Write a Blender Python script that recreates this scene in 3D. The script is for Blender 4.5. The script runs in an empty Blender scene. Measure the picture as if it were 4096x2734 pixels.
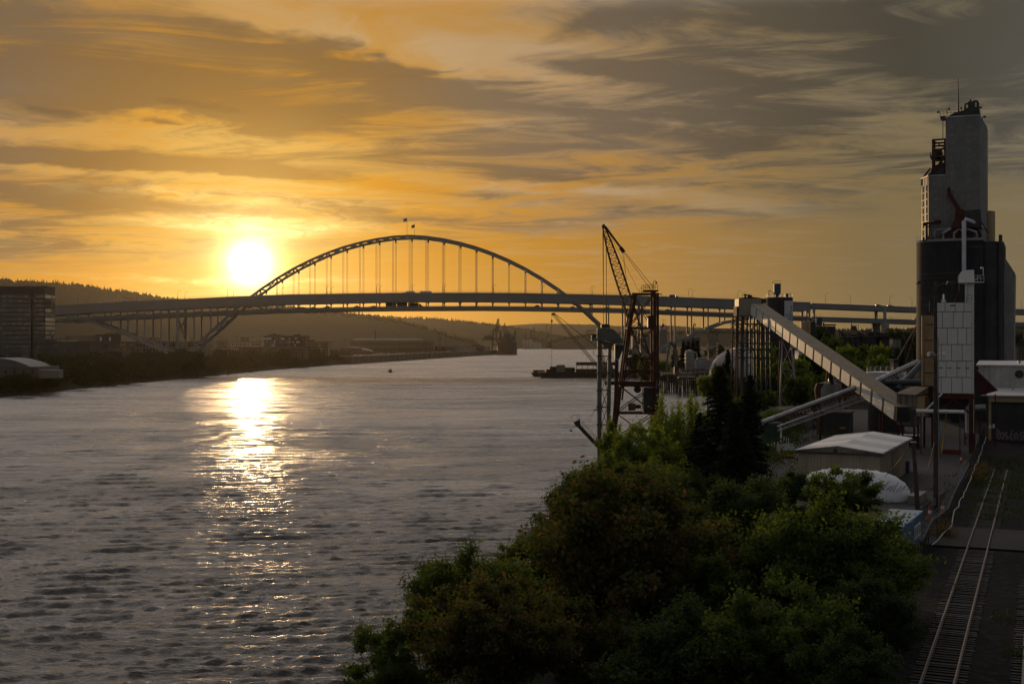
import bpy, math, random
import numpy as np
from mathutils import Vector, Matrix, Quaternion, Euler

random.seed(11)
RNG = np.random.default_rng(11)
SC = bpy.context.scene
COL = SC.collection
# ----------------------------------------------------------------- camera
FPX, CX, CY, CAMH = 4892.0, 2048.0, 1367.0, 27.0     # metres above the river (z = 0)
cam_d = bpy.data.cameras.new('camera')
cam_d.sensor_width = 36.0
cam_d.lens = 36.0 * FPX / 4096.0
cam_d.clip_start = 0.5
cam_d.clip_end = 40000.0
cam = bpy.data.objects.new('camera', cam_d)
cam.location = (0, 0, CAMH)
cam.rotation_euler = (math.radians(90), 0, 0)
COL.objects.link(cam)
SC.camera = cam
SUN = Vector((-0.2140, 1.0, 0.0644)).normalized()
SUN_EL = math.asin(SUN.z)
SUN_AZ = math.atan2(SUN.x, SUN.y)
# ----------------------------------------------------------------- world
W = bpy.data.worlds.new('World')
SC.world = W
W.use_nodes = True
NT = W.node_tree
NT.nodes.clear()


class E:
    """a node socket with arithmetic, for building node graphs as formulas"""
    nt = None

    def __init__(self, s):
        self.s = s

    @staticmethod
    def m(op, *a, clamp=False):
        n = E.nt.nodes.new('ShaderNodeMath')
        n.operation = op
        n.use_clamp = clamp
        for i, x in enumerate(a):
            if isinstance(x, E):
                E.nt.links.new(x.s, n.inputs[i])
            else:
                n.inputs[i].default_value = x
        return E(n.outputs[0])

    def __add__(s, o): return E.m('ADD', s, o)
    __radd__ = __add__
    def __mul__(s, o): return E.m('MULTIPLY', s, o)
    __rmul__ = __mul__
    def __sub__(s, o): return E.m('SUBTRACT', s, o)
    def __rsub__(s, o): return E.m('SUBTRACT', o, s)
    def __truediv__(s, o): return E.m('DIVIDE', s, o)
    def __neg__(s): return E.m('MULTIPLY', s, -1.0)


def smooth(x, a, b):
    n = E.nt.nodes.new('ShaderNodeMapRange')
    n.interpolation_type = 'SMOOTHSTEP'
    E.nt.links.new(x.s, n.inputs[0])
    n.inputs[1].default_value = a
    n.inputs[2].default_value = b
    return E(n.outputs[0])


def comb(x, y, z=0.0):
    n = E.nt.nodes.new('ShaderNodeCombineXYZ')
    for i, v in enumerate((x, y, z)):
        if isinstance(v, E):
            E.nt.links.new(v.s, n.inputs[i])
        else:
            n.inputs[i].default_value = v
    return E(n.outputs[0])


def nz(vec, scale, detail=4.0, rough=0.55, dist=0.0, lac=2.0, color=False, dim='2D'):
    n = E.nt.nodes.new('ShaderNodeTexNoise')
    if vec is not None:
        E.nt.links.new(vec.s, n.inputs['Vector'])
    n.noise_dimensions = dim
    n.inputs['Scale'].default_value = scale
    n.inputs['Detail'].default_value = detail
    n.inputs['Roughness'].default_value = rough
    n.inputs['Distortion'].default_value = dist
    n.inputs['Lacunarity'].default_value = lac
    return E(n.outputs['Color' if color else 'Fac'])


def ramp(x, stops, interp='LINEAR'):
    n = E.nt.nodes.new('ShaderNodeValToRGB')
    cr = n.color_ramp
    cr.interpolation = interp
    while len(cr.elements) < len(stops):
        cr.elements.new(0.5)
    for e, (p, c) in zip(cr.elements, stops):
        e.position = p
        e.color = (c[0], c[1], c[2], 1.0)
    E.nt.links.new(x.s, n.inputs[0])
    return E(n.outputs[0])


def mixc(f, a, b, mode='MIX'):
    n = E.nt.nodes.new('ShaderNodeMix')
    n.data_type = 'RGBA'
    n.blend_type = mode
    n.clamp_factor = True
    for i, v in ((0, f), (6, a), (7, b)):
        if isinstance(v, E):
            E.nt.links.new(v.s, n.inputs[i])
        elif i == 0:
            n.inputs[0].default_value = v
        else:
            n.inputs[i].default_value = (v[0], v[1], v[2], 1.0)
    return E(n.outputs[2])


E.nt = NT
_tc = NT.nodes.new('ShaderNodeTexCoord')
DIR = E(_tc.outputs['Generated'])
_sep = NT.nodes.new('ShaderNodeSeparateXYZ')
NT.links.new(DIR.s, _sep.inputs[0])
dx, dy, dz = (E(o) for o in _sep.outputs)
DEG = 180.0 / math.pi
az = E.m('ARCTAN2', dx, dy) * DEG
el = E.m('ARCSINE', dz) * DEG
_dot = NT.nodes.new('ShaderNodeVectorMath')
_dot.operation = 'DOT_PRODUCT'
NT.links.new(DIR.s, _dot.inputs[0])
_dot.inputs[1].default_value = SUN
gam = E.m('ARCCOSINE', E.m('MINIMUM', E(_dot.outputs['Value']), 0.9999999)) * DEG
gam_n = gam / 180.0
# physical clear sky, seen through gaps and overhead
sky = NT.nodes.new('ShaderNodeTexSky')
sky.sky_type = 'NISHITA'
sky.sun_disc = False
sky.sun_elevation = SUN_EL
sky.sun_rotation = SUN_AZ
sky.air_density = 1.6
sky.dust_density = 4.0
sky.ozone_density = 1.5
NISH = E(sky.outputs[0])


def g(*stops):
    return [(a / 180.0, c) for a, c in stops]


# values below are ten times the radiance: the Background strength is 0.1
clear = ramp(gam_n, g((0, (9.0, 5.2, .55)), (3, (8.4, 4.1, .28)), (7, (6.8, 2.85, .05)), (12, (5.2, 2.3, .12)), (20, (3.6, 1.95, .50)),
                      (28, (2.1, 1.45, .60)), (45, (1.6, 1.45, 1.0)), (80, (1.8, 1.8, 1.75)), (180, (1.6, 1.7, 1.8))))
lit = ramp(gam_n, g((0, (10, 7.5, 3.0)), (4, (8.6, 5.0, 1.0)), (8, (6.2, 3.4, .80)), (13, (5.0, 3.2, 1.55)), (18, (4.2, 2.85, 1.55)),
                    (24, (3.0, 2.25, 1.30)), (31, (1.9, 1.6, 1.05)), (45, (2.4, 2.2, 1.9)), (80, (2.4, 2.4, 2.4)), (180, (2.0, 2.05, 2.1))))
dark = ramp(gam_n, g((0, (6, 3.5, .7)), (4, (4.2, 2.0, .3)), (8, (2.1, 1.12, .32)), (13, (1.40, .98, .60)), (18, (1.05, .82, .60)),
                     (24, (.62, .52, .39)), (31, (.36, .34, .27)), (45, (1.0, .98, .92)), (80, (1.7, 1.7, 1.7)), (180, (1.5, 1.55, 1.6))))
# cloud layer coordinates: the direction projected on a high level sheet
SEED_A, SEED_B = 17.9, 7.7
inv = E.m('MAXIMUM', dz, 0.0) + 0.045
qx, qy = dx / inv, dy / inv
warp = nz(comb(qx * .45, qy * 1.0), 1.0, 2.0, 0.6)
wx_, wy_ = qx * .62 + warp * .9, qy + warp * .8
n_big = nz(comb(wx_ + SEED_B, wy_), .55, 4.0, 0.58)
n_mid = nz(comb(qx * .95 + warp * 1.3 + SEED_A, qy * 1.35 + warp * 1.3 + qx * .25), 1.15, 6.0, 0.66, .5)
n_fine = nz(comb(qx * 1.2 + warp * 1.4, qy * 2.0 + warp * 2.0 + qx * .5), 1.7, 6.0, 0.72, .4)
# az / el with a wobble, for placing the cloud banks
wob = nz(comb(az * .11, el * .36), 1.0, 4.0, 0.62) - .5
wob2 = nz(comb(az * .11 + 7.0, el * .36), 1.0, 3.0, 0.62) - .5
AE_S = comb(az + wob2 * 5.0, el + wob * 3.4)
AE_F = comb(az + wob2 * 2.0, el + wob * 1.2)


def PXA(x): return math.degrees(math.atan((x - CX) / FPX))
def PXE(x, y): return math.degrees(math.atan((CY - y) / FPX * math.cos(math.radians(PXA(x)))))


def blobs(items):
    """sum of soft cloud banks, each centred on a direction (x, y), half widths wx, wy in 1/4892 rad, tilt, weight, crisp"""
    t = None
    kd = math.degrees(1 / FPX)
    for x, y, wx, wy, tilt, w, crisp in items:
        mp = NT.nodes.new('ShaderNodeMapping')
        mp.vector_type = 'TEXTURE'
        mp.inputs['Location'].default_value = (PXA(x), PXE(x, y), 0)
        mp.inputs['Rotation'].default_value = (0, 0, math.radians(-tilt))
        mp.inputs['Scale'].default_value = (wx * kd, wy * kd, 1)
        NT.links.new((AE_F if crisp else AE_S).s, mp.inputs[0])
        dp = NT.nodes.new('ShaderNodeVectorMath')
        dp.operation = 'DOT_PRODUCT'
        NT.links.new(mp.outputs[0], dp.inputs[0])
        NT.links.new(mp.outputs[0], dp.inputs[1])
        e = E.m('POWER', math.exp(-1), E(dp.outputs['Value']))
        t = e * w if t is None else E.m('MULTIPLY_ADD', e, w, t)
    return t


darks = blobs([(620, 350, 560, 120, 3, .8, 0), (1450, 270, 620, 85, 9, .95, 0),
               (2560, 290, 520, 30, 6.5, 1.0, 1), (480, 655, 900, 36, 3, 1.0, 1),
               (260, 790, 560, 34, 5, .8, 1),
               (2180, 715, 330, 26, 5, .8, 1), (4050, 90, 330, 120, -12, .9, 0), (3350, 120, 480, 60, 12, .25, 0),
               (2480, 60, 420, 55, -20, .45, 0), (2850, 560, 460, 55, 5, .5, 0), (120, 120, 380, 130, 12, .4, 0), (3500, 880, 800, 80, 2, .35, 0)])
lights = blobs([(1250, 90, 560, 80, 12, .8, 0), (1980, 190, 380, 80, 14, 1.0, 0), (2250, 450, 520, 80, 6, .6, 0), (900, 560, 900, 70, 2, .5, 0),
                (1000, 900, 420, 26, 1, 1.5, 1), (800, 725, 900, 22, 3, .9, 1), (2500, 780, 900, 30, 5, .8, 1)])
edge_h = el - az * .075 + wob * 1.6
low_edge = smooth(edge_h, 4.2, 5.8)
cover = E.m('MULTIPLY', low_edge, smooth(n_big * .55 + n_mid * .40 + n_fine * .25 + lights * .16, .44, .76), clamp=True)
streaks = smooth(n_fine, .46, .72) * smooth(el, 0.6, 4.0) * .42
col = mixc(E.m('ADD', cover * .9, streaks, clamp=True), clear, lit)
dk = E.m('MULTIPLY', smooth(n_mid * .80 + n_big * .42 + n_fine * .40 - lights * .24 + darks * .34, .68, .95), low_edge, clamp=True)
col = mixc(E.m('MULTIPLY', dk, .82, clamp=True), col, dark)
# small ragged clouds in front of the sheet, dark and bright
wn = nz(comb(az * .8, el * 3.6), .9, 5.0, .68, .5)
wm = blobs([(800, 430, 240, 26, 3, 1.0, 1), (610, 490, 150, 22, 2, 1.0, 1), (190, 425, 150, 24, 6, 1.0, 1)])
col = mixc(E.m('MULTIPLY', smooth(wm * .62 + wn * .62, .62, .98), .8, clamp=True), col, dark)
wl = blobs([(1950, 505, 300, 24, 5, 1.0, 1), (2350, 905, 380, 16, 3, .9, 1), (2680, 990, 260, 14, 3, .9, 1),
            (400, 890, 600, 16, 2, .9, 1), (600, 1120, 800, 14, 2, .9, 1)])
col = mixc(E.m('MULTIPLY', smooth(wl * .6 + wn * .6, .62, 1.0), .55, clamp=True), col, lit)
# above the view, cloud brightened to lift water reflections; behind, plain sky
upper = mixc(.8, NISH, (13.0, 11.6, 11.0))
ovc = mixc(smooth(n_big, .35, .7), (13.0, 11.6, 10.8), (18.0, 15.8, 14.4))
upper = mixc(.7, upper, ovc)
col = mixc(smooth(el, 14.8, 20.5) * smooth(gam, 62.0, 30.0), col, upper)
col = mixc(smooth(gam, 45.0, 95.0) * smooth(el, 2.0, 24.0), col, (1.7, 1.7, 1.8))
# the sun's own glare in the thin cloud
glow = E.m('EXPONENT', -(gam / .42)) * 210.0 + E.m('EXPONENT', -(gam / 2.6)) * 3.2
gm = NT.nodes.new('ShaderNodeVectorMath')
gm.operation = 'SCALE'
gm.inputs[0].default_value = (1.0, .76, .34)
NT.links.new(glow.s, gm.inputs['Scale'])
col = mixc(1.0, col, E(gm.outputs[0]), 'ADD')
br = blobs([(1010, 905, 330, 20, 1, 1.0, 1), (1000, 868, 250, 12, 1, .8, 1), (1030, 940, 200, 14, 0, .6, 1), (830, 1112, 330, 13, 1, .55, 1), (1150, 1118, 260, 12, 1, .4, 1), (960, 800, 520, 26, 2, .35, 1)])
bs_ = NT.nodes.new('ShaderNodeVectorMath')
bs_.operation = 'SCALE'
bs_.inputs[0].default_value = (10.0, 7.4, 3.4)
NT.links.new((br * smooth(wn, .25, .75)).s, bs_.inputs['Scale'])
col = mixc(1.0, col, E(bs_.outputs[0]), 'ADD')
bg = NT.nodes.new('ShaderNodeBackground')
bg.inputs['Strength'].default_value = 0.10
NT.links.new(col.s, bg.inputs['Color'])
wo = NT.nodes.new('ShaderNodeOutputWorld')
NT.links.new(bg.outputs[0], wo.inputs['Surface'])
W.cycles.sampling_method = 'NONE'
# ----------------------------------------------------------------- sun
sun_d = bpy.data.lights.new('sun', 'SUN')
sun_d.energy = 1.5
sun_d.angle = math.radians(0.6)
sun_d.color = (1.0, .63, .29)
sun = bpy.data.objects.new('sun', sun_d)
sun.rotation_euler = Vector((0, 0, 1)).rotation_difference(SUN).to_euler()
sun.location = (0, 0, 400)
COL.objects.link(sun)
# ----------------------------------------------------------------- exposure and sampling
SC.view_settings.view_transform = 'Standard'
SC.view_settings.look = 'None'
SC.view_settings.exposure = 0.0
SC.view_settings.gamma = 1.0
SC.view_settings.use_curve_mapping = False
SC.render.engine = 'CYCLES'
cy = SC.cycles
cy.use_denoising = True
cy.denoiser = 'OPENIMAGEDENOISE'
cy.max_bounces = 6
cy.diffuse_bounces = 2
cy.glossy_bounces = 3
cy.transmission_bounces = 3
cy.volume_bounces = 0
cy.transparent_max_bounces = 8
cy.sample_clamp_indirect = 4.0
cy.sample_clamp_direct = 500.0
cy.caustics_reflective = False
cy.caustics_refractive = False
SC.render.use_persistent_data = False
# ================================================================= tools
def P(px, py, Y):
    """the point at distance Y seen at (px, py) of the 4096 px photograph"""
    return Vector(((px - CX) / FPX * Y, Y, CAMH - (py - CY) / FPX * Y))


def G(px, py, z=0.0):
    """the point at height z seen at (px, py)"""
    return P(px, py, (CAMH - z) * FPX / (py - CY))


class MB:
    """collects shapes as one mesh"""

    def __init__(s):
        s.v, s.f, s.mi, s.cur = [], [], [], 0

    def add(s, vs, fs):
        o = len(s.v)
        s.v.extend([tuple(v) for v in vs])
        for f in fs:
            s.f.append(tuple(i + o for i in f))
            s.mi.append(s.cur)
        return s

    def box(s, c, d, rz=0.0):
        x, y, z = d[0] / 2, d[1] / 2, d[2] / 2
        cs, sn = math.cos(rz), math.sin(rz)
        vs = []
        for a, b, e in ((-x, -y, -z), (x, -y, -z), (x, y, -z), (-x, y, -z), (-x, -y, z), (x, -y, z), (x, y, z), (-x, y, z)):
            vs.append((c[0] + a * cs - b * sn, c[1] + a * sn + b * cs, c[2] + e))
        return s.add(vs, ((0, 3, 2, 1), (4, 5, 6, 7), (0, 1, 5, 4), (1, 2, 6, 5), (2, 3, 7, 6), (3, 0, 4, 7)))

    def span(s, x0, x1, y0, y1, z0, z1):
        return s.box(((x0 + x1) / 2, (y0 + y1) / 2, (z0 + z1) / 2), (x1 - x0, y1 - y0, z1 - z0))

    def hexa(s, pts):
        """eight corners: bottom loop then top loop"""
        return s.add(pts, ((0, 3, 2, 1), (4, 5, 6, 7), (0, 1, 5, 4), (1, 2, 6, 5), (2, 3, 7, 6), (3, 0, 4, 7)))

    def beam(s, a, b, w, h=None, up=(0, 0, 1)):
        a, b = Vector(a), Vector(b)
        h = w if h is None else h
        d = b - a
        if d.length < 1e-6:
            return s
        d.normalize()
        u = Vector(up)
        if abs(d.dot(u)) > .97:
            u = Vector((0, 1, 0)) if abs(d.y) < .9 else Vector((1, 0, 0))
        r = d.cross(u).normalized()
        t = r.cross(d).normalized()
        r, t = r * (w / 2), t * (h / 2)
        return s.hexa([a - r - t, a + r - t, b + r - t, b - r - t, a - r + t, a + r + t, b + r + t, b - r + t])

    def tube(s, pts, r, n=8, caps=True):
        pts = [Vector(p) for p in pts]
        rs = r if isinstance(r, (list, tuple)) else [r] * len(pts)
        rings = []
        up = Vector((0, 0, 1))
        for i, p in enumerate(pts):
            d = (pts[min(i + 1, len(pts) - 1)] - pts[max(i - 1, 0)])
            d.normalize()
            u = up if abs(d.dot(up)) < .95 else Vector((0, 1, 0))
            a = d.cross(u).normalized()
            b = d.cross(a).normalized()
            rings.append([p + a * (rs[i] * math.cos(2 * math.pi * k / n)) + b * (rs[i] * math.sin(2 * math.pi * k / n)) for k in range(n)])
        vs = [v for rg in rings for v in rg]
        fs = []
        for i in range(len(pts) - 1):
            for k in range(n):
                k2 = (k + 1) % n
                fs.append((i * n + k, (i + 1) * n + k, (i + 1) * n + k2, i * n + k2))
        if caps:
            fs.append(tuple(range(n)))
            fs.append(tuple(reversed(range((len(pts) - 1) * n, len(pts) * n))))
        return s.add(vs, fs)

    def cyl(s, c, r, z0, z1, n=16, r2=None):
        return s.lathe(c, [(r, z0), (r if r2 is None else r2, z1)], n)

    def lathe(s, c, prof, n=20, a0=0.0, a1=2 * math.pi):
        vs, fs = [], []
        full = abs(a1 - a0 - 2 * math.pi) < 1e-6
        m = n if full else n + 1
        for r, z in prof:
            for k in range(m):
                a = a0 + (a1 - a0) * k / n
                vs.append((c[0] + r * math.cos(a), c[1] + r * math.sin(a), z))
        for i in range(len(prof) - 1):
            for k in range(n):
                k2 = (k + 1) % m
                fs.append((i * m + k, i * m + k2, (i + 1) * m + k2, (i + 1) * m + k))
        if full:
            fs.append(tuple(reversed(range(m))))
            fs.append(tuple(range((len(prof) - 1) * m, len(prof) * m)))
        return s.add(vs, fs)

    def prism(s, poly, z0, z1):
        """poly: (x, y) counter-clockwise"""
        n = len(poly)
        vs = [(x, y, z0) for x, y in poly] + [(x, y, z1) for x, y in poly]
        fs = [tuple(reversed(range(n))), tuple(range(n, 2 * n))]
        fs += [(i, (i + 1) % n, n + (i + 1) % n, n + i) for i in range(n)]
        return s.add(vs, fs)

    def extrude(s, poly, off):
        """poly: 3D loop, pushed by the vector off"""
        n = len(poly)
        off = Vector(off)
        vs = [Vector(p) for p in poly] + [Vector(p) + off for p in poly]
        fs = [tuple(reversed(range(n))), tuple(range(n, 2 * n))]
        fs += [(i, (i + 1) % n, n + (i + 1) % n, n + i) for i in range(n)]
        return s.add(vs, fs)

    def mesh(s, name, mats=(), smooth_shade=False):
        me = bpy.data.meshes.new(name)
        me.from_pydata(s.v, [], s.f)
        for m in (mats if isinstance(mats, (list, tuple)) else [mats]):
            me.materials.append(m)
        if max(s.mi, default=0) > 0:
            me.polygons.foreach_set('material_index', s.mi)
        if smooth_shade:
            me.polygons.foreach_set('use_smooth', [True] * len(s.f))
            me.set_sharp_from_angle(angle=math.radians(40))
        me.update()
        return me

    def build(s, name, mats, parent=None, smooth_shade=False, loc=None, world=False):
        """world: the shapes were given in world space, bring them into the parent's"""
        if world and parent is not None:
            mi = root_matrix(parent).inverted()
            s.v = [tuple(mi @ Vector(v)) for v in s.v]
        return link(name, s.mesh(name, mats, smooth_shade), parent, loc)


def root_matrix(o):
    m = Matrix.LocRotScale(o.location, o.rotation_euler, o.scale)
    while o.parent:
        o = o.parent
        m = Matrix.LocRotScale(o.location, o.rotation_euler, o.scale) @ m
    return m


def link(name, data, parent=None, loc=None, rz=0.0):
    o = bpy.data.objects.new(name, data)
    COL.objects.link(o)
    if loc is not None:
        o.location = loc
    if rz:
        o.rotation_euler = (0, 0, rz)
    if parent is not None:
        o.parent = parent
    return o


def tag(o, label, cat, group=None):
    o['label'] = label
    o['category'] = cat
    if group:
        o['group'] = group
    return o


def thing(name, label, cat, loc, rz=0.0, group=None):
    o = bpy.data.objects.new(name, None)
    o.empty_display_size = .5
    COL.objects.link(o)
    o.location = loc
    o.rotation_euler = (0, 0, rz)
    return tag(o, label, cat, group)


def struct(o):
    o['kind'] = 'structure'
    return o


def stuff(o, label=None, cat=None):
    o['kind'] = 'stuff'
    if label:
        o['label'] = label
        o['category'] = cat
    return o


def copy_thing(root, loc, rz=None, label=None, group=None, scale=None):
    kids = {}
    for c in bpy.data.objects:
        pass
    r = root.copy()
    COL.objects.link(r)
    r.location = loc
    if rz is not None:
        r.rotation_euler = (0, 0, rz)
    if scale is not None:
        r.scale = scale if isinstance(scale, (tuple, list)) else (scale,) * 3
    if label:
        r['label'] = label
    if group:
        r['group'] = group
    for ch in KIDS.get(root.name, ()):
        c = ch.copy()
        COL.objects.link(c)
        c.parent = r
    return r


KIDS = {}
ORD = ('first second third fourth fifth sixth seventh eighth ninth tenth eleventh twelfth thirteenth fourteenth fifteenth sixteenth seventeenth eighteenth nineteenth twentieth '
       'twenty-first twenty-second twenty-third twenty-fourth twenty-fifth twenty-sixth twenty-seventh twenty-eighth twenty-ninth thirtieth thirty-first thirty-second thirty-third thirty-fourth thirty-fifth thirty-sixth thirty-seventh thirty-eighth').split()


def number_labels(group, text):
    """things of one group told apart only by their order in the picture, from the left"""
    obs = [o for o in COL.objects if o.get('group') == group]
    obs.sort(key=lambda o: o.location.x / o.location.y)
    for i, o in enumerate(obs):
        if i < len(ORD):
            o['label'] = text % ORD[i]


def remember(root):
    KIDS[root.name] = [o for o in COL.objects if o.parent == root]
    return root


# ----------------------------------------------------------------- materials
MATS = {}


def mat(name, col, rough=.75, metal=0.0, var=.18, scale=.6, bump=0.0, streak=0.0, stain=None, spec=.4, bump_scale=None):
    """painted, weathered surface: uneven tone, optional vertical run-off streaks in a stain colour, fine relief"""
    if name in MATS:
        return MATS[name]
    m = bpy.data.materials.new(name)
    m.use_nodes = True
    nt = m.node_tree
    E.nt = nt
    b = nt.nodes['Principled BSDF']
    b.inputs['Roughness'].default_value = rough
    b.inputs['Metallic'].default_value = metal
    b.inputs['Specular IOR Level'].default_value = spec
    tc = nt.nodes.new('ShaderNodeTexCoord')
    ob = E(tc.outputs['Object'])
    if var > 0:
        n = nz(ob, scale, 5.0, .62, dim='3D')
        c = mixc(smooth(n, .3, .72), tuple(x * (1 - var) for x in col), tuple(min(1, x * (1 + var)) for x in col))
    else:
        c = None
    if streak > 0:
        mp = nt.nodes.new('ShaderNodeMapping')
        mp.inputs['Scale'].default_value = (1.6, 1.6, .10)
        nt.links.new(ob.s, mp.inputs[0])
        sn = nz(E(mp.outputs[0]), 1.1, 5.0, .65, dim='3D')
        st = stain or tuple(x * .45 for x in col)
        c = mixc(smooth(sn, .52, .74) * streak, c if c else col, st)
    if c:
        nt.links.new(c.s, b.inputs['Base Color'])
    else:
        b.inputs['Base Color'].default_value = (*col, 1)
    if bump > 0:
        bn = nz(ob, bump_scale or scale * 8, 4.0, .6, dim='3D')
        bp = nt.nodes.new('ShaderNodeBump')
        bp.inputs['Strength'].default_value = 1.0
        bp.inputs['Distance'].default_value = bump
        nt.links.new(bn.s, bp.inputs['Height'])
        nt.links.new(bp.outputs[0], b.inputs['Normal'])
    MATS[name] = m
    return m


def corrugated(name, col, pitch, axis='X', depth=.04, rough=.55, stain=None, streak=.3, metal=0.0, var=.15):
    """ribbed sheet: the ribs run up the wall, the run-off stains follow them"""
    if name in MATS:
        return MATS[name]
    m = mat(name, col, rough, metal, var, .35, 0.0, streak, stain)
    nt = m.node_tree
    E.nt = nt
    b = nt.nodes['Principled BSDF']
    tc = nt.nodes.new('ShaderNodeTexCoord')
    sp = nt.nodes.new('ShaderNodeSeparateXYZ')
    nt.links.new(tc.outputs['Object'], sp.inputs[0])
    w = E.m('SINE', E(sp.outputs[axis]) * (2 * math.pi / pitch))
    bp = nt.nodes.new('ShaderNodeBump')
    bp.inputs['Strength'].default_value = 1.0
    bp.inputs['Distance'].default_value = depth
    nt.links.new(w.s, bp.inputs['Height'])
    nt.links.new(bp.outputs[0], b.inputs['Normal'])
    return m


def glass_mat(name, col=(.03, .035, .04), rough=.06):
    return mat(name, col, rough, 0.0, 0.0, spec=.9)


M_BRIDGE = mat('bridge_paint', (.20, .20, .195), .6, 0, .10, .05, 0, .25)
M_BRIDGE_D = mat('bridge_deck_concrete', (.22, .21, .20), .85, 0, .15, .08)
M_STEEL_D = mat('dark_steel', (.045, .042, .04), .6, .2, .25, .5)
M_STEEL_G = mat('galvanised_steel', (.32, .33, .34), .45, .5, .2, .6)
M_RUST = mat('rusty_red_steel', (.066, .017, .012), .8, .05, .45, .7, 0, .5, (.035, .014, .009))
M_RUST2 = mat('rust_brown_steel', (.075, .032, .018), .85, .05, .4, .7)
M_CRANEGREY = mat('weathered_grey_green_paint', (.115, .115, .095), .7, 0, .25, .5, 0, .6, (.07, .035, .018))
M_CONC = mat('grey_concrete', (.27, .26, .24), .9, 0, .2, .25, .01, .4)
M_CONC_D = mat('stained_concrete', (.062, .060, .058), .9, 0, .28, .12, .01, .55, (.03, .03, .03))
M_WHITE = mat('white_paint', (.70, .70, .68), .5, 0, .08, .5, 0, .25, (.45, .40, .33))
M_BLACK = mat('black_rubber', (.02, .02, .02), .8, 0, .1)
M_WOOD = mat('creosote_timber', (.06, .045, .035), .9, 0, .4, 1.2, 0, .4)
M_GLASS = glass_mat('window_glass')
# ================================================================= river and land
LSHORE = [(-400, -240), (100, -246), (400, -249), (592, -248), (742, -250), (937, -240), (1190, -231), (1500, -199), (2080, -126), (2668, -30), (3500, 0), (4600, 20), (6200, 60)]
RSHORE = [(-400, -14), (40, -12), (75, -9), (100, -5), (130, 4), (160, 11), (200, 22), (260, 38), (330, 52), (467, 78), (650, 106), (800, 104), (930, 104), (1000, 112), (1500, 190), (2500, 270), (3600, 330), (4400, 330), (4790, 250), (5000, 195), (6200, 230)]


def interp(tab, y):
    ys = [a for a, b in tab]
    return float(np.interp(y, ys, [b for a, b in tab]))


def shore_mesh(name, tab, side, prof, ys, material, jag):
    """a strip of land along a shore: prof = [(offset inland, height)]"""
    vs, fs = [], []
    m = len(prof)
    for i, y in enumerate(ys):
        x0 = interp(tab, y)
        for j, (o, z) in enumerate(prof):
            jx = jag * (math.sin(y * .11 + j * 1.7) + .6 * math.sin(y * .37 + j)) if o < 60 else 0
            jz = .35 * math.sin(y * .23 + j * 2.1) if 0 < z < 9.5 and o < 40 else 0
            vs.append((x0 + side * (o + jx * (o > -1)), y, z + jz))
    for i in range(len(ys) - 1):
        for j in range(m - 1):
            a, b, c, d = i * m + j, i * m + j + 1, (i + 1) * m + j + 1, (i + 1) * m + j
            fs.append((a, b, c, d) if side > 0 else (a, d, c, b))
    me = bpy.data.meshes.new(name)
    me.from_pydata(vs, [], fs)
    me.materials.append(material)
    me.polygons.foreach_set('use_smooth', [True] * len(fs))
    o = link(name, me)
    return struct(o)


def ground_mat(name, a, b, c, scale):
    m = bpy.data.materials.new(name)
    m.use_nodes = True
    nt = m.node_tree
    E.nt = nt
    bs = nt.nodes['Principled BSDF']
    bs.inputs['Roughness'].default_value = .95
    bs.inputs['Specular IOR Level'].default_value = .05
    ge = nt.nodes.new('ShaderNodeNewGeometry')
    pos = E(ge.outputs['Position'])
    n1 = nz(pos, scale, 6, .65, dim='3D')
    n2 = nz(pos, scale * 11, 4, .6, dim='3D')
    c1 = mixc(smooth(n1, .38, .62), a, b)
    c2 = mixc(smooth(n2, .45, .75) * .8, c1, c)
    nt.links.new(c2.s, bs.inputs['Base Color'])
    bp = nt.nodes.new('ShaderNodeBump')
    bp.inputs['Distance'].default_value = .08
    nt.links.new(n2.s, bp.inputs['Height'])
    nt.links.new(bp.outputs[0], bs.inputs['Normal'])
    return m


M_BANK = ground_mat('riverbank_earth', (.016, .018, .008), (.026, .023, .014), (.022, .026, .009), .05)
M_YARD = ground_mat('gravel_ballast_ground', (.010, .010, .0105), (.016, .0155, .015), (.034, .033, .032), .16)
YARD = 10.4
ysL = list(np.arange(-400, 1500, 12)) + list(np.arange(1500, 6201, 80))
shore_mesh('left_bank', LSHORE, -1, [(-8, -2.5), (0, 0.0), (5, 2.2), (12, 5.5), (20, 8.0), (60, 8.6), (400, 9), (1500, 14), (9000, 30)], ysL, M_BANK, 1.2)
shore_mesh('right_bank', RSHORE, 1, [(-8, -2.5), (0, 0.0), (4, 2.4), (9, 6.0), (15, 9.4), (21, YARD), (26, YARD), (120, YARD), (400, YARD + .5), (1500, 14), (9000, 40)], list(np.arange(-400, 700, 6)) + list(np.arange(700, 1500, 20)) + list(np.arange(1500, 6201, 80)), M_YARD, .8)
fg = MB()
fg.add([(-9000, 6190, 2.5), (9000, 6190, 2.5), (9000, 30000, 2.5), (-9000, 30000, 2.5)], [(0, 1, 2, 3)])
struct(fg.build('far_ground', M_BANK))

# --- water: one sheet, rows and columns closer together where the ripples can be told apart
M_WATER = bpy.data.materials.new('river_water')
M_WATER.use_nodes = True
_nt = M_WATER.node_tree
E.nt = _nt
_b = _nt.nodes['Principled BSDF']
_b.inputs['Base Color'].default_value = (.060, .055, .048, 1)
_b.inputs['Roughness'].default_value = .08
_b.inputs['IOR'].default_value = 1.333
_b.inputs['Specular IOR Level'].default_value = .9
_ge = _nt.nodes.new('ShaderNodeNewGeometry')


def mapped(scale, rot):
    mp = _nt.nodes.new('ShaderNodeMapping')
    mp.inputs['Scale'].default_value = scale
    mp.inputs['Rotation'].default_value = (0, 0, rot)
    _nt.links.new(_ge.outputs['Position'], mp.inputs[0])
    return E(mp.outputs[0])


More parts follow.
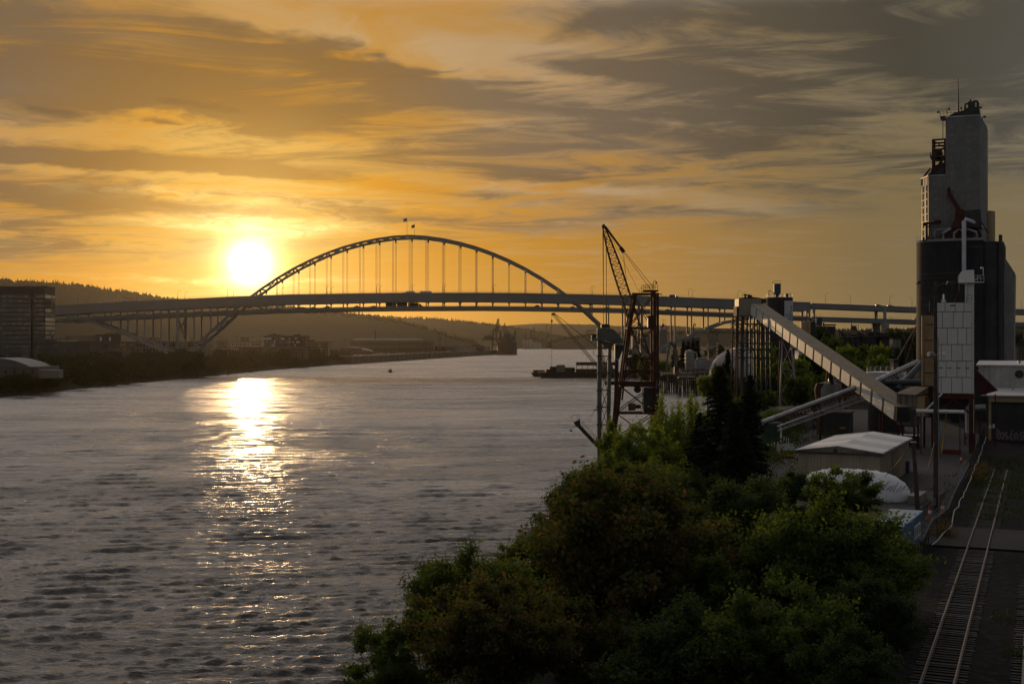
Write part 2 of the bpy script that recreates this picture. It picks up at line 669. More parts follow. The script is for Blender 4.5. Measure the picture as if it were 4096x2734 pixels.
h1 = nz(mapped((.7, 1.5, 1), -.12), 2.0, 4.0, .66, .25)
h2 = nz(mapped((.18, .85, 1), -.14), 1.0, 3.0, .60, .2)
gust = nz(mapped((.0045, .016, 1), .08), 1.0, 3.0, .6)
gust2 = nz(mapped((.022, .085, 1), .05), 1.0, 3.0, .62)
hh = h1 * (smooth(gust * .5 + gust2 * .5, .36, .64) * .26 + .16) + h2 * (smooth(gust2, .3, .7) * .24 + .16)
# the middle of the reach lies open to the wind: ripples too small to model roughen it
_sy = _nt.nodes.new('ShaderNodeSeparateXYZ')
_nt.links.new(_ge.outputs['Position'], _sy.inputs[0])
_tg = _nt.nodes.new('ShaderNodeCombineXYZ')
_tg.inputs[1].default_value = 1.0
_nt.links.new(_tg.outputs[0], _b.inputs['Tangent'])
_b.inputs['Anisotropic'].default_value = .85               # long-crested ripples tilt the surface mostly along the reach
_rg = E.m('MAXIMUM', smooth(E(_sy.outputs['Y']), 60.0, 600.0) * .05 + .22 + (gust - .5) * .25 + (gust2 - .5) * .30, .06)
_nt.links.new(_rg.s, _b.inputs['Roughness'])
_bp = _nt.nodes.new('ShaderNodeBump')
_bp.inputs['Strength'].default_value = 1.0
_bp.inputs['Distance'].default_value = 1.0
_nt.links.new(hh.s, _bp.inputs['Height'])
_nt.links.new(_bp.outputs[0], _b.inputs['Normal'])

rows = [60.0]
while rows[-1] < 1600:
    rows.append(rows[-1] + max(.27, rows[-1] * .0025))
rows = np.array([-400, -150, 0, 30, 48, 55] + rows + [1750, 2000, 2400, 3000, 4000, 5200, 6200])
cols = [-70.0]
while cols[-1] < 26:
    cols.append(cols[-1] + .45)
left = [-70.42]
while left[-1] > -262:
    left.append(left[-1] - min(1.6, .42 + (-70 - left[-1]) * .009))
right = [cols[-1] + .6]
while right[-1] < 116:
    right.append(right[-1] + 1.3)
cols = np.array([-420] + left[::-1] + cols + right + [200, 400])
XX, YY = np.meshgrid(cols, rows)
ZZ = np.zeros_like(XX)
dyy = np.gradient(rows)[:, None] * np.ones_like(XX)
dxx = np.gradient(cols)[None, :] * np.ones_like(XX)
for k in range(90):
    if k < 58:                                             # chop
        lam, sp, kk = .95 * (1.9 / .95) ** RNG.random(), 22, .85
    elif k < 78:                                           # longer crested waves
        lam, sp, kk = RNG.uniform(1.9, 3.8), 10, .85
    else:
        lam, sp, kk = RNG.uniform(4.5, 9), 10, .36
    th = math.radians(90 + RNG.normal(8, sp))
    kx, ky = 2 * math.pi / lam * math.cos(th), 2 * math.pi / lam * math.sin(th)
    amp = .0112 * lam * (.6 + .8 * RNG.random()) * kk
    eff = np.maximum(dyy * abs(math.sin(th)), dxx * abs(math.cos(th)))
    fade = np.clip((lam / np.maximum(eff, 1e-3) - 2.2) / 1.6, 0, 1)
    ph = kx * XX + ky * YY + RNG.random() * 6.28
    env = .65 + .35 * np.sin(XX * .021 * RNG.normal() + YY * .03 * RNG.normal() + RNG.random() * 6)
    ZZ += amp * fade * env * (np.sin(ph) + .22 * np.sin(2 * ph + 1.4))
ZZ *= 1.45
nr, nc = XX.shape
me = bpy.data.meshes.new('river')
me.vertices.add(nr * nc)
me.vertices.foreach_set('co', np.stack([XX, YY, ZZ], -1).astype(np.float32).ravel())
ii = (np.arange(nr - 1)[:, None] * nc + np.arange(nc - 1)[None, :]).ravel()
quads = np.stack([ii, ii + 1, ii + nc + 1, ii + nc], -1)
me.loops.add(quads.size)
me.loops.foreach_set('vertex_index', quads.ravel().astype(np.int32))
me.polygons.add(len(quads))
me.polygons.foreach_set('loop_start', np.arange(0, quads.size, 4, dtype=np.int32))
me.polygons.foreach_set('use_smooth', np.ones(len(quads), dtype=bool))
me.materials.append(M_WATER)
me.update()
me.validate()
river = struct(link('river', me))

# --- forested hills
M_HILL = ground_mat('forest_hillside', (.012, .016, .008), (.016, .020, .010), (.010, .014, .007), .004)
M_FIR = mat('distant_conifers', (.012, .016, .008), .95, 0, .3, .01)


def hill(name, tab, Y, depth, tree_h, n_tree, label, seed, base_z=2):
    """tab: skyline as (px, py) seen at distance Y"""
    r = random.Random(seed)
    pts = [P(x, y, Y) for x, y in tab]
    xs = np.array([p.x for p in pts])
    zs = np.array([p.z for p in pts])
    gx = np.linspace(xs[0], xs[-1], 160)
    gz = np.interp(gx, xs, zs)
    gz = np.convolve(np.pad(gz, 3, mode='edge'), np.ones(7) / 7, 'valid')
    vs, fs = [], []
    prof = [(-1.0, 0.0), (-.75, .12), (-.5, .36), (-.3, .62), (-.12, .88), (0, 1.0), (.3, .95), (.8, .6), (1.4, 0)]
    m = len(prof)
    for i, (x, z) in enumerate(zip(gx, gz)):
        for j, (o, k) in enumerate(prof):
            wob_ = (math.sin(x * .004 + j * 1.3) + .5 * math.sin(x * .011 + j)) * .035 * depth * (1 if 0 < j < 5 else 0)
            vs.append((x, Y + o * depth + wob_, base_z + (z - tree_h * .5 - base_z) * k))
    for i in range(len(gx) - 1):
        for j in range(m - 1):
            a, b, c, d = i * m + j, i * m + j + 1, (i + 1) * m + j + 1, (i + 1) * m + j
            fs.append((a, d, c, b))
    me = bpy.data.meshes.new(name)
    me.from_pydata(vs, [], fs)
    me.materials.append(M_HILL)
    me.polygons.foreach_set('use_smooth', [True] * len(fs))
    struct(link(name, me))
    # trees standing on the ridge and the near slope, read as one wood
    b = MB()
    for k in range(n_tree):
        x = r.uniform(xs[0], xs[-1])
        z = float(np.interp(x, gx, gz))
        o = -abs(r.gauss(0, .035))
        kk = float(np.interp(o, [q_[0] for q_ in prof], [q_[1] for q_ in prof]))
        zz = base_z + (z - tree_h * .7 - base_z) * kk - 2
        y = Y + o * depth
        h = tree_h * r.uniform(.55, 1.25) * (1.0 if o > -.12 else .62)
        if r.random() < .62:
            w = h * r.uniform(.16, .24)
            nn = 5
            a0 = r.random() * 6
            for (z0, z1, wk) in ((.12, .62, 1.0), (.42, .86, .7), (.7, 1.0, .42)):
                vs2 = [(x + w * wk * math.cos(a0 + 2 * math.pi * q_ / nn), y + w * wk * math.sin(a0 + 2 * math.pi * q_ / nn), zz + h * z0) for q_ in range(nn)] + [(x, y, zz + h * z1)]
                b.add(vs2, [(q_, (q_ + 1) % nn, nn) for q_ in range(nn)])
        else:
            w = h * r.uniform(.32, .48)
            h *= .72
            nn = 6
            a0 = r.random() * 6
            rr = [(.45, .1), (1.0, .42), (.8, .72), (.3, .96)]
            vs2 = [(x + w * q_[0] * r.uniform(.75, 1.2) * math.cos(a0 + 2 * math.pi * t / nn), y + w * q_[0] * math.sin(a0 + 2 * math.pi * t / nn), zz + h * q_[1] * r.uniform(.92, 1.06)) for q_ in rr for t in range(nn)] + [(x, y, zz + h)]
            fs2 = [(i * nn + t, i * nn + (t + 1) % nn, (i + 1) * nn + (t + 1) % nn, (i + 1) * nn + t) for i in range(3) for t in range(nn)] + [(3 * nn + t, 3 * nn + (t + 1) % nn, 4 * nn) for t in range(nn)]
            b.add(vs2, fs2)
    o = b.build('far_wood', M_FIR)
    stuff(o, label, 'wood')


hill('near_west_hill', [(-1500, 1090), (-700, 1100), (0, 1112), (150, 1122), (300, 1126), (360, 1140), (450, 1152), (550, 1166), (640, 1184), (720, 1192), (900, 1206), (1200, 1228), (1400, 1250), (1520, 1262), (1630, 1284), (1720, 1308), (1830, 1346), (1900, 1366)],
     3700, 900, 17, 2600, 'dark conifer wood along the near ridge left of the sun', 3)
hill('middle_west_hill', [(-600, 1215), (600, 1190), (800, 1196), (1000, 1210), (1250, 1228), (1450, 1252), (1590, 1264), (1750, 1270), (1860, 1279), (1950, 1291), (2040, 1303), (2170, 1324), (2260, 1345), (2350, 1370)],
     6000, 1100, 18, 2200, 'hazy conifer wood on the ridge under the bridge deck', 4)
hill('far_hill', [(1500, 1300), (1900, 1300), (2020, 1299), (2100, 1293), (2195, 1288), (2275, 1295), (2363, 1292), (2486, 1303), (2626, 1297), (2731, 1300), (2800, 1309), (2900, 1312), (3100, 1320), (3400, 1330), (3800, 1338), (4600, 1345)],
     10500, 1300, 14, 900, 'pale wooded skyline farthest away behind the right bank', 5)
hill('right_bluff', [(2200, 1362), (2245, 1350), (2290, 1340), (2400, 1330), (2500, 1326), (2700, 1322), (2900, 1318), (3200, 1316), (3500, 1312), (4000, 1300), (4600, 1290)],
     4950, 500, 16, 1700, 'wooded bluff on the right bank beyond the cranes', 6)
# ================================================================= arch bridge
BN, BF = 988.0, 1012.0                      # near and far truss planes
TOP = [(-900, 1262), (-400, 1252), (0, 1234), (217, 1225.4), (375, 1216), (579, 1206), (800, 1195.6), (910, 1190), (1156, 1180.5), (1500, 1175), (1645, 1173.8), (1926, 1173.5), (2100, 1175.2), (2293, 1179), (2503, 1183.5), (2661, 1189), (2900, 1198), (3182, 1210), (3242, 1211.8), (3670, 1228), (4065, 1236), (4600, 1247)]
LOW = [(-900, 1312), (-400, 1302), (0, 1285), (217, 1276), (375, 1266), (579, 1256), (800, 1246.5), (910, 1241.5), (1156, 1232.5), (1500, 1226.5), (1645, 1225), (1926, 1224), (2100, 1225.5), (2293, 1229), (2503, 1233), (2696, 1241), (2943, 1251), (3182, 1263), (3252, 1266), (3670, 1279), (4065, 1289), (4600, 1300)]
GD = [(-900, 25), (217, 34), (375, 32), (800, 34), (1200, 34.5), (1645, 30.5), (1926, 30.5), (2200, 32), (2900, 33), (3242, 31)]
PITCH, MID = 66.3, 1638.5
SN = FPX / BN


def tab(t, x): return float(np.interp(x, [a for a, b in t], [b for a, b in t]))
def BX(px): return (px - CX) / SN
def ztop(px): return CAMH + (CY - tab(TOP, px)) / SN
def zbot(px): return ztop(px) - tab(GD, px) / SN
def zlow(px): return CAMH + (CY - tab(LOW, px)) / SN


bridge = thing('arch_bridge', 'grey steel double deck tied arch bridge spanning the river', 'bridge', (BX(MID), 1000, 0))


def ribbon(b, pts, y0, y1, dz):
    """a bar following pts (x, z of its top), depth dz (number or list), from y0 to y1"""
    n = len(pts)
    dzs = dz if isinstance(dz, (list, tuple)) else [dz] * n
    vs = []
    for (x, z), d in zip(pts, dzs):
        vs += [(x, y0, z - d), (x, y1, z - d), (x, y1, z), (x, y0, z)]
    fs = [(0, 3, 2, 1), ((n - 1) * 4, (n - 1) * 4 + 1, (n - 1) * 4 + 2, (n - 1) * 4 + 3)]
    for i in range(n - 1):
        a, c = i * 4, i * 4 + 4
        fs += [(a, a + 1, c + 1, c), (a + 1, a + 2, c + 2, c + 1), (a + 2, a + 3, c + 3, c + 2), (a + 3, a, c, c + 3)]
    b.add(vs, fs)


main_px = list(np.linspace(-900, 3242, 126))
for name, yy in (('deck_girder', BN), ('deck_girder', BF)):
    b = MB()
    ribbon(b, [(BX(x), ztop(x)) for x in main_px], yy - .5, yy + .5, [tab(GD, x) / SN for x in main_px])
    ribbon(b, [(BX(x), ztop(x) + .15) for x in main_px], yy - .95, yy + .95, .35)       # flanges
    ribbon(b, [(BX(x), zbot(x) + .05) for x in main_px], yy - .95, yy + .95, .35)
    b.build(name, M_BRIDGE, bridge, world=True)
b = MB()
ribbon(b, [(BX(x), ztop(x) - 1.6) for x in main_px], BN + .6, BF - .6, .5)
b.build('upper_road_deck', M_BRIDGE_D, bridge, world=True)
for yy in (BN, BF):                                    # barrier along the girder top
    b = MB()
    ribbon(b, [(BX(x), ztop(x) + .75) for x in main_px], yy - .15, yy + .15, .62)
    b.build('concrete_barrier', M_BRIDGE_D, bridge, world=True)
b = MB()
ribbon(b, [(BX(x), zlow(x) - .8) for x in main_px], BN + 1.2, BF - 1.2, .6)
b.build('lower_road_deck', M_BRIDGE_D, bridge, world=True)
for yy, s in ((BN + .9, -1), (BF - .9, 1)):
    b = MB()
    ribbon(b, [(BX(x), zlow(x)) for x in main_px], yy - .2, yy + .2, 1.9)
    b.build('lower_deck_edge_beam', M_BRIDGE, bridge, world=True)
    b = MB()
    px_t = [x for x in main_px if 230 < x < 3250]
    ribbon(b, [(BX(x), zlow(x) - 2.55) for x in px_t], yy - .5, yy + .5, .85)
    b.build('bottom_chord', M_BRIDGE, bridge, world=True)
b = MB()                                             # floor beams under both decks
for k in range(-22, 25):
    x = MID + k * PITCH
    b.beam((BX(x), BN + .5, ztop(x) - 3.0), (BX(x), BF - .5, ztop(x) - 3.0), .5, 1.8)
    b.beam((BX(x), BN + .6, zlow(x) - 2.2), (BX(x), BF - .6, zlow(x) - 2.2), .5, 1.6)
stuff(b.build('floor_beams', M_BRIDGE, bridge, world=True))


def fence(b, zf, pxs, y, h, step):
    x = pxs[0]
    while x < pxs[-1]:
        b.beam((BX(x), y, zf(x)), (BX(x), y, zf(x) + h), .10, .10)
        x += step
    for k in (.5, 1.0):
        ribbon(b, [(BX(q_), zf(q_) + h * k) for q_ in pxs], y - .05, y + .05, .08)


for y in (BN, BF):
    b = MB()
    fence(b, lambda x: ztop(x) + .7, [x for x in main_px if x > 370], y, 1.55, 13.2)
    stuff(b.build('guard_fence', M_STEEL_G, bridge, world=True))
for y in (BN + .9, BF - .9):
    b = MB()
    fence(b, lambda x: zlow(x), main_px[30:], y, .9, 13.2)
    stuff(b.build('lower_railing', M_STEEL_G, bridge, world=True))

# arch ribs: the crown over the deck, then down through it to the piers
ARCH = [(711, 1427), (767, 1393), (805, 1358), (847, 1315), (907, 1262), (987, 1190), (1040, 1153), (1114, 1103), (1191, 1059), (1290, 1013), (1395, 976), (1500, 952), (1578, 941), (1638.5, 937.5)]
ARCH = ARCH + [(2 * MID - x, y) for x, y in reversed(ARCH[:-1])]
_ax = np.array([a[0] for a in ARCH])
_ay = np.array([a[1] for a in ARCH])


def arch_y(px):
    return float(np.interp(px, _ax, _ay))


def arch_z(px):
    # smoothed so that the rib reads as straight lengths between the hangers
    ys_ = [arch_y(px + d) for d in (-40, -20, 0, 20, 40)]
    lo, hi = ARCH[0][0] + 40, ARCH[-1][0] - 40
    return CAMH + (CY - (sum(ys_) / 5 if lo < px < hi else arch_y(px))) / SN


nodes_px = [MID + k * PITCH for k in range(-14, 15)]
ARCH_Z = {k: arch_z(MID + k * PITCH) for k in range(-14, 15)}
for y in (BN, BF):
    b = MB()
    dd = [2.1] * 29
    dd[0] = dd[-1] = 3.2
    # depth measured across the slope
    pts = [(BX(x), ARCH_Z[k]) for k, x in zip(range(-14, 15), nodes_px)]
    dds = []
    for i in range(len(pts)):
        a, c = pts[max(i - 1, 0)], pts[min(i + 1, len(pts) - 1)]
        sl = (c[1] - a[1]) / (c[0] - a[0])
        dds.append(1.75 * math.sqrt(1 + sl * sl) * (1.25 if abs(i - 14) > 10 else 1.0))
    ribbon(b, pts, y - .75, y + .75, dds)
    b.build('arch_rib', M_BRIDGE, bridge, world=True)
for k in range(-13, 14):                                # lateral bracing between the two ribs
    z0, x0 = ARCH_Z[k] - .9, BX(MID + k * PITCH)
    if abs(ARCH_Z[k] - ztop(MID + k * PITCH)) < 5 and abs(k) in (9, 10):
        pass
    deckz = ztop(MID + k * PITCH)
    b = MB()
    if not (zlow(MID + k * PITCH) - 4 < z0 < deckz + 3):
        b.beam((x0, BN, z0), (x0, BF, z0), .8, 1.1)
        for k2 in (k - 1, k + 1):
            if -14 <= k2 <= 14:
                x1, z1 = BX(MID + k2 * PITCH), ARCH_Z[k2] - .9
                b.beam((x0, BN, z0), ((x0 + x1) / 2, 1000, (z0 + z1) / 2), .55, .6)
                b.beam((x0, BF, z0), ((x0 + x1) / 2, 1000, (z0 + z1) / 2), .55, .6)
    if b.v:
        b.build('lateral_brace', M_BRIDGE, bridge, world=True)
# side span half arches below the deck
SIDE = [(711, 1427), (645, 1394), (579, 1366), (513, 1336), (446, 1310), (380, 1285), (313, 1270), (262, 1260)]
for mirror in (False, True):
    st = [(x if not mirror else 2 * MID - x, y + (0 if not mirror else (4 if x < 320 else 0))) for x, y in SIDE]
    for y in (BN, BF):
        b = MB()
        pts = [(BX(x), CAMH + (CY - yy) / SN) for x, yy in st]
        if mirror is False:
            pts = pts[::-1]
        ribbon(b, pts, y - .75, y + .75, 2.2)
        b.build('side_arch_rib', M_BRIDGE, bridge, world=True)
    for i in range(1, len(st) - 1):
        x0, z0 = BX(st[i][0]), CAMH + (CY - st[i][1]) / SN - 1
        x1, z1 = BX(st[i + 1][0]), CAMH + (CY - st[i + 1][1]) / SN - 1
        b = MB()
        b.beam((x0, BN, z0), (x0, BF, z0), .7, 1.0)
        b.beam((x0, BN, z0), (x1, BF, z1), .5, .6)
        b.beam((x0, BF, z0), (x1, BN, z1), .5, .6)
        b.build('lateral_brace', M_BRIDGE, bridge, world=True)
# hangers and columns at every panel point
for k in range(-20, 21):
    px = MID + k * PITCH
    x = BX(px)
    for y in (BN, BF):
        b = MB()
        if abs(k) <= 9:
            top, base = ARCH_Z[k] - 1.6, ztop(px)
            for d in (-.45, .45):
                b.tube([(x + d, y, base), (x + d, y, top)], .12, 6)
            b.beam((x, y, top - .2), (x, y, top - 2.2), 1.5, .5)
            b.build('hanger', M_STEEL_G, bridge, world=True)
            b = MB()
        elif abs(k) == 14:
            continue
        # post between the decks, and on down to the arch or side arch
        zt, zb = zbot(px) + .1, zlow(px) - 3.2
        if 10 <= abs(k) < 14:
            zb = ARCH_Z[k] - .4
        elif abs(k) > 14:
            xs_ = [a[0] for a in SIDE]
            pm = px if k < 0 else 2 * MID - px
            zb = CAMH + (CY - float(np.interp(pm, xs_[::-1], [a[1] for a in SIDE][::-1]))) / SN - .5
            zb = min(zb, zlow(px) - 2.4)
        b.beam((x, y, zt), (x, y, zb), .85 if abs(k) < 10 else 1.15, .85)
        # flared top
        b.add([(x - .45, y - .45, zt - 1.6), (x + .45, y - .45, zt - 1.6), (x + 1.1, y - .45, zt), (x - 1.1, y - .45, zt), (x - .45, y + .45, zt - 1.6), (x + .45, y + .45, zt - 1.6), (x + 1.1, y + .45, zt), (x - 1.1, y + .45, zt)],
              [(0, 1, 2, 3), (7, 6, 5, 4), (0, 4, 5, 1), (1, 5, 6, 2), (2, 6, 7, 3), (3, 7, 4, 0)])
        b.build('column', M_BRIDGE, bridge, world=True)
# pier towers with crossed bracing and concrete bases
for k in (-14, 14):
    px = MID + k * PITCH
    x = BX(px)
    zt, zb = zbot(px), 12.0
    for y in (BN, BF):
        b = MB()
        b.beam((x, y, zt), (x, y, zb), 2.1, 1.6)
        b.build('pier_leg', M_BRIDGE, bridge, world=True)
    b = MB()
    zm = zlow(px) - 3
    for (z0, z1) in ((zm, (zm + zb) / 2), ((zm + zb) / 2, zb + 2)):
        b.beam((x, BN, z0), (x, BF, z1), .9, .9)
        b.beam((x, BF, z0), (x, BN, z1), .9, .9)
    b.build('pier_bracing', M_BRIDGE, bridge, world=True)
    for y in (BN, BF):
        b = MB()
        b.span(x - 5, x + 5, y - 4.5, y + 4.5, -2, 10.5)
        b.span(x - 3.2, x + 3.2, y - 3, y + 3, 10.5, 14.5)
        b.build('pier_footing', M_CONC, bridge, world=True)
# approach viaduct on the right and behind the buildings on the left
ap = list(np.linspace(3246, 4600, 40))
for zf, dp, nm in ((ztop, 4.1, 'approach_girder'), (zlow, 3.5, 'approach_girder')):
    for y in (BN, BF):
        b = MB()
        ribbon(b, [(BX(x), zf(x)) for x in ap], y - .6, y + .6, dp)
        ribbon(b, [(BX(x), zf(x) + .1) for x in ap], y - 1.0, y + 1.0, .5)
        b.build(nm, M_BRIDGE, bridge, world=True)
    b = MB()
    ribbon(b, [(BX(x), zf(x) - .6) for x in ap], BN + .7, BF - .7, .5)
    b.build('approach_deck', M_BRIDGE_D, bridge, world=True)
    for y in (BN, BF):
        b = MB()
        fence(b, lambda x: zf(x) + .1, ap, y, 1.9, 9)
        stuff(b.build('approach_fence', M_STEEL_G, bridge, world=True))
for px, w in ((3236, 1.6), (3256, 1.6), (3539, 2.2), (3905, 2.2), (4300, 2.2)):
    for y in (BN, BF):
        b = MB()
        x = BX(px)
        b.beam((x, y, ztop(px) - 1), (x, y, zlow(px) - 3.4), w, 1.8)
        if px > 3300:
            b.hexa([(x - 1.4, y - 1.6, 9), (x + 1.4, y - 1.6, 9), (x + 1.4, y + 1.6, 9), (x - 1.4, y + 1.6, 9), (x - 3.2, y - 1.6, zlow(px) - 3.3), (x + 3.2, y - 1.6, zlow(px) - 3.3), (x + 3.2, y + 1.6, zlow(px) - 3.3), (x - 3.2, y + 1.6, zlow(px) - 3.3)])
        else:
            b.beam((x, y, zlow(px) - 3), (x, y, 9), 1.6, 1.6)
        b.build('approach_pier', M_CONC if px > 3300 else M_BRIDGE, bridge, world=True)
for px in (150, -150, -500):
    for y in (BN, BF):
        b = MB()
        b.beam((BX(px), y, zbot(px)), (BX(px), y, 7), 2.0, 1.6)
        b.build('approach_pier', M_CONC, bridge, world=True)

# flags on the crown
M_FRED = mat('flag_red', (.45, .03, .03), .8, 0, .05)
M_FWHITE = mat('flag_white', (.75, .73, .70), .8, 0, .05)
M_FBLUE = mat('flag_blue', (.02, .03, .14), .8, 0, .05)


def flag(px, label, kind, y):
    z0 = ARCH_Z[0]
    x = BX(px)
    t = thing('flagpole', label, 'flagpole', (x, y, z0 - .2))
    hgt = 14.5 if kind == 'striped' else 12.0
    b = MB()
    b.tube([(0, 0, 0), (0, 0, hgt)], [.14, .07], 8)
    b.lathe((0, 0), [(.02, hgt), (.18, hgt + .12), (.02, hgt + .3)], 8)
    b.build('pole', M_STEEL_D, t)
    fz, fh, fl = hgt - 3.6, 2.7, -3.0
    if kind == 'striped':
        f = link('flag', None, t)
        for i in range(7):
            b = MB()
            for j in range(6):
                xa, xb = fl * j / 6, fl * (j + 1) / 6
                wa, wb = .25 * math.sin(j * 1.1), .25 * math.sin((j + 1) * 1.1)
                b.extrude([(xa, wa, fz + fh * i / 7 - .35 * j / 6), (xb, wb, fz + fh * i / 7 - .35 * (j + 1) / 6), (xb, wb, fz + fh * (i + 1) / 7 - .35 * (j + 1) / 6), (xa, wa, fz + fh * (i + 1) / 7 - .35 * j / 6)], (0, .02, 0))
            b.build('stripe', M_FRED if i % 2 == 0 else M_FWHITE, f)
        b = MB()
        b.extrude([(0, -.06, fz + fh * .46), (fl * .42, -.06, fz + fh * .46 - .1), (fl * .42, -.06, fz + fh - .12), (0, -.06, fz + fh)], (0, .16, 0))
        b.build('canton', M_FBLUE, f)
    else:
        b = MB()
        for j in range(6):
            xa, xb = -2.6 * j / 6, -2.6 * (j + 1) / 6
            b.extrude([(xa, .2 * math.sin(j), fz - .5 * j / 6), (xb, .2 * math.sin(j + 1), fz - .5 * (j + 1) / 6 - .3), (xb, .2 * math.sin(j + 1), fz + 2.6 - 1.0 * (j + 1) / 6), (xa, .2 * math.sin(j), fz + 2.6 - 1.0 * j / 6)], (0, .02, 0))
        b.build('flag', M_FBLUE, t)
    return t


flag(1628, 'red and white striped flag on a pole at the crown of the arch', 'striped', BN)
flag(1649, 'dark blue flag on a pole at the crown of the arch', 'plain', BF)

# street lamps in pairs along the deck
lp = thing('street_lamp', 'curved street lamp standing on the bridge deck', 'street lamp', (0, 0, 0), 0, 'street lamps on the bridge')
b = MB()
b.tube([(0, 0, 0), (0, 0, 7.6), (.25, 0, 8.7), (1.0, 0, 9.1), (1.7, 0, 9.15)], [.16, .11, .10, .09, .08], 6)
b.build('post', M_STEEL_D, lp)
b = MB()
b.box((1.95, 0, 9.1), (.9, .3, .18))
b.build('lamp_head', M_STEEL_D, lp)
remember(lp)
first = True
for px, dy in ((314, 0), (352, 1), (512, 0), (545, 1), (711, 0), (740, 1), (910, 0), (934, 1), (1108, 0), (1128, 1), (1307, 0), (1324, 1), (1506, 0), (1519, 1), (1640, 0), (1649, 1), (1771, 0), (1778, 1), (1972, 0), (1975, 1), (2169, 0), (2171, 1),
               (2364, 0), (2370, 1), (2559, 0), (2565, 1), (2755, 0), (2769, 1), (2951, 0), (2969, 1), (3168, 1), (3302, 0), (3403, 1), (3559, 0), (3648, 1), (3990, 0), (4085, 1)):
    yy = BN + 1.2 if dy == 0 else BF - 1.2
    sc_ = FPX / yy
    xx = (px - CX) / sc_
    pn = CX + xx * SN
    z = ztop(pn) - 1.6 if px < 3240 else ztop(pn) - .7
    if first:
        lp.location = (xx, yy, z)
        first = False
    else:
        copy_thing(lp, (xx, yy, z), 0 if px < 3240 or dy == 0 else math.pi)

# ----------------------------------------------------------------- traffic
M_CAR_D = mat('dark_car_paint', (.03, .03, .035), .3, .2, .05, spec=.6)
M_CAR_L = mat('silver_car_paint', (.35, .35, .36), .3, .4, .05, spec=.6)
M_CAR_R = mat('red_car_paint', (.20, .02, .02), .3, .1, .05, spec=.6)
M_TRAILER = mat('white_trailer_panels', (.60, .60, .58), .5, 0, .06)
M_TRAILER_D = mat('dark_trailer_panels', (.05, .05, .05), .6, 0, .1)


def car_meshes(kind):
    """body, glasshouse and wheel meshes; the car points along +x"""
    hb, hr, L, w = {'car': (.85, 1.45, 4.5, 1.8), 'suv': (1.0, 1.85, 4.9, 1.9), 'pickup': (1.0, 1.85, 5.6, 1.95)}[kind]
    body = MB()
    pr = [(-L / 2, .35), (L / 2, .35), (L / 2, .7), (L / 2 - .3, hb - .08), (L * .18, hb), (-L / 2 + .05, hb)]
    body.extrude([(x, -w / 2, z) for x, z in pr], (0, w, 0))
    top = MB()
    if kind == 'car':
        pr = [(L * .20, hb), (L * .04, hr), (-L * .24, hr - .02), (-L * .42, hb)]
    elif kind == 'suv':
        pr = [(L * .22, hb), (L * .10, hr), (-L * .42, hr - .04), (-L * .49, hb)]
    else:
        pr = [(L * .22, hb), (L * .10, hr), (-L * .10, hr), (-L * .14, hb)]
    top.extrude([(x, -w / 2 + .12, z) for x, z in pr], (0, w - .24, 0))
    wh = MB()
    wh.tube([(0, -.12, 0), (0, .12, 0)], .34, 10)
    return body.mesh('body', M_CAR_D), top.mesh('glasshouse', M_GLASS), wh.mesh('wheel', M_BLACK), L, w


CARS = {k: car_meshes(k) for k in ('car', 'suv', 'pickup')}


def vehicle(kind, loc, rz, label, material, group=None, detailed=True):
    bm, tm, wm_, L, w = CARS[kind]
    t = thing({'car': 'car', 'suv': 'suv', 'pickup': 'pickup_truck'}[kind], label, {'car': 'car', 'suv': 'car', 'pickup': 'pickup'}[kind], loc, rz, group)
    o = link('body', bm, t)
    o.material_slots[0].link = 'OBJECT'
    o.material_slots[0].material = material
    link('glasshouse', tm, t)
    if detailed:
        for sx in (-.31, .31):
            for sy in (-1, 1):
                link('wheel', wm_, t, (L * sx, sy * (w / 2 - .1), .34))
    return t


def on_deck(px, lane_y, lower=False):
    pn = CX + (px - CX) / (FPX / lane_y) * SN
    z = (zlow(pn) - .8) if lower else (ztop(pn) - 1.6 if pn < 3240 else ztop(pn) - .6)
    if lower and pn >= 3246:
        z = zlow(pn) - .6
    return ((px - CX) / (FPX / lane_y), lane_y, z)


# upper deck: cars seen over the barrier
for px, kd, ln, m_, lb in ((574, 'car', 992, M_CAR_D, 'dark car on the upper deck under the lamps near the left hill'),
                           (452, 'car', 992, M_CAR_D, 'dark car on the upper deck nearest the glass tower'),
                           (1068, 'car', 992, M_CAR_L, 'pale car on the upper deck just right of the left arch crossing'),
                           (1964, 'car', 992, M_CAR_D, 'dark saloon on the upper deck leftmost of three right of the lorries'),
                           (2034, 'pickup', 992, M_CAR_D, 'dark pickup on the upper deck between two cars'),
                           (2088, 'car', 992, M_CAR_D, 'dark car on the upper deck behind the pickup'),
                           (2405, 'car', 992, M_CAR_D, 'dark car on the upper deck behind the crane cables'),
                           (3513, 'car', 992, M_CAR_D, 'dark car on the right approach, left of the pair'),
                           (3560, 'car', 992, M_CAR_D, 'dark car on the right approach, right of the pair')):
    x, y, z = on_deck(px, ln)
    vehicle(kd, (x, y, z + (.75 if px < 3240 else .4)), 0, lb, m_)
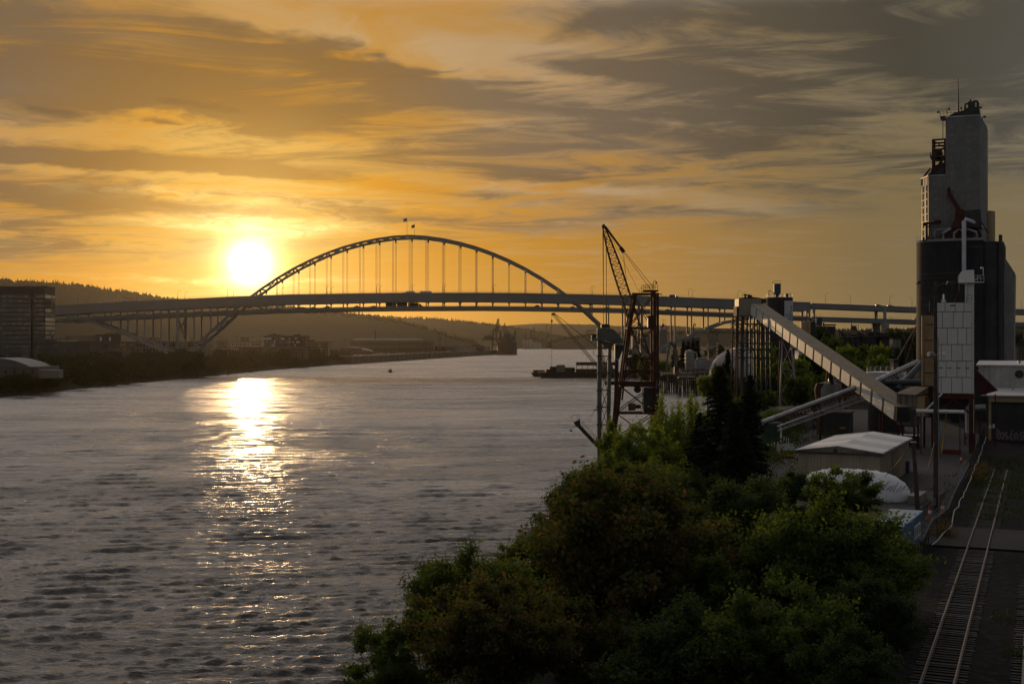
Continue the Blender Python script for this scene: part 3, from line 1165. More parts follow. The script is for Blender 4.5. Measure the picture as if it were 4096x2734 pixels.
for px, kd, m_, lb in ((1045, 'car', M_CAR_D, 'dark car on the lower deck below the left arch crossing'), (1190, 'car', M_CAR_D, 'leftmost of three dark cars close together on the lower deck'),
                       (1210, 'car', M_CAR_D, 'middle of three dark cars close together on the lower deck'), (1252, 'car', M_CAR_D, 'rightmost of three dark cars close together on the lower deck'), (1307, 'suv', M_CAR_D, 'dark suv on the lower deck with hill trees behind'),
                       (1428, 'pickup', M_CAR_D, 'dark pickup on the lower deck left of the long lorry'), (1493, 'car', M_CAR_D, 'dark car on the lower deck just behind the long lorry'),
                       (2146, 'suv', M_CAR_D, 'dark suv alone on the lower deck right of midstream'), (2288, 'car', M_CAR_D, 'dark car on the lower deck beside the right arch crossing'),
                       (2428, 'car', M_CAR_D, 'dark car on the lower deck left of the red crane'), (2668, 'car', M_CAR_D, 'dark car on the lower deck right of the red crane'),
                       (470, 'car', M_CAR_D, 'dark car on the lower deck over the left side arch'), (532, 'car', M_CAR_D, 'dark car on the lower deck between left columns'), (640, 'car', M_CAR_D, 'dark car on the lower deck left of the pier tower')):
    x, y, z = on_deck(px, 993, True)
    vehicle(kd, (x, y, z + .45), math.pi, lb, m_)


def lorry(loc, rz, label, trailers, box_mat, cab_mat, cab_box=0.0):
    """tractor at the front (+x) with trailers = [(start, length)] behind it"""
    t = thing('lorry', label, 'lorry', loc, rz)
    b = MB()
    b.extrude([(0, -1.2, .6), (3.2, -1.2, .6), (3.2, -1.2, 1.6), (2.1, -1.2, 1.9), (1.7, -1.2, 3.0), (.2, -1.2, 3.5), (0, -1.2, 3.5)], (0, 2.4, 0))
    b.build('cab', cab_mat, t)
    b = MB()
    b.extrude([(1.72, -1.0, 2.05), (2.02, -1.0, 2.05), (1.66, -1.0, 2.9), (1.40, -1.0, 2.9)], (0, 2.0, 0))
    b.build('windscreen', M_GLASS, t)
    wx = [2.4, .3]
    for x0, ln in trailers:
        b = MB()
        b.span(x0 - ln, x0, -1.25, 1.25, 1.15, 4.05)
        b.build('trailer_box', box_mat, t)
        b = MB()
        b.span(x0 - ln + .2, x0 - .2, -.5, .5, .75, 1.15)
        b.build('chassis', M_STEEL_D, t)
        wx += [x0 - ln + 1.0, x0 - ln + 2.2, x0 - .8]
    me = CARS['car'][2]
    for x in wx:
        for sy in (-1, 1):
            link('wheel', me, t, (x, sy * 1.05, .5)).scale = (1.45, 1.6, 1.45)
    return t


x, y, z = on_deck(1622, 998)
lorry((x, y, z), math.pi, 'white lorry with two box trailers heading left on the upper deck', [(-.6, 6.8), (-12.0, 9.2)], M_TRAILER, M_TRAILER)
x, y, z = on_deck(1676, 1000, True)
lorry((x, y, z), 0, 'dark lorry pulling three box trailers on the lower deck', [(-.4, 8.4), (-9.6, 8.4), (-18.9, 8.2)], M_TRAILER_D, M_CAR_D)
x, y, z = on_deck(2702, 994)
lorry((x, y, z + .3), 0, 'reddish box lorry on the upper deck right of the crane', [(-.3, 5.0)], mat('maroon_box', (.14, .05, .04), .6), M_CAR_D)
x, y, z = on_deck(3640, 993, True)
lorry((x + 6, y, z), math.pi, 'grey box lorry on the lower approach beside the dark silos', [(-.3, 9.0)], M_TRAILER_D, mat('cream_cab_paint', (.5, .42, .3), .5))  # cab in plain cream paint
# ================================================================= left bank: buildings
M_GLASS_L = mat('pale_reflecting_glass', (.55, .58, .60), .08, .75, .25, .15, spec=.9)
M_GLASS_W = mat('warm_dim_glass', (.20, .17, .13), .12, .5, .3, .1, spec=.9)
M_TOWER = mat('charcoal_cladding', (.030, .028, .027), .6, 0, .2, .08)
M_BRICK_D = mat('dark_brick', (.075, .050, .040), .9, 0, .2, .2)
M_STUCCO = mat('tan_stucco', (.17, .14, .11), .9, 0, .15, .1)
M_PALE = mat('pale_wall_panels', (.17, .16, .145), .8, 0, .12, .1)
M_ROOF = mat('tar_roof', (.06, .058, .055), .9, 0, .2, .1)
M_METALROOF = mat('grey_metal_roof', (.18, .185, .19), .5, .2, .15, .1, 0, .3)
GL = 8.6


def xz(px, py, Y):
    p = P(px, py, Y)
    return p.x, p.z


def facade(t, x0, x1, z0, z1, y, rows, cols, frac=(.62, .62), mats=(M_GLASS,), skip=0.0, seed=1, side=None, name='window'):
    """rows x cols panes set 6 cm proud frames deep on the front (y) or, with side, on a face x = side"""
    r = random.Random(seed)
    fw, fh = (x1 - x0) / cols, (z1 - z0) / rows
    cache = {}
    for i in range(rows):
        for j in range(cols):
            if r.random() < skip:
                continue
            m_ = mats[r.randrange(len(mats))]
            key = m_.name
            if key not in cache:
                b = MB()
                w, h = fw * frac[0], fh * frac[1]
                if side is None:
                    b.box((0, 0, 0), (w, .12, h))
                    b.cur = 1
                    b.box((0, -.02, -h / 2 - .06), (w + .2, .30, .12))
                else:
                    b.box((0, 0, 0), (.12, w, h))
                    b.cur = 1
                    b.box((.02, 0, -h / 2 - .06), (.30, w + .2, .12))
                cache[key] = b.mesh(name, [m_, M_ROOF])
            a, c = x0 + (j + .5) * fw, z0 + (i + .5) * fh
            link(name, cache[key], t, (a, y, c) if side is None else (side, a, c))


def block(name, label, px0, px1, ytop, Y, depth, wall, rows, cols, base=GL, mats=(M_GLASS,), parapet=.6, frac=(.6, .6), skip=0.05, seed=1, ybot=None, cat='building', side_cols=0):
    xa, zt = xz(px0, ytop, Y)
    xb, _ = xz(px1, ytop, Y)
    t = thing(name, label, cat, ((xa + xb) / 2, Y + depth / 2, base))
    w = (xb - xa) / 2
    h = zt - base
    b = MB()
    b.span(-w, w, -depth / 2, depth / 2, 0, h)
    b.build('wall', wall, t)
    b = MB()
    b.span(-w - .2, w + .2, -depth / 2 - .2, depth / 2 + .2, h, h + parapet)
    b.build('roof', M_ROOF, t)
    if rows:
        zb = 1.0 if ybot is None else max(.5, xz(px0, ybot, Y)[1] - base)
        facade(t, -w, w, zb, h - .3, -depth / 2 - .05, rows, cols, frac, mats, skip, seed)
        if side_cols:
            facade(t, -depth / 2, depth / 2, zb, h - .3, 0, rows, side_cols, frac, mats, skip, seed + 7, side=w + .05)
    return t, w, h


# glass tower at the frame's left edge
tw, w, h = block('apartment_tower', 'tall dark glass apartment tower at the left edge with pale glazed end wall', -95, 180, 1147, 850, 19, M_TOWER, 0, 0)
tw.location.z = GL
for i in range(14):
    z1 = h - 5.0 - i * 3.15
    b = MB()
    b.span(-w - .25, w - .1, -9.9, -9.45, z1 - .55, z1)
    b.build('floor_band', M_TOWER, tw)
facade(tw, -w + .5, w - 9.5, h - 49.2, h - 5.0, -9.54, 14, 17, (.78, .66), (M_GLASS, M_GLASS, M_GLASS, M_GLASS_W), .0, 3)
facade(tw, w - 7.5, w - .6, h - 49.2, h - 5.0, -9.54, 14, 4, (.85, .66), (M_GLASS, M_GLASS_W), .0, 5)
facade(tw, -9.0, 9.0, h - 36.6, h - 5.0, 0, 10, 5, (.88, .74), (M_GLASS_L, M_GLASS_L, M_GLASS_L, M_GLASS), .0, 6, side=w + .06)
b = MB()
b.span(w - 9.6, w - 8.9, -11.2, -9.4, 0, h - 4)
b.span(-w + 14, -w + 14.8, -11.2, -9.4, 0, h - 4)
b.build('pilaster', M_TOWER, tw)
for i in range(13):
    z1 = h - 5.5 - i * 3.15
    b = MB()
    b.span(w - 8.0, w - .4, -11.0, -9.6, z1 - 3.0, z1 - 2.75)
    b.span(w - 8.0, w - .4, -11.0, -10.92, z1 - 2.75, z1 - 1.8)
    b.build('balcony', M_TOWER, tw)

pd, w, h = block('podium_building', 'dark mid rise block with tall fins in front of the glass tower', 168, 362, 1369, 800, 26, M_TOWER, 5, 12, mats=(M_GLASS, M_GLASS, M_GLASS_W), frac=(.7, .55), seed=4)
for i in range(9):
    b = MB()
    x = w - 10.5 + i * 1.28
    b.span(x - .18, x + .18, -13.9, -13.0, 1.5, h - .4)
    b.build('facade_fin', M_STUCCO, pd)
b = MB()
x0, z0 = xz(217, 1352, 800)
b.span(x0 - pd.location.x, x0 - pd.location.x + 8, -12.5, -6, h + 2.3, h + 2.7)
for q_ in (.5, 3.5, 7.4):
    b.beam((x0 - pd.location.x + q_, -12, h), (x0 - pd.location.x + q_, -12, h + 2.4), .2, .2)
b.build('roof_canopy', M_TOWER, pd)
b = MB()
b.span(w - 22, w - 10, -12, -6, h + .6, h + 1.7)
b.build('planter', mat('pale_planter', (.32, .36, .22), .8), pd)
block('brick_block', 'dark brick block with a pale plant room on its roof', 381, 453, 1340, 1020, 20, M_BRICK_D, 4, 8, mats=(M_GLASS, M_GLASS_W, M_GLASS_L), seed=9)[0]
block('roof_plant_room', 'pale boxy plant room standing on the dark brick block', 421, 482, 1333, 1026, 10, M_PALE, 0, 0, base=xz(421, 1340, 1026)[1] + .65, parapet=.2, cat='plant room')
block('low_apartment_block', 'long low tan apartment block behind the left pier tower', 465, 806, 1368, 1060, 22, M_STUCCO, 4, 26, mats=(M_GLASS, M_GLASS, M_GLASS_L), frac=(.5, .62), seed=11)
block('riverside_block', 'small dark riverside block below the brick block', 362, 486, 1405, 830, 16, M_TOWER, 3, 12, mats=(M_GLASS, M_GLASS_W), seed=12)
block('hazy_block', 'hazy brown block behind the podium at the foot of the hill', 262, 384, 1343, 1500, 20, M_BRICK_D, 6, 10, seed=13)
block('second_hazy_block', 'low hazy block with stair head left of the pier tower', 545, 618, 1352, 1450, 20, M_BRICK_D, 4, 8, seed=14)

# barrel-roofed warehouse on the bank
Yw = 628
x0, zt = xz(-160, 1466, Yw)
x1, _ = xz(151, 1466, Yw)
wt = thing('barrel_roof_warehouse', 'tan warehouse with pale curved roof on the left bank', 'warehouse', ((x0 + x1) / 2, Yw + 15, GL))
w, h = (x1 - x0) / 2, zt - GL
b = MB()
b.span(-w, w, -15, 15, 0, h)
b.build('wall', mat('tan_block_wall', (.11, .09, .075), .9, 0, .12, .2), wt)
b = MB()
arc = [(-w + .5 + (2 * w - 5) * k / 16, h + 4.4 * math.sin(math.pi * k / 16) ** .8) for k in range(17)]
vs = [(x, -14.2, z) for x, z in arc] + [(x, 14.2, z) for x, z in arc]
b.add(vs, [(k, k + 1, 18 + k, 17 + k) for k in range(16)] + [tuple(reversed(range(17))), tuple(range(17, 34))])
b.build('curved_roof', mat('dull_barrel_roof', (.10, .105, .11), .7, 0, .2, .15), wt, True)
for k in range(9):
    b = MB()
    b.span(-w + 2 + k * 4.4, -w + 2.3 + k * 4.4, -15.25, -15, .2, h - .4)
    b.build('wall_rib', M_BRICK_D, wt)
for k in range(4):
    b = MB()
    b.span(w - 17 + k * 4.6, w - 16 + k * 4.6, -15.12, -15, 2.4, 3.9)
    b.build('window', M_GLASS, wt)
x0, z0 = xz(153, 1481, 622)
x1, _ = xz(233, 1481, 622)
ct = thing('white_storage_shed', 'white flat storage shed beside the barrel roof warehouse', 'shed', ((x0 + x1) / 2, 626, GL))
b = MB()
b.span(-(x1 - x0) / 2, (x1 - x0) / 2, -3, 3, 0, z0 - GL)
b.build('wall', M_PALE, ct)
b = MB()
b.span(-(x1 - x0) / 2 - .2, (x1 - x0) / 2 + .2, -3.2, 3.2, z0 - GL, z0 - GL + .25)
b.build('roof', M_METALROOF, ct)

# offices with the overhanging roof under the arch
ob_, w, h = block('flat_roof_office', 'office with wide overhanging flat roof below the arch', 1056, 1222, 1346, 1450, 26, M_TOWER, 6, 22, mats=(M_GLASS, M_GLASS, M_GLASS_W, M_GLASS_L), frac=(.8, .6), seed=21)
b = MB()
b.span(-w - 4.2, w + 4.0, -16, 15, h + .6, h + 1.1)
b.build('overhanging_eave', M_TOWER, ob_)
b = MB()
b.span(-w + 4, -w + 20, -8, 4, h + 1.1, h + 2.6)
b.span(-w + 9, -w + 14, -8, 4, h + 2.6, h + 3.6)
b.span(w - 15, w - 7, -8, 4, h + 1.1, h + 3.0)
b.span(-w + 21, -w + 22, -3, -2, h + 1.1, h + 3.2)
b.build('rooftop_plant', M_TOWER, ob_)
ow, w, h = block('office_wing', 'lower gridded wing right of the flat roof office', 1222, 1312, 1368, 1455, 22, M_STUCCO, 5, 12, mats=(M_GLASS,), frac=(.66, .6), seed=22)
b = MB()
b.span(-w + 2, -w + 9, -5, 4, h + .6, h + 2.8)
b.build('rooftop_plant', M_TOWER, ow)
for i, (a, c, yt, Y, lab, wl) in enumerate(((790, 935, 1392, 1180, 'leftmost of the low tan blocks below the flat roof office', M_STUCCO), (938, 1052, 1388, 1240, 'low dark block just left of the flat roof office', M_BRICK_D),
                                           (1052, 1222, 1389, 1300, 'long row of low blocks directly below the flat roof office', M_BRICK_D),
                                           (866, 908, 1363, 1700, 'boxy brick mill rising behind the low tan blocks', M_BRICK_D), (918, 1046, 1368, 1800, 'long pale warehouse with sunlit roof vents left of the office', M_PALE),
                                           (826, 872, 1377, 1750, 'small pale warehouse left of the brick mill', M_PALE), (1360, 1440, 1392, 1750, 'low dark shed right of the office wing', M_BRICK_D))):
    block('low_block', lab, a, c, yt, Y, 20, wl, 3, max(6, int((c - a) / 8)), seed=30 + i, frac=(.5, .6), mats=(M_GLASS, M_GLASS_W))
# timber water tower
p = P(977, 1365, 1850)
wt = thing('water_tower', 'boxy water tower above the pale warehouse roof', 'water tower', (p.x, 1850, GL))
b = MB()
b.cyl((0, 0), 7.0, p.z - GL - 1, p.z - GL + 7.0, 14)
b.lathe((0, 0), [(7.3, p.z - GL + 7.0), (.5, p.z - GL + 8.4)], 14)
b.build('tank', M_BRICK_D, wt)
for sx in (-4.5, 4.5):
    for sy in (-4.5, 4.5):
        b = MB()
        b.beam((sx, sy, 0), (sx, sy, p.z - GL), .7, .7)
        b.build('leg', M_STEEL_D, wt)

# ----------------------------------------------------------------- port beyond the bridge
lw, w, h = block('port_warehouse', 'very long dark port warehouse with a single chimney', 1402, 1690, 1362, 2120, 60, M_BRICK_D, 2, 40, seed=41, frac=(.7, .35), cat='warehouse')
b = MB()
b.add([(-w, -30, h + .6), (w, -30, h + .6), (w, 30, h + .6), (-w, 30, h + .6), (-w + 6, 0, h + 4.0), (w - 6, 0, h + 4.0)], [(0, 1, 5, 4), (1, 2, 5), (2, 3, 4, 5), (3, 0, 4)])
b.build('pitched_roof', M_ROOF, lw)
b = MB()
b.tube([(-w + 41, -10, h), (-w + 41, -10, h + 17)], [1.5, 1.2], 10)
b.build('chimney', M_BRICK_D, lw)
block('port_annex', 'lower step of the long port warehouse at its right end', 1690, 1732, 1363, 2125, 50, M_BRICK_D, 2, 6, seed=43, cat='warehouse')
block('white_port_shed', 'low pale shed on the quay left of the moored ship', 1805, 1960, 1386, 2500, 40, M_PALE, 0, 0, cat='shed')
block('dark_port_shed', 'low dark shed on the quay between the trees', 1732, 1822, 1384, 2300, 30, M_TOWER, 1, 10, seed=44, cat='shed')
Yw = 1800
x0, zt = xz(1322, 1403, Yw)
x1, _ = xz(1486, 1403, Yw)
hs = thing('arched_shed', 'low arched shed in front of the long port warehouse', 'shed', ((x0 + x1) / 2, Yw + 12, GL))
w, h = (x1 - x0) / 2, zt - GL
b = MB()
b.span(-w, w, -12, 12, 0, h)
b.build('wall', M_BRICK_D, hs)
b = MB()
arc = [(-w - .3 + (2 * w + .6) * k / 14, h + 6.0 * math.sin(math.pi * k / 14)) for k in range(15)]
b.add([(x, -12.3, z) for x, z in arc] + [(x, 12.3, z) for x, z in arc], [(k, k + 1, 16 + k, 15 + k) for k in range(14)] + [tuple(reversed(range(15))), tuple(range(15, 30))])
b.build('curved_roof', M_METALROOF, hs, True)
# quay wall, timber fendered
qa, qb = G(1400, 1456, 0), G(1993, 1416.5, 0)
qd = (qb - qa).normalized()
qn = Vector((qd.y, -qd.x, 0))
qw = thing('quay_wall', 'long dark quay wall with timber piles along the left bank', 'quay', (qa.x, qa.y, 0))
b = MB()
n_ = 48
for k in range(n_ + 1):
    c = qa + (qb - qa) * (k / n_) + qn * .6
    b.tube([c + Vector((0, 0, -2)), c + Vector((0, 0, 8.6))], .5, 6)
stuff(b.build('fender_piles', M_WOOD, qw, world=True))
b = MB()
b.hexa([qa - qn * 14 + Vector((0, 0, -2)), qa + Vector((0, 0, -2)), qb + Vector((0, 0, -2)), qb - qn * 14 + Vector((0, 0, -2)), qa - qn * 14 + Vector((0, 0, 9.6)), qa + Vector((0, 0, 9.6)), qb + Vector((0, 0, 9.6)), qb - qn * 14 + Vector((0, 0, 9.6))])
b.build('wall', M_CONC_D, qw, world=True)
# cars waiting on the quay
parked = None
r = random.Random(5)
for k in range(150):
    f_ = r.random()
    c = qa + (qb - qa) * (.02 + .66 * f_) - qn * r.choice([22, 28, 40, 46, 60, 66, 82])
    m_ = r.choice([M_CAR_D, M_CAR_D, M_CAR_L, M_CAR_L, M_CAR_R])
    bm, tm, wm_, L, w = CARS[r.choice(['car', 'suv'])]
    t = tag(link('parked_car', bm, None, (c.x, c.y, 9.05), math.atan2(qd.y, qd.x) + r.uniform(-.05, .05)), 'new car parked in the rows along the quay', 'car', 'cars parked in rows on the quay')
    t.material_slots[0].link = 'OBJECT'
    t.material_slots[0].material = m_
    link('glasshouse', tm, t)
# light masts over the port
lm = thing('light_mast', 'tall floodlight mast rising over the port', 'light mast', (0, 0, 0), 0, 'floodlight masts over the port')
b = MB()
b.tube([(0, 0, 0), (0, 0, 32)], [.5, .3], 6)
b.build('mast', M_STEEL_D, lm)
b = MB()
b.box((0, 0, 32), (6, 1.2, .9))
b.build('floodlight_bar', M_STEEL_D, lm)
remember(lm)
for i, (px, yt, Y) in enumerate(((1590, 1348, 2350), (1613, 1349, 2400), (1673, 1350, 2500), (1694, 1350, 2550), (1786, 1350, 2450), (1798, 1350, 2600), (1813, 1351, 2650), (1877, 1349, 2450), (1889, 1348, 2300), (1905, 1352, 2700), (1913, 1354, 2800), (1529, 1368, 1900), (1581, 1372, 1850))):
    p = P(px, yt, Y)
    s_ = (p.z - GL) / 32
    if i == 0:
        lm.location = (p.x, Y, GL)
        lm.scale = (1, 1, s_)
    else:
        copy_thing(lm, (p.x, Y, GL), 0, scale=(1, 1, s_))
up_ = thing('utility_pole', 'thin utility pole among the low buildings under the arch', 'utility pole', (0, 0, 0), 0, 'utility poles behind the left bank')
b = MB()
b.tube([(0, 0, 0), (0, 0, 20)], [.42, .3], 6)
b.build('post', M_WOOD, up_)
b = MB()
b.box((0, 0, 18.6), (5, .35, .35))
b.build('crossarm', M_WOOD, up_)
remember(up_)
for i, (px, yt, Y) in enumerate(((767, 1346, 1500), (842, 1354, 1600), (850, 1357, 1620), (877, 1340, 1600), (905, 1352, 1650), (945, 1341, 1600), (1008, 1344, 1700), (1038, 1356, 1750), (1102, 1350, 1900), (1335, 1362, 1900), (1358, 1360, 1950), (1377, 1355, 1950), (694, 1344, 1500), (623, 1352, 1450))):
    p = P(px, yt, Y)
    s_ = (p.z - GL) / 20
    if i == 0:
        up_.location = (p.x, Y, GL)
        up_.scale = (1, 1, s_)
    else:
        copy_thing(up_, (p.x, Y, GL), 0, scale=(1, 1, s_))
for px, yt, lab in ((1754, 1328, 'left of two tall slender stacks on the quay'), (1761, 1335, 'right of two tall slender stacks on the quay, with bracket')):
    p = P(px, yt, 2250)
    t = thing('pile_driver_mast', lab, 'mast', (p.x, 2250, GL))
    b = MB()
    b.tube([(0, 0, 0), (0, 0, p.z - GL)], [1.0, .8], 8)
    b.build('mast', M_STEEL_D, t)
    b = MB()
    b.span(-1.6, 1.6, -1, 1, (p.z - GL) * .7, (p.z - GL) * .76)
    b.span(1.0, 4.0, -.4, .4, (p.z - GL) * .84, (p.z - GL) * .88)
    b.build('bracket', M_STEEL_D, t)


def lattice(b, a, c, wa, wc, n, t):
    """square lattice mast or jib from a to c, width wa to wc, n bays, bar thickness t"""
    a, c = Vector(a), Vector(c)
    d = (c - a).normalized()
    u = Vector((0, 1, 0)) if abs(d.y) < .9 else Vector((1, 0, 0))
    r1 = d.cross(u).normalized()
    r2 = d.cross(r1).normalized()
    rings = []
    for i in range(n + 1):
        f_ = i / n
        w_ = (wa + (wc - wa) * f_) / 2
        o = a.lerp(c, f_)
        rings.append([o + r1 * (w_ * x_) + r2 * (w_ * y_) for x_, y_ in ((-1, -1), (1, -1), (1, 1), (-1, 1))])
    for k in range(4):
        b.beam(rings[0][k], rings[-1][k], t, t)
    for i in range(n):
        for k in range(4):
            p_, q_ = (k, (k + 1) % 4) if i % 2 else ((k + 1) % 4, k)
            b.beam(rings[i][p_], rings[i + 1][q_], t * .6, t * .6)
        for k in (0, 2):
            b.beam(rings[i + 1][k], rings[i + 1][(k + 1) % 4], t * .6, t * .6)


# moored cargo ship seen bow on
Ys = 2560
x0, _ = xz(1987, 1400, Ys)
x1, _ = xz(2069, 1400, Ys)
_, zdeck = xz(2000, 1369, Ys)
sh = thing('cargo_ship', 'dark cargo ship moored at the quay seen from the bow', 'ship', ((x0 + x1) / 2, Ys, 0))
w = (x1 - x0) / 2
b = MB()
secs = [(0, .06, .10), (4, .30, .62), (12, .62, .90), (26, .90, 1.0), (60, 1, 1), (150, 1, 1)]
vs = []
for y_, kb, kt in secs:
    vs += [(-w * kb, y_, -1), (w * kb, y_, -1), (w * kt, y_ - 3 * (y_ < 20), zdeck - (0 if y_ < 30 else 3)), (-w * kt, y_ - 3 * (y_ < 20), zdeck - (0 if y_ < 30 else 3))]
fs = [(0, 1, 2, 3)]
for i in range(len(secs) - 1):
    for k in range(4):
        fs.append((i * 4 + k, i * 4 + 4 + k, i * 4 + 4 + (k + 1) % 4, i * 4 + (k + 1) % 4))
fs.append((20, 23, 22, 21))
b.add(vs, fs)
b.build('hull', mat('dark_hull_paint', (.04, .035, .04), .6, 0, .2, .05), sh)
b = MB()
b.span(-w * .82, w * .86, 60, 80, zdeck - 3, zdeck + 13)
b.span(-w * .4, w * .5, 62, 78, zdeck + 13, zdeck + 18)
b.build('superstructure', mat('ship_superstructure', (.10, .10, .10), .6), sh)
for sx in (-.86, .62):
    b = MB()
    b.span(w * sx, w * sx + 5, 12, 22, zdeck - 1, zdeck + 3)
    b.build('deck_house', M_PALE, sh)
for px, yt, lx in ((2009, 1304, 2030), (2018, 1291, 2035), (2060, 1312, 2048), (2064, 1324, 2052), (2034, 1322, 2042)):
    x_, z_ = xz(px, yt, Ys + 40)
    x2, _ = xz(lx, yt, Ys + 40)
    b = MB()
    lattice(b, (x2 - sh.location.x, 42, zdeck), (x_ - sh.location.x, 42, z_), 4.0, 1.6, 9, .7)
    b.build('deck_crane_jib', M_STEEL_D, sh)
# ship-to-shore gantry crane left of the ship
gc = thing('gantry_crane', 'tall ship to shore gantry crane with raised boom beside the moored ship', 'gantry crane', (xz(1975, 1400, 2620)[0], 2620, 0))


def gp(px, py): return Vector((xz(px, py, 2620)[0] - gc.location.x, 0, xz(px, py, 2620)[1]))


for (a, c) in (((1968, 1395), (1975, 1316)), ((1992, 1395), (1982, 1316))):
    for dy_ in (-9, 9):
        b = MB()
        b.beam(gp(*a) + Vector((0, dy_, 0)), gp(*c) + Vector((0, dy_, 0)), 2.6, 2.6)
        b.build('leg', M_STEEL_D, gc)
b = MB()
b.beam(gp(1925, 1357), gp(2000, 1355), 3.2, 2.8)
b.beam(gp(1967, 1378), gp(1994, 1378), 2, 2)
b.beam(gp(1966, 1360) + Vector((0, -9, 0)), gp(1966, 1360) + Vector((0, 9, 0)), 2.2, 2.2)
b.build('girder', M_STEEL_D, gc)
b = MB()
b.hexa([gp(1938, 1357) + Vector((0, -6, 0)), gp(1972, 1357) + Vector((0, -6, 0)), gp(1972, 1357) + Vector((0, 6, 0)), gp(1938, 1357) + Vector((0, 6, 0)), gp(1938, 1343) + Vector((0, -6, 0)), gp(1972, 1343) + Vector((0, -6, 0)), gp(1972, 1343) + Vector((0, 6, 0)), gp(1938, 1343) + Vector((0, 6, 0))])
b.build('machinery_house', M_TOWER, gc)
b = MB()
lattice(b, gp(1988, 1330), gp(1993, 1275), 7, 3.2, 10, 1.2)
b.build('raised_boom', M_STEEL_D, gc)
b = MB()
b.beam(gp(1977, 1314), gp(1990, 1280), .7, .7)
b.beam(gp(1976, 1314), gp(1950, 1344), .8, .8)
b.beam(gp(1979, 1314), gp(1990, 1302), .8, .8)
b.beam(gp(1974, 1317), gp(1984, 1317), 2, 2.4)
b.build('stays', M_STEEL_D, gc)
g2 = thing('second_gantry_crane', 'smaller gantry crane half hidden behind the ship', 'gantry crane', (xz(2003, 1400, 2750)[0], 2750, 0))
b = MB()
for a, c in (((1998, 1390), (2002, 1320)), ((2008, 1390), (2004, 1320))):
    pa, pc = P(*a, 2750), P(*c, 2750)
    b.beam((pa.x - g2.location.x, 0, pa.z), (pc.x - g2.location.x, 0, pc.z), 1.8, 1.8)
b.build('leg', M_STEEL_D, g2)
# dry dock, ships and cranes far upstream
Yd = 4700
dd_ = thing('floating_dry_dock', 'sunlit pale dry dock walls far upstream', 'dry dock', (xz(2120, 1380, Yd)[0], Yd, 0))
M_DOCK = mat('pale_dock_steel', (.42, .38, .33), .7, 0, .2, .02)
for a, c, yt in ((2091, 2102, 1358), (2104, 2112, 1358), (2114, 2130, 1357), (2131, 2152, 1366), (2153, 2166, 1372)):
    x0, z0 = xz(a, yt, Yd)
    x1, _ = xz(c, yt, Yd)
    b = MB()
    b.span(x0 - dd_.location.x, x1 - dd_.location.x, 0, 60, -1, z0)
    b.build('dock_wall', M_DOCK, dd_)
b = MB()
x0, z0 = xz(2091, 1357, Yd)
x1, _ = xz(2150, 1357, Yd)
b.span(x0 - dd_.location.x, x1 - dd_.location.x, 40, 90, -1, z0 + 3)
b.build('moored_hull', M_STEEL_D, dd_)
for i, (px, yt, jx, jy) in enumerate(((2099, 1330, 2099, 1328), (2124, 1320, 2126, 1318), (2136, 1307, 2140, 1326), (2151, 1332, 2152, 1331), (2171, 1332, 2171, 1331), (2186, 1299, 2204, 1306))):
    x0, z0 = xz(px, yt, Yd)
    t = thing('shipyard_crane', 'small %s shipyard crane far upstream over the dry dock' % ('leftmost', 'second', 'third', 'fourth', 'fifth', 'tallest rightmost')[i], 'crane', (x0, Yd + 20, 0))
    b = MB()
    lattice(b, (0, 0, 8), (0, 0, z0), 9, 4, 9, 1.6)
    b.build('tower', M_STEEL_D, t)
    b = MB()
    x1, z1 = xz(jx, jy, Yd)
    lattice(b, (0, 0, (z0 - 8) * .62), (x1 - x0 + 3, 0, z1 + 2), 4, 2, 8, 1.0)
    b.build('jib', M_STEEL_D, t)
    b = MB()
    b.span(-8, 8, -6, 6, (z0 - 8) * .5, (z0 - 8) * .62)
    b.build('cab_house', M_STEEL_D, t)
# building site tower crane, faint
p = P(1594, 1345, 3000)
t = thing('tower_crane', 'faint tower crane over the long port warehouse', 'crane', (p.x, 3000, GL))
b = MB()
lattice(b, (0, 0, 0), (0, 0, P(1594, 1330, 3000).z - GL), 2.4, 2.0, 14, .4)
b.build('mast', M_STEEL_D, t)
b = MB()
lattice(b, (P(1566, 1327, 3000).x - p.x, 0, P(1566, 1327, 3000).z - GL), (P(1618, 1343, 3000).x - p.x, 0, P(1618, 1343, 3000).z - GL), 2, 2, 16, .35)
b.build('jib', M_STEEL_D, t)

# ----------------------------------------------------------------- things in the river
p = G(1563, 1489)
mbt = thing('motorboat', 'small cabin motorboat running midstream and throwing spray', 'motorboat', (p.x, p.y, 0), math.radians(18))
b = MB()
b.extrude([(-1.1, 0, .1), (1.1, 0, .1), (1.35, 0, 1.2), (-1.35, 0, 1.2)], (0, 6.5, 0))
b.add([(-1.35, 0, 1.2), (1.35, 0, 1.2), (0, -2.6, 1.5), (-1.1, 0, .1), (1.1, 0, .1)], [(0, 2, 1), (3, 4, 2), (0, 3, 2), (1, 2, 4)])
b.build('hull', M_STEEL_D, mbt)
b = MB()
b.span(-1.1, 1.1, 1.2, 3.8, 1.2, 1.9)
b.span(-1.15, 1.15, 1.1, 4.0, 2.7, 2.9)
for sx in (-1.0, 1.0):
    for sy in (1.3, 3.7):
        b.beam((sx, sy, 1.9), (sx, sy, 2.7), .12, .12)
b.build('cabin', M_STEEL_D, mbt)
b = MB()
b.span(-1.0, 1.0, 1.28, 1.34, 1.9, 2.7)
b.build('windscreen', M_GLASS, mbt)
M_FOAM = mat('water_foam', (.75, .72, .68), .9, 0, .2, .8)
b = MB()
r = random.Random(3)
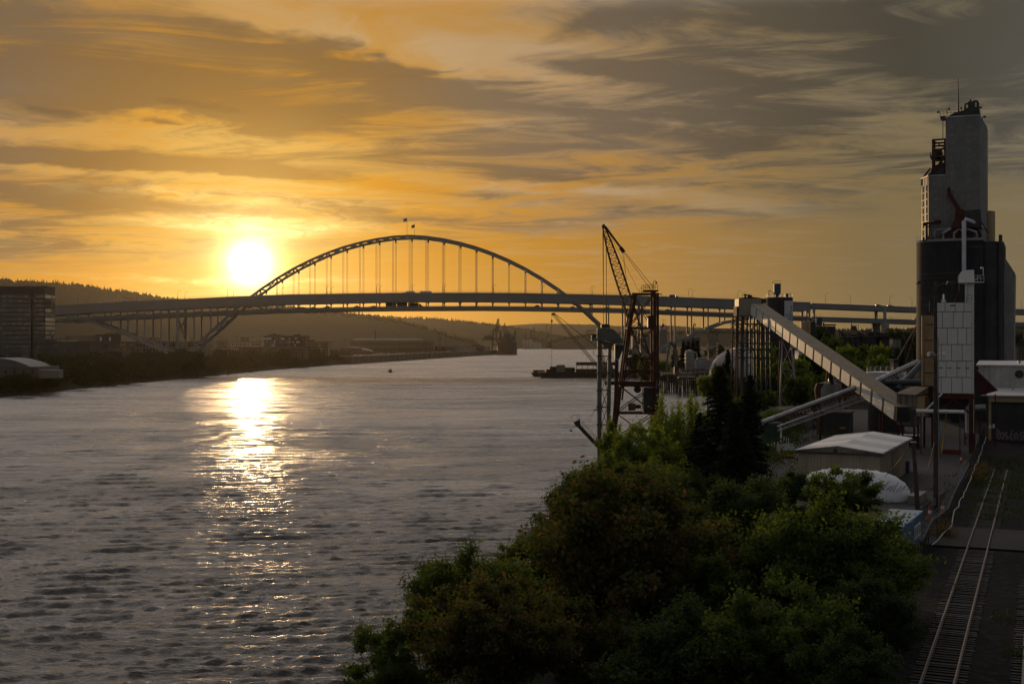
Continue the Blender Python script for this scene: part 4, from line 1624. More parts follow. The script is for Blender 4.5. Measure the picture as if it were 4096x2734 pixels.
for sx in (-1, 1):
    for k in range(60):
        f_ = r.random()
        c = (p.x + sx * (1.3 + 4.8 * f_ + r.uniform(-.3, .3)), p.y - 2 + 5 * f_ + r.uniform(-.6, .6))
        rr = .18 + .25 * r.random()
        b.lathe(c, [(rr * .3, .02), (rr, .12), (rr * .5, .28 + .25 * (1 - f_) * r.random())], 6)
stuff(b.build('boat_spray', M_FOAM), 'white spray thrown to both sides of the motorboat', 'spray')
b = MB()
for k in range(260):
    f_ = r.random()
    a = p + Vector((.3, 6, 0))
    q_ = G(1740, 1462)
    c = a.lerp(q_, f_ ** 1.1)
    rr = (.25 + .5 * f_) * r.uniform(.4, 1.2)
    b.lathe((c.x + r.gauss(0, .5 + 2.2 * f_), c.y + r.gauss(0, 2)), [(rr, .03), (rr * .6, .10)], 6)
stuff(b.build('boat_wake', M_FOAM), 'broken foam line of the wake trailing behind the motorboat', 'wake')
ps = tag(link('mooring_pile', None), 'old timber pile stump standing off the left bank', 'pile', 'old pile stumps off the left bank')
bpy.data.objects.remove(ps)
bpile = MB()
bpile.tube([(0, 0, -2), (.05, 0, 1.0), (.02, .02, 1.6)], [.24, .22, .15], 7)
me_p = bpile.mesh('mooring_pile', M_WOOD)
for px, py in ((393, 1551), (397, 1550), (402, 1550), (414, 1548), (421, 1549), (427, 1548), (432, 1547), (438, 1546), (446, 1545), (449, 1545), (455, 1545), (459, 1544), (463, 1544), (467, 1543), (482, 1542), (11, 1588), (27, 1587), (64, 1585), (85, 1583), (98, 1581), (108, 1580)):
    p = G(px, py)
    o = link('mooring_pile', me_p, None, (p.x, p.y, 0))
    o.scale = (1, 1, .7 + .7 * r.random())
    tag(o, 'old timber pile stump standing off the left bank', 'pile', 'old pile stumps off the left bank')
p = G(913, 1499)
b = MB()
for a in range(7):
    b.tube([(math.cos(a * .9) * 1.0, math.sin(a * .9) * 1.0, -2), (math.cos(a * .9) * .55, math.sin(a * .9) * .55, 4.4)], .32, 7)
b.cyl((0, 0), 1.05, 2.6, 3.1, 12)
tag(b.build('mooring_dolphin', M_WOOD, loc=(p.x, p.y, 0)), 'single dark mooring dolphin off the left bank near the sun glitter', 'dolphin')
# ================================================================= right bank: industry
RZ = -math.radians(23.4)                   # the yard's grid runs with the railway
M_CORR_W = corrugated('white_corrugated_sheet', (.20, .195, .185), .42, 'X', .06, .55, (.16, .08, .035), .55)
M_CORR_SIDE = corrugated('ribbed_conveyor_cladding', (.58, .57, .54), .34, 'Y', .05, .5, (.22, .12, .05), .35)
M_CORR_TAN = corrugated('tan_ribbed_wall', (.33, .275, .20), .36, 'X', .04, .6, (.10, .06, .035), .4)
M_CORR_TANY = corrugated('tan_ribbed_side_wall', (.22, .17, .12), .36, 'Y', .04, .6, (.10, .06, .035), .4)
M_ROOF_TAN = mat('tan_gritty_roof', (.21, .175, .125), .9, 0, .22, .9, .03, bump_scale=5)
M_ROOF_GREY = mat('pale_grey_roof_sheet', (.56, .55, .54), .55, .1, .12, .3)
M_ROOF_GREY2 = mat('dark_grey_roof_sheet', (.38, .385, .40), .55, .1, .12, .3)
M_PANEL = mat('cream_bin_panel', (.60, .585, .55), .6, 0, .06, .5, 0, .15)
M_TANBIN = mat('tan_and_sunlit_paint', (.36, .26, .14), .65, 0, .15, .5, 0, .35, (.14, .07, .03))  # tan paint, also carries sunlight on the panelled bin's left side
M_BLUE = mat('faded_blue_steel', (.030, .060, .095), .6, 0, .2, .6)
M_GREYBLUE = mat('blue_grey_hopper', (.055, .065, .085), .6, .1, .15, .5)
M_YELLOW = mat('yellow_machine_paint', (.42, .22, .02), .6, 0, .25, 1.0)
M_ASPHALT = mat('worn_asphalt', (.022, .0215, .0215), .92, 0, .3, .35, .01)
M_SILO = mat('dark_silo_concrete', (.026, .026, .027), .9, 0, .30, .18, .01, .45, (.075, .075, .075))
M_SILO2 = mat('grey_silo_concrete', (.042, .042, .044), .9, 0, .30, .18, .01, .45, (.10, .10, .10))
M_BLUEPAN = mat('faded_print_blue', (.10, .20, .30), .7, 0, .1)
M_DARKPRINT = mat('dark_print', (.03, .03, .035), .7, 0, .1)


for m_ in (M_SILO, M_SILO2):                             # slip-form rings left in the concrete
    nt_ = m_.node_tree
    E.nt = nt_
    b_ = nt_.nodes['Principled BSDF']
    src = E(b_.inputs['Base Color'].links[0].from_socket)
    tc_ = nt_.nodes.new('ShaderNodeTexCoord')
    mp_ = nt_.nodes.new('ShaderNodeMapping')
    mp_.inputs['Scale'].default_value = (.06, .06, 1.6)
    nt_.links.new(tc_.outputs['Object'], mp_.inputs[0])
    ring_ = nz(E(mp_.outputs[0]), 1.0, 3.0, .7, dim='3D')
    c_ = mixc(smooth(ring_, .56, .72) * .55, src, (.085, .083, .080))
    nt_.links.new(c_.s, b_.inputs['Base Color'])


def Pl(px, py, Y, dy=0.0):
    p = P(px, py, Y)
    p.y += dy
    return p


# ----------------------------------------------------------------- yard paving
b = MB()
yd = [G(2990, 2010, YARD), G(3560, 2120, YARD), G(3880, 1900, YARD), G(3935, 1745, YARD), P(3640, 1367, 300), P(3140, 1367, 300)]
b.add([(p.x, p.y, YARD + .06) for p in yd[:4]] + [(p.x, p.y, YARD + .06) for p in yd[4:]], [(0, 1, 2, 3, 4, 5)])
struct(b.build('yard_paving', M_ASPHALT))

# ----------------------------------------------------------------- grain elevator
EL = thing('grain_elevator', 'tall grain elevator with dark round concrete silos and grey ribbed headhouse', 'grain elevator', (97.5, 265, YARD), RZ)
LX, LZ = 19.67, 18.46


def ex(px): return (px - 3868) / LX
def ez(py): return CAMH + (CY - py) / LZ - YARD


top = ez(962)
poly = []
for k in range(13):                                     # rounded left end
    a = math.pi * 1.5 - math.pi * k / 12
    poly.append((ex(3670) + 6.0 + 6.0 * math.cos(a) * 1.0, 6.0 + 6.0 * math.sin(a)))
poly = poly[::-1]
poly = [(ex(3670) + 6.0 - 6.0 * math.cos(math.radians(q_)), 7.5 - 7.5 * math.sin(math.radians(q_))) for q_ in range(-90, 91, 10)] + [(4.3, 0.0), (4.3, 15.0)]
b = MB()
b.prism(poly, 0, top)
b.build('silo_block', M_SILO, EL, True)
for cx_, cy_, r_ in ((5.3, 3.6, 3.1), (5.3, 10.2, 3.1), (5.3, 17.0, 3.1)):
    b = MB()
    b.cyl((cx_, cy_), r_, 0, top - .3, 28)
    b.build('round_silo', M_SILO2, EL, True)
b = MB()
b.prism([(x * 1.01, y * 1.01 - .1) for x, y in poly], top, top + .55)
b.build('parapet', M_CONC, EL)
b = MB()
b.span(ex(3798), ex(3937), 3, 13, top + .55, ez(458))
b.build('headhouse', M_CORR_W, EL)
b = MB()
b.add([(ex(3937), 3, top), (ex(3937) + 1.3, 6, top), (ex(3937) + 1.3, 12, top), (ex(3937), 13, top), (ex(3937), 3, ez(458)), (ex(3937) + 1.3, 6, ez(494)), (ex(3937) + 1.3, 12, ez(494)), (ex(3937), 13, ez(458))],
      [(0, 1, 5, 4), (1, 2, 6, 5), (2, 3, 7, 6), (4, 5, 6, 7)])
b.build('stair_bay', M_CORR_W, EL)
b = MB()
b.span(ex(3798) - .12, ex(3937) + .12, 2.85, 13.1, ez(458), ez(453))
b.build('roof_trim', M_STEEL_G, EL)
za = ez(692)
b = MB()
b.prism([(ex(3690), 7.2), (ex(3727), 3.0), (ex(3798), 3.0), (ex(3798), 13), (ex(3690), 13)], top + .55, za)
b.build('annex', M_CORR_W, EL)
b = MB()
b.prism([(ex(3690) - .1, 7.2), (ex(3727) - .05, 2.85), (ex(3798), 2.85), (ex(3798), 13), (ex(3690) - .1, 13)], za, za + .25)
b.build('annex_roof', M_STEEL_G, EL)
for px_, pz0, pz1 in ((3698, 720, 930), (3716, 720, 930)):             # pale glazed strips on the chamfer
    for k in range(7):
        f_ = (px_ - 3690) / 37
        x_, y_ = ex(3690) + (ex(3727) - ex(3690)) * f_, 7.2 - 4.2 * f_
        z0, z1 = ez(pz1) + (ez(pz0) - ez(pz1)) * k / 7, ez(pz1) + (ez(pz0) - ez(pz1)) * (k + .86) / 7
        b = MB()
        b.beam((x_ - .05, y_ - .04, z0), (x_ - .05, y_ - .04, z1), .55, .08, (-.9, -.4, 0))
        b.build('wall_light_panel', M_GLASS_L if k % 3 else M_TANBIN, EL)
for px_ in (3757, 3825, 3893):                                         # louvre ladders on the ribbed front
    n_ = 13 if px_ > 3800 else 8
    for k in range(n_):
        py_ = (500 if px_ > 3800 else 725) + k * 31
        if py_ > 930:
            break
        b = MB()
        b.span(ex(px_) - .45, ex(px_) + .45, 2.90, 3.0, ez(py_), ez(py_) + .16)
        b.build('louvre', M_STEEL_G, EL)
# machinery frame on the annex
fx0, fx1, fz0, fz1 = ex(3744), ex(3798), za + .2, ez(541)
for x_ in (fx0, fx1 - .2):
    for y_ in (4, 9):
        b = MB()
        b.beam((x_, y_, fz0), (x_, y_, fz1), .35, .35)
        b.build('frame_post', M_RUST, EL)
for z_ in (fz1, fz1 - 1.4, ez(610), ez(650)):
    b = MB()
    b.beam((fx0, 4, z_), (fx1, 4, z_), .3, .35)
    b.beam((fx0, 9, z_), (fx1, 9, z_), .3, .35)
    b.beam((fx0, 4, z_), (fx0, 9, z_), .3, .35)
    b.build('frame_beam', M_RUST, EL)
b = MB()
b.beam((fx0, 4, ez(605)), (fx1, 4, ez(655)), .22, .22)
b.beam((fx1, 4, ez(605)), (fx0, 4, ez(680)), .5, .5)
b.beam((fx0, 4, fz1), (fx1, 4, fz1 - 2.2), .18, .18)
b.build('frame_brace', M_RUST, EL)
b = MB()
b.lathe((ex(3759), 6), [(.3, ez(572)), (1.0, ez(578)), (1.15, ez(590)), (1.15, ez(606)), (.2, ez(625))], 14)
b.build('cyclone', M_RUST2, EL, True)
b = MB()
b.span(ex(3733), ex(3798), 3.6, 10, ez(613), ez(607))
for k in range(6):
    b.beam((ex(3733), 3.6 + k * 1.2, ez(607)), (ex(3733), 3.6 + k * 1.2, ez(594)), .06, .06)
b.beam((ex(3733), 3.6, ez(594)), (ex(3733), 9.8, ez(594)), .06, .06)
b.beam((ex(3733), 3.6, ez(594)), (ex(3775), 3.6, ez(594)), .06, .06)
b.beam((ex(3755), 3.6, ez(607)), (ex(3755), 3.6, ez(594)), .06, .06)
b.build('walkway', M_STEEL_D, EL)
b = MB()
b.hexa([(ex(3728), 4, za), (ex(3798), 4, za), (ex(3798), 10, za), (ex(3728), 10, za), (ex(3742), 4, za + 2.4), (ex(3796), 4, za + 3.2), (ex(3796), 10, za + 3.2), (ex(3742), 10, za + 2.4)])
b.build('annex_hopper', M_STEEL_D, EL)
b = MB()
b.beam((ex(3692), 7, za - .2), (ex(3732), 5, za + 2.0), .3, .3)
b.beam((ex(3692), 7, za - 1.2), (ex(3732), 5, za + 1.0), .25, .25)
b.beam((ex(3692), 7, za - 1.5), (ex(3692), 7, za + .2), .2, .2)
b.build('belt_frame', M_RUST, EL)
# machinery on the headhouse roof
zt = ez(453)
b = MB()
b.hexa([(ex(3800), 4, zt), (ex(3936), 4, zt), (ex(3936), 12, zt), (ex(3800), 12, zt), (ex(3830), 4, zt + .9), (ex(3932), 4, zt + 2.0), (ex(3932), 12, zt + 2.0), (ex(3830), 12, zt + .9)])
b.build('roof_house', M_STEEL_D, EL)
b = MB()
b.span(ex(3887), ex(3915), 5, 8, zt + 1.8, ez(391))
b.hexa([(ex(3865), 5, zt + 1.2), (ex(3890), 5, zt + 1.2), (ex(3890), 8, zt + 1.2), (ex(3865), 8, zt + 1.2), (ex(3876), 5, ez(416)), (ex(3890), 5, ez(416)), (ex(3890), 8, ez(416)), (ex(3876), 8, ez(416))])
b.span(ex(3893), ex(3899), 6, 6.5, ez(391), ez(379))
b.span(ex(3909), ex(3912), 6, 6.3, ez(391), ez(384))
b.build('dust_collector', M_STEEL_D, EL)
b = MB()
b.tube([(ex(3873), 6, ez(425)), (ex(3873), 6, ez(404)), (ex(3876), 6, ez(397)), (ex(3888), 6, ez(396))], .22, 8)
b.tube([(ex(3912), 6, ez(389)), (ex(3921), 6, ez(389)), (ex(3926), 6, ez(396)), (ex(3926), 6, ez(412))], .28, 8)
b.build('duct', M_STEEL_D, EL)
b = MB()
b.tube([(ex(3846), 7, zt), (ex(3846), 7, ez(395)), (ex(3844), 7, ez(286))], [.22, .16, .05], 8)
b.build('antenna', M_STEEL_D, EL)
b = MB()
b.span(ex(3776), ex(3800), 3, 7, ez(457), ez(449))
for k in range(9):
    x_ = ex(3776) + k * .75
    b.beam((x_, 3, ez(449)), (x_, 3, ez(430)), .06, .06)
b.beam((ex(3776), 3, ez(430)), (ex(3895), 3, ez(426)), .06, .06)
b.beam((ex(3776), 3, ez(439)), (ex(3862), 3, ez(437)), .06, .06)
b.beam((ex(3798), 3, ez(469)), (ex(3782), 3, ez(457)), .15, .15)
b.build('roof_platform', M_STEEL_D, EL)
for px_, py_, dr in ((3766, 428, -1), (3812, 418, 1), (3861, 418, 0), (3940, 422, 1), (3956, 460, 1)):
    b = MB()
    b.tube([(ex(px_ - 9 * dr), 3.2, ez(py_ + 22)), (ex(px_ - 9 * dr), 3.2, ez(py_ + 4)), (ex(px_ - 5 * dr), 3.2, ez(py_)), (ex(px_), 3.2, ez(py_ + 1))], .07, 6)
    b.lathe((ex(px_), 3.2), [(.10, ez(py_ - 1)), (.30, ez(py_ + 3)), (.26, ez(py_ + 7))], 8)
    b.build('floodlight', M_STEEL_D, EL)
b = MB()
b.tube([(ex(3787), 3, ez(457)), (ex(3787), 3, ez(541))], .08, 6)
b.build('drop_pipe', M_STEEL_D, EL)
# machinery along the front of the silo deck
b = MB()
b.hexa([(ex(3806), 2.4, ez(760)), (ex(3818), 2.4, ez(760)), (ex(3818), 2.9, ez(760)), (ex(3806), 2.9, ez(760)), (ex(3806), 2.4, ez(742)), (ex(3818), 2.4, ez(742)), (ex(3818), 2.9, ez(742)), (ex(3806), 2.9, ez(742))])
b.beam((ex(3811), 2.5, ez(765)), (ex(3862), 1.6, ez(848)), .75, .7)
b.build('grain_spout', M_RUST, EL)
b = MB()
b.span(ex(3840), ex(3874), .6, 2.6, ez(858), ez(836))
b.hexa([(ex(3822), .4, ez(908)), (ex(3885), .4, ez(908)), (ex(3885), 2.8, ez(908)), (ex(3822), 2.8, ez(908)), (ex(3845), .8, ez(858)), (ex(3868), .8, ez(858)), (ex(3868), 2.4, ez(858)), (ex(3845), 2.4, ez(858))])
b.build('distributor_head', M_RUST, EL)
b = MB()
b.hexa([(ex(3872), .8, ez(905)), (ex(3946), .8, ez(912)), (ex(3946), 2.9, ez(912)), (ex(3872), 2.9, ez(905)), (ex(3872), .8, ez(841)), (ex(3940), .8, ez(838)), (ex(3940), 2.9, ez(838)), (ex(3872), 2.9, ez(841))])
b.build('machine_house', M_STEEL_D, EL)
rr = random.Random(8)
for k in range(11):                                     # grain spouts fanning down to the silo deck
    xa = 3835 + rr.uniform(0, 40)
    xb = 3790 + 15 * k
    b = MB()
    b.tube([(ex(xa), 1.4, ez(900)), (ex(xb), 1.0, ez(930)), (ex(xb), 1.0, top + .3)], .26 + .1 * rr.random(), 8)
    b.build('spout_pipe', M_RUST if k % 3 else M_STEEL_G, EL)
b = MB()
b.tube([(ex(3755), 1.6, top), (ex(3755), 1.6, ez(920)), (ex(3762), 1.6, ez(913)), (ex(3800), 1.6, ez(912)), (ex(3830), 1.6, ez(905))], .16, 8)
b.build('vent_pipe', M_STEEL_G, EL)
b = MB()                                                # davit crane at the left of the deck
b.beam((ex(3722), 1.8, top), (ex(3722), 1.8, ez(885)), .55, .55)
b.beam((ex(3712), 1.8, ez(885)), (ex(3780), 1.8, ez(884)), .5, .45)
b.beam((ex(3726), 1.8, ez(900)), (ex(3745), 1.8, ez(886)), .2, .2)
b.span(ex(3755), ex(3782), 1.3, 2.3, ez(882), ez(874))
b.span(ex(3709), ex(3718), 1.3, 2.3, ez(895), ez(882))
b.build('davit_crane', M_RUST, EL)
for px_, a_, c_ in ((3705, 18, 12), (3718, 26, 14), (3745, 22, 10), (3772, 20, 16), (3790, 14, 22), (3800, 22, 20), (3920, 14, 12), (3936, 18, 18)):
    b = MB()
    b.span(ex(px_), ex(px_ + a_ * .5), 1.0, 2.4, top + .3, top + .5 + c_ / LZ)
    b.build('deck_machine', M_RUST if px_ % 2 else M_STEEL_D, EL)
b = MB()
for k in range(13):
    x_ = ex(3672) + k * .0 + k * (ex(3812) - ex(3672)) / 12
    yy = 1.0 + max(0, (ex(3725) - x_)) * 1.6
    b.beam((x_, yy, top + .5), (x_, yy, top + 1.6), .05, .05)
b.beam((ex(3725), 1.0, top + 1.6), (ex(3812), 1.0, top + 1.6), .05, .05)
b.build('deck_railing', M_STEEL_D, EL)
b = MB()
b.lathe((ex(3972), 8), [(1.15, top), (1.15, ez(836)), (.2, ez(831))], 16)
b.build('day_tank', M_TANBIN, EL, True)
b = MB()
b.span(ex(4013), ex(4026), .8, 4, top - 3, ez(942))
b.span(ex(4013), ex(4024), .8, 3.5, 0, top - 3)
b.build('stair_tower', M_STEEL_D, EL)
b = MB()
b.hexa([(ex(4026), 5, 0), (ex(4066), 7, 0), (ex(4066), 22, 0), (ex(4026), 22, 0), (ex(4026), 5, ez(1014)), (ex(4074), 7, ez(1088)), (ex(4074), 22, ez(1088)), (ex(4026), 22, ez(1014))])
b.build('sloped_annex', M_CORR_W, EL)
b = MB()
b.tube([(ex(3949), 4, ez(907)), (ex(3905), .2, ez(886)), (ex(3882), -.75, ez(878)), (ex(3877), -.8, ez(886)), (ex(3877), -.8, ez(1095))], [.42, .42, .42, .45, .45], 12)
b.build('white_duct', mat('white_duct_paint', (.58, .60, .64), .5, 0, .1), EL, True)
b = MB()
b.tube([(ex(3941), .6, ez(885)), (ex(3973), .6, ez(935))], .18, 6)
b.build('stay', M_STEEL_D, EL)

# ----------------------------------------------------------------- panel bin on red legs
BI = thing('panel_storage_bin', 'square white panelled storage bin raised on red steel legs', 'storage bin', (66.2, 183, YARD), RZ)
BLX, BLZ = 28.4, 26.73


def bx(px): return (px - 3818) / BLX
def bz(py): return CAMH + (CY - py) / BLZ - YARD


x0, x1 = bx(3741), bx(3887)
b = MB()
b.span(x0 + .06, x1 - .06, .08, 4.9, bz(1573.5), bz(1209))
b.build('bin_shell', M_STEEL_D, BI)
rows_ = [1209, 1246.5, 1312, 1377.5, 1443, 1508.5, 1573.5]
cuts = [[0, .27, .55, .79, 1], [0, .20, .50, .76, 1], [0, .33, .62, .86, 1], [0, .17, .45, .74, 1], [0, .30, .60, .85, 1], [0, .16, .45, .74, 1]]
for i in range(6):
    z1, z0 = bz(rows_[i]), bz(rows_[i + 1])
    for k in range(4):
        a, c = x0 + (x1 - x0) * cuts[i][k], x0 + (x1 - x0) * cuts[i][k + 1]
        b = MB()
        b.span(a + .035, c - .035, 0, .12, z0 + .05, z1 - .04)
        b.build('panel', M_PANEL, BI)
    for k in range(2):
        b = MB()
        b.span(x1 - .05, x1 + .06, .15 + 2.35 * k, 2.42 + 2.35 * k, z0 + .05, z1 - .04)
        b.build('panel', M_PANEL, BI)
        b = MB()
        b.span(x0 - .06, x0 + .05, .15 + 2.35 * k, 2.42 + 2.35 * k, z0 + .05, z1 - .04)
        b.build('panel', M_TANBIN, BI)  # left face in tan: sunlight put into the panel colour
b = MB()
b.tube([(x0 - .02, .12, bz(1573)), (x0 - .02, .12, bz(1209))], .16, 8)
b.build('sunlit_corner_post', M_TANBIN, BI)  # tan post rounds the edge, its colour standing for sunlight
for k in range(4):
    b = MB()
    b.span(x0 + .5 + 1.25 * k, x0 + 1.05 + 1.25 * k, -.05, .02, bz(1472), bz(1469))
    b.build('panel_latch', M_STEEL_D, BI)
b = MB()
b.span(bx(3801), bx(3820), -.03, 0.0, bz(1224), bz(1219))
b.build('name_plate', M_STEEL_D, BI)
zl = bz(1574)
b = MB()
for y_ in (.4, 4.6):
    b.span(x0 - .3, x1 + .3, y_ - .25, y_ + .25, zl - .75, zl)
for x_ in (x0, x1):
    b.span(x_ - .25, x_ + .25, .65, 4.35, zl - .75, zl - .004)
b.build('ring_beam', M_RUST, BI)
for x_ in (x0 - .1, x1 - .1):
    for y_ in (.4, 4.6):
        b = MB()
        b.span(x_ - .32, x_ + .32, y_ - .3, y_ + .3, 0, zl - .76)
        b.build('leg', M_RUST, BI)
b = MB()
for y_ in (.42, 4.6):
    b.beam((x0, y_, zl - 3.2), ((x0 + x1) / 2, y_, zl - .8), .22, .22)
    b.beam((x1, y_, zl - 3.2), ((x0 + x1) / 2, y_, zl - .8), .22, .22)
b.beam((x0, .4, zl - 3.4), (x0, 4.6, zl - .9), .2, .2)
b.beam((x1, .4, zl - 3.4), (x1, 4.6, zl - .9), .2, .2)
b.build('leg_brace', M_RUST, BI)
b = MB()
b.hexa([(-.5, 2, zl - 4.5), (.5, 2, zl - 4.5), (.5, 3, zl - 4.5), (-.5, 3, zl - 4.5), (x0 + .3, .7, zl - .8), (x1 - .3, .7, zl - .8), (x1 - .3, 4.3, zl - .8), (x0 + .3, 4.3, zl - .8)])
b.build('discharge_hopper', M_STEEL_D, BI)
b = MB()
zt = bz(1209)
for k in range(8):
    x_ = x0 + (x1 - x0) * k / 7
    b.beam((x_, .2, zt), (x_, .2, zt + 1.05), .05, .05)
for z_ in (.55, 1.05):
    b.beam((x0, .2, zt + z_), (x1, .2, zt + z_), .05, .05)
    b.beam((x1, .2, zt + z_), (x1, 4.7, zt + z_), .05, .05)
    b.beam((x0, .2, zt + z_), (x0, 4.7, zt + z_), .05, .05)
b.build('roof_railing', M_STEEL_D, BI)
b = MB()
b.span(x0 + .8, x0 + 1.4, 1, 2, zt, zt + .5)
b.tube([(x0 + 1.1, 1.4, zt + .5), (x0 + 1.1, 1.4, zt + 1.3)], .12, 8)
b.build('roof_vent', M_WHITE, BI)
# bucket elevator beside the bin
b = MB()
b.span(bx(3858), bx(3868), 1.2, 2.2, 3, bz(1132))
b.span(bx(3871), bx(3893), 1.2, 2.2, 3, bz(1132))
b.build('elevator_leg', M_WHITE, BI)
b = MB()
hd = [(bx(3893), bz(1132)), (bx(3893), bz(1079)), (bx(3862), bz(1080))] + [(bx(3862) - 1.0 * math.sin(a), bz(1080) - .95 * (1 - math.cos(a))) for a in (.4, .8, 1.2, 1.57)] + [(bx(3834), bz(1132))]
b.extrude([(x, .9, z) for x, z in hd], (0, 1.6, 0))
b.build('elevator_head', M_WHITE, BI)
b = MB()
b.span(bx(3832), bx(3935), .2, .9, bz(1131), bz(1128))
for k in range(9):
    x_ = bx(3832) + (bx(3935) - bx(3832)) * k / 8
    b.beam((x_, .2, bz(1128)), (x_, .2, bz(1103)), .05, .05)
for z_ in (1103, 1115):
    b.beam((bx(3832), .2, bz(z_)), (bx(3935), .2, bz(z_)), .05, .05)
b.beam((bx(3895), .2, bz(1128)), (bx(3918), .2, bz(1104)), .05, .05)
b.build('head_platform', M_WHITE, BI)
b = MB()
b.tube([(bx(3932), .3, bz(1103)), (bx(3932), .3, bz(1072)), (bx(3926), .3, bz(1070))], .05, 6)
b.lathe((bx(3925), .3), [(.1, bz(1069)), (.2, bz(1076))], 8)
b.build('platform_lamp', M_WHITE, BI)
b = MB()
b.tube([(bx(3837), 1.4, bz(1132)), (bx(3838), 1.4, bz(1155)), (bx(3818), 1.4, bz(1205))], .16, 8)
b.build('discharge_spout', M_RUST2, BI)
# lower tan bin at its left
TB = thing('tan_bin', 'narrow tan bin catching the sun left of the white panelled bin', 'storage bin', tuple(EL.location), RZ)
p = P(3716, 1540, 192)
TB.location = (p.x, 192, YARD)
tz = lambda py: CAMH + (CY - py) / (FPX / 192) - YARD
b = MB()
b.span(-.85, .65, -.7, .8, tz(1542), tz(1262))
b.build('shell', M_TANBIN, TB)
for py in (1297, 1360, 1426, 1490):
    b = MB()
    b.span(-.92, .72, -.77, .87, tz(py) - .06, tz(py) + .06)
    b.build('hoop', M_RUST2, TB)
b = MB()
b.tube([(-.85, -.75, tz(1542)), (-.85, -.75, tz(1262))], .22, 8)
b.build('corner_pipe', M_TANBIN, TB)
for sx in (-.7, .5):
    for sy in (-.55, .65):
        b = MB()
        b.beam((sx, sy, 0), (sx, sy, tz(1542)), .22, .22)
        b.build('leg', M_RUST, TB)
b = MB()
b.hexa([(-.3, -.2, tz(1590)), (.2, -.2, tz(1590)), (.2, .3, tz(1590)), (-.3, .3, tz(1590)), (-.8, -.65, tz(1542)), (.6, -.65, tz(1542)), (.6, .75, tz(1542)), (-.8, .75, tz(1542))])
b.build('hopper', M_RUST, TB)
b = MB()
for k in range(4):
    b.beam((-.85 + .5 * k, -.7, tz(1262)), (-.85 + .5 * k, -.7, tz(1235)), .05, .05)
b.beam((-.85, -.7, tz(1235)), (.65, -.7, tz(1235)), .05, .05)
b.span(-.4, .4, -.3, .5, tz(1262), tz(1248))
b.tube([(.1, 0, tz(1250)), (.1, 0, tz(1205)), (-.1, 0, tz(1198)), (-.6, 0, tz(1199))], .06, 6)
b.build('top_gear', M_STEEL_D, TB)

# horizontal screw conveyor under the bins
sc = thing('screw_conveyor', 'white screw conveyor trough running under the panelled bin', 'conveyor', (P(3650, 1640, 181).x, 181, YARD), RZ)
z_ = P(3700, 1642, 181).z - YARD
b = MB()
b.tube([(0, 0, z_), (7.2, 0, z_)], .28, 10)
b.build('trough', M_WHITE, sc)
b = MB()
b.span(-.4, .5, -.4, .4, z_ - .8, z_ + .35)
b.span(-.3, .3, -.3, .3, z_ - 2.4, z_ - .8)
b.build('drive', M_STEEL_D, sc)
b = MB()
b.tube([(2.0, 0, z_ + .2), (4.2, .2, z_ + 2.6)], .13, 8)
b.build('feed_pipe', M_STEEL_G, sc)
for x_ in (1.2, 6.6):
    b = MB()
    b.beam((x_, 0, 0), (x_, 0, z_), .15, .15)
    b.build('support', M_STEEL_D, sc)

# ----------------------------------------------------------------- poles and wires
def lamp_pole(px, ytop, ybase, label, lean=0.0, heads=True):
    p = G(px, ybase, YARD)
    zt = P(px, ytop, p.y).z - YARD
    t = thing('utility_pole', label, 'utility pole', (p.x, p.y, YARD))
    b = MB()
    b.tube([(0, 0, 0), (lean * .5, 0, zt * .5), (lean, 0, zt)], [.24, .21, .16], 10)
    b.build('post', M_WOOD, t)
    return t, zt, p


t, zt, p = lamp_pole(3742, 1122, 2043, 'tall dark timber pole standing in front of the panelled bin')
for a in (-1, 1):
    b = MB()
    b.tube([(0, 0, zt - .6), (a * .9, 0, zt - .25), (a * 1.6, 0, zt - .2)], .05, 6)
    b.build('lamp_arm', M_STEEL_D, t)
    b = MB()
    b.hexa([(a * 1.5 - .45, -.2, zt - .35), (a * 1.5 + .45, -.2, zt - .35), (a * 1.5 + .45, .2, zt - .35), (a * 1.5 - .45, .2, zt - .35), (a * 1.5 - .3, -.15, zt - .05), (a * 1.5 + .3, -.15, zt - .05), (a * 1.5 + .3, .15, zt - .05), (a * 1.5 - .3, .15, zt - .05)])
    b.build('lamp_head', M_STEEL_D, t)
    b = MB()
    zc = P(3742, 1425, p.y).z - YARD
    b.tube([(0, -.1, zc - .4), (a * .12, -.15, zc + .25), (a * .35, -.2, zc + .42), (a * .72, -.2, zc + .42)], .035, 6)
    b.lathe((a * .75, -.2), [(.10, zc + .45), (.16, zc + .2), (.15, zc + .05), (.05, zc - .05)], 10)
    b.build('camera_bracket', M_WHITE, t)
b = MB()
b.tube([(.26, -.1, 0), (.24, -.12, zt * .75)], .05, 6)
b.build('conduit', M_STEEL_G, t)
b = MB()
b.span(-.45, -.1, -.4, -.2, .6, 1.3)
b.build('meter_box', M_PALE, t)
t, zt, p2 = lamp_pole(3676, 1767, 2122, 'short timber pole leaning slightly beside the fabric shelter', -.5, False)
b = MB()
b.span(-.75, -.25, -.15, .15, zt - .05, zt + .03)
b.build('cap', M_STEEL_G, t)
# wires
b = MB()
pa = p2 + Vector((-.5, 0, zt - .1))
for q_ in (P(3515, 1925, 140), P(3500, 1945, 138)):
    b.tube([pa, pa.lerp(q_, .5) + Vector((0, 0, -.2)), q_], .025, 5)
tag(b.build('service_wires', M_STEEL_D), 'pair of thin service wires from the short pole to the shed', 'wire')
b = MB()
q_ = P(3738, 1765, p.y)
pts = [q_.lerp(p2 + Vector((-.2, 0, zt * .62)), k / 8) + Vector((0, 0, -1.4 * math.sin(math.pi * k / 8))) for k in range(9)]
b.tube(pts, .025, 5)
tag(b.build('slack_wire', M_STEEL_D), 'slack wire sagging between the two timber poles', 'wire')

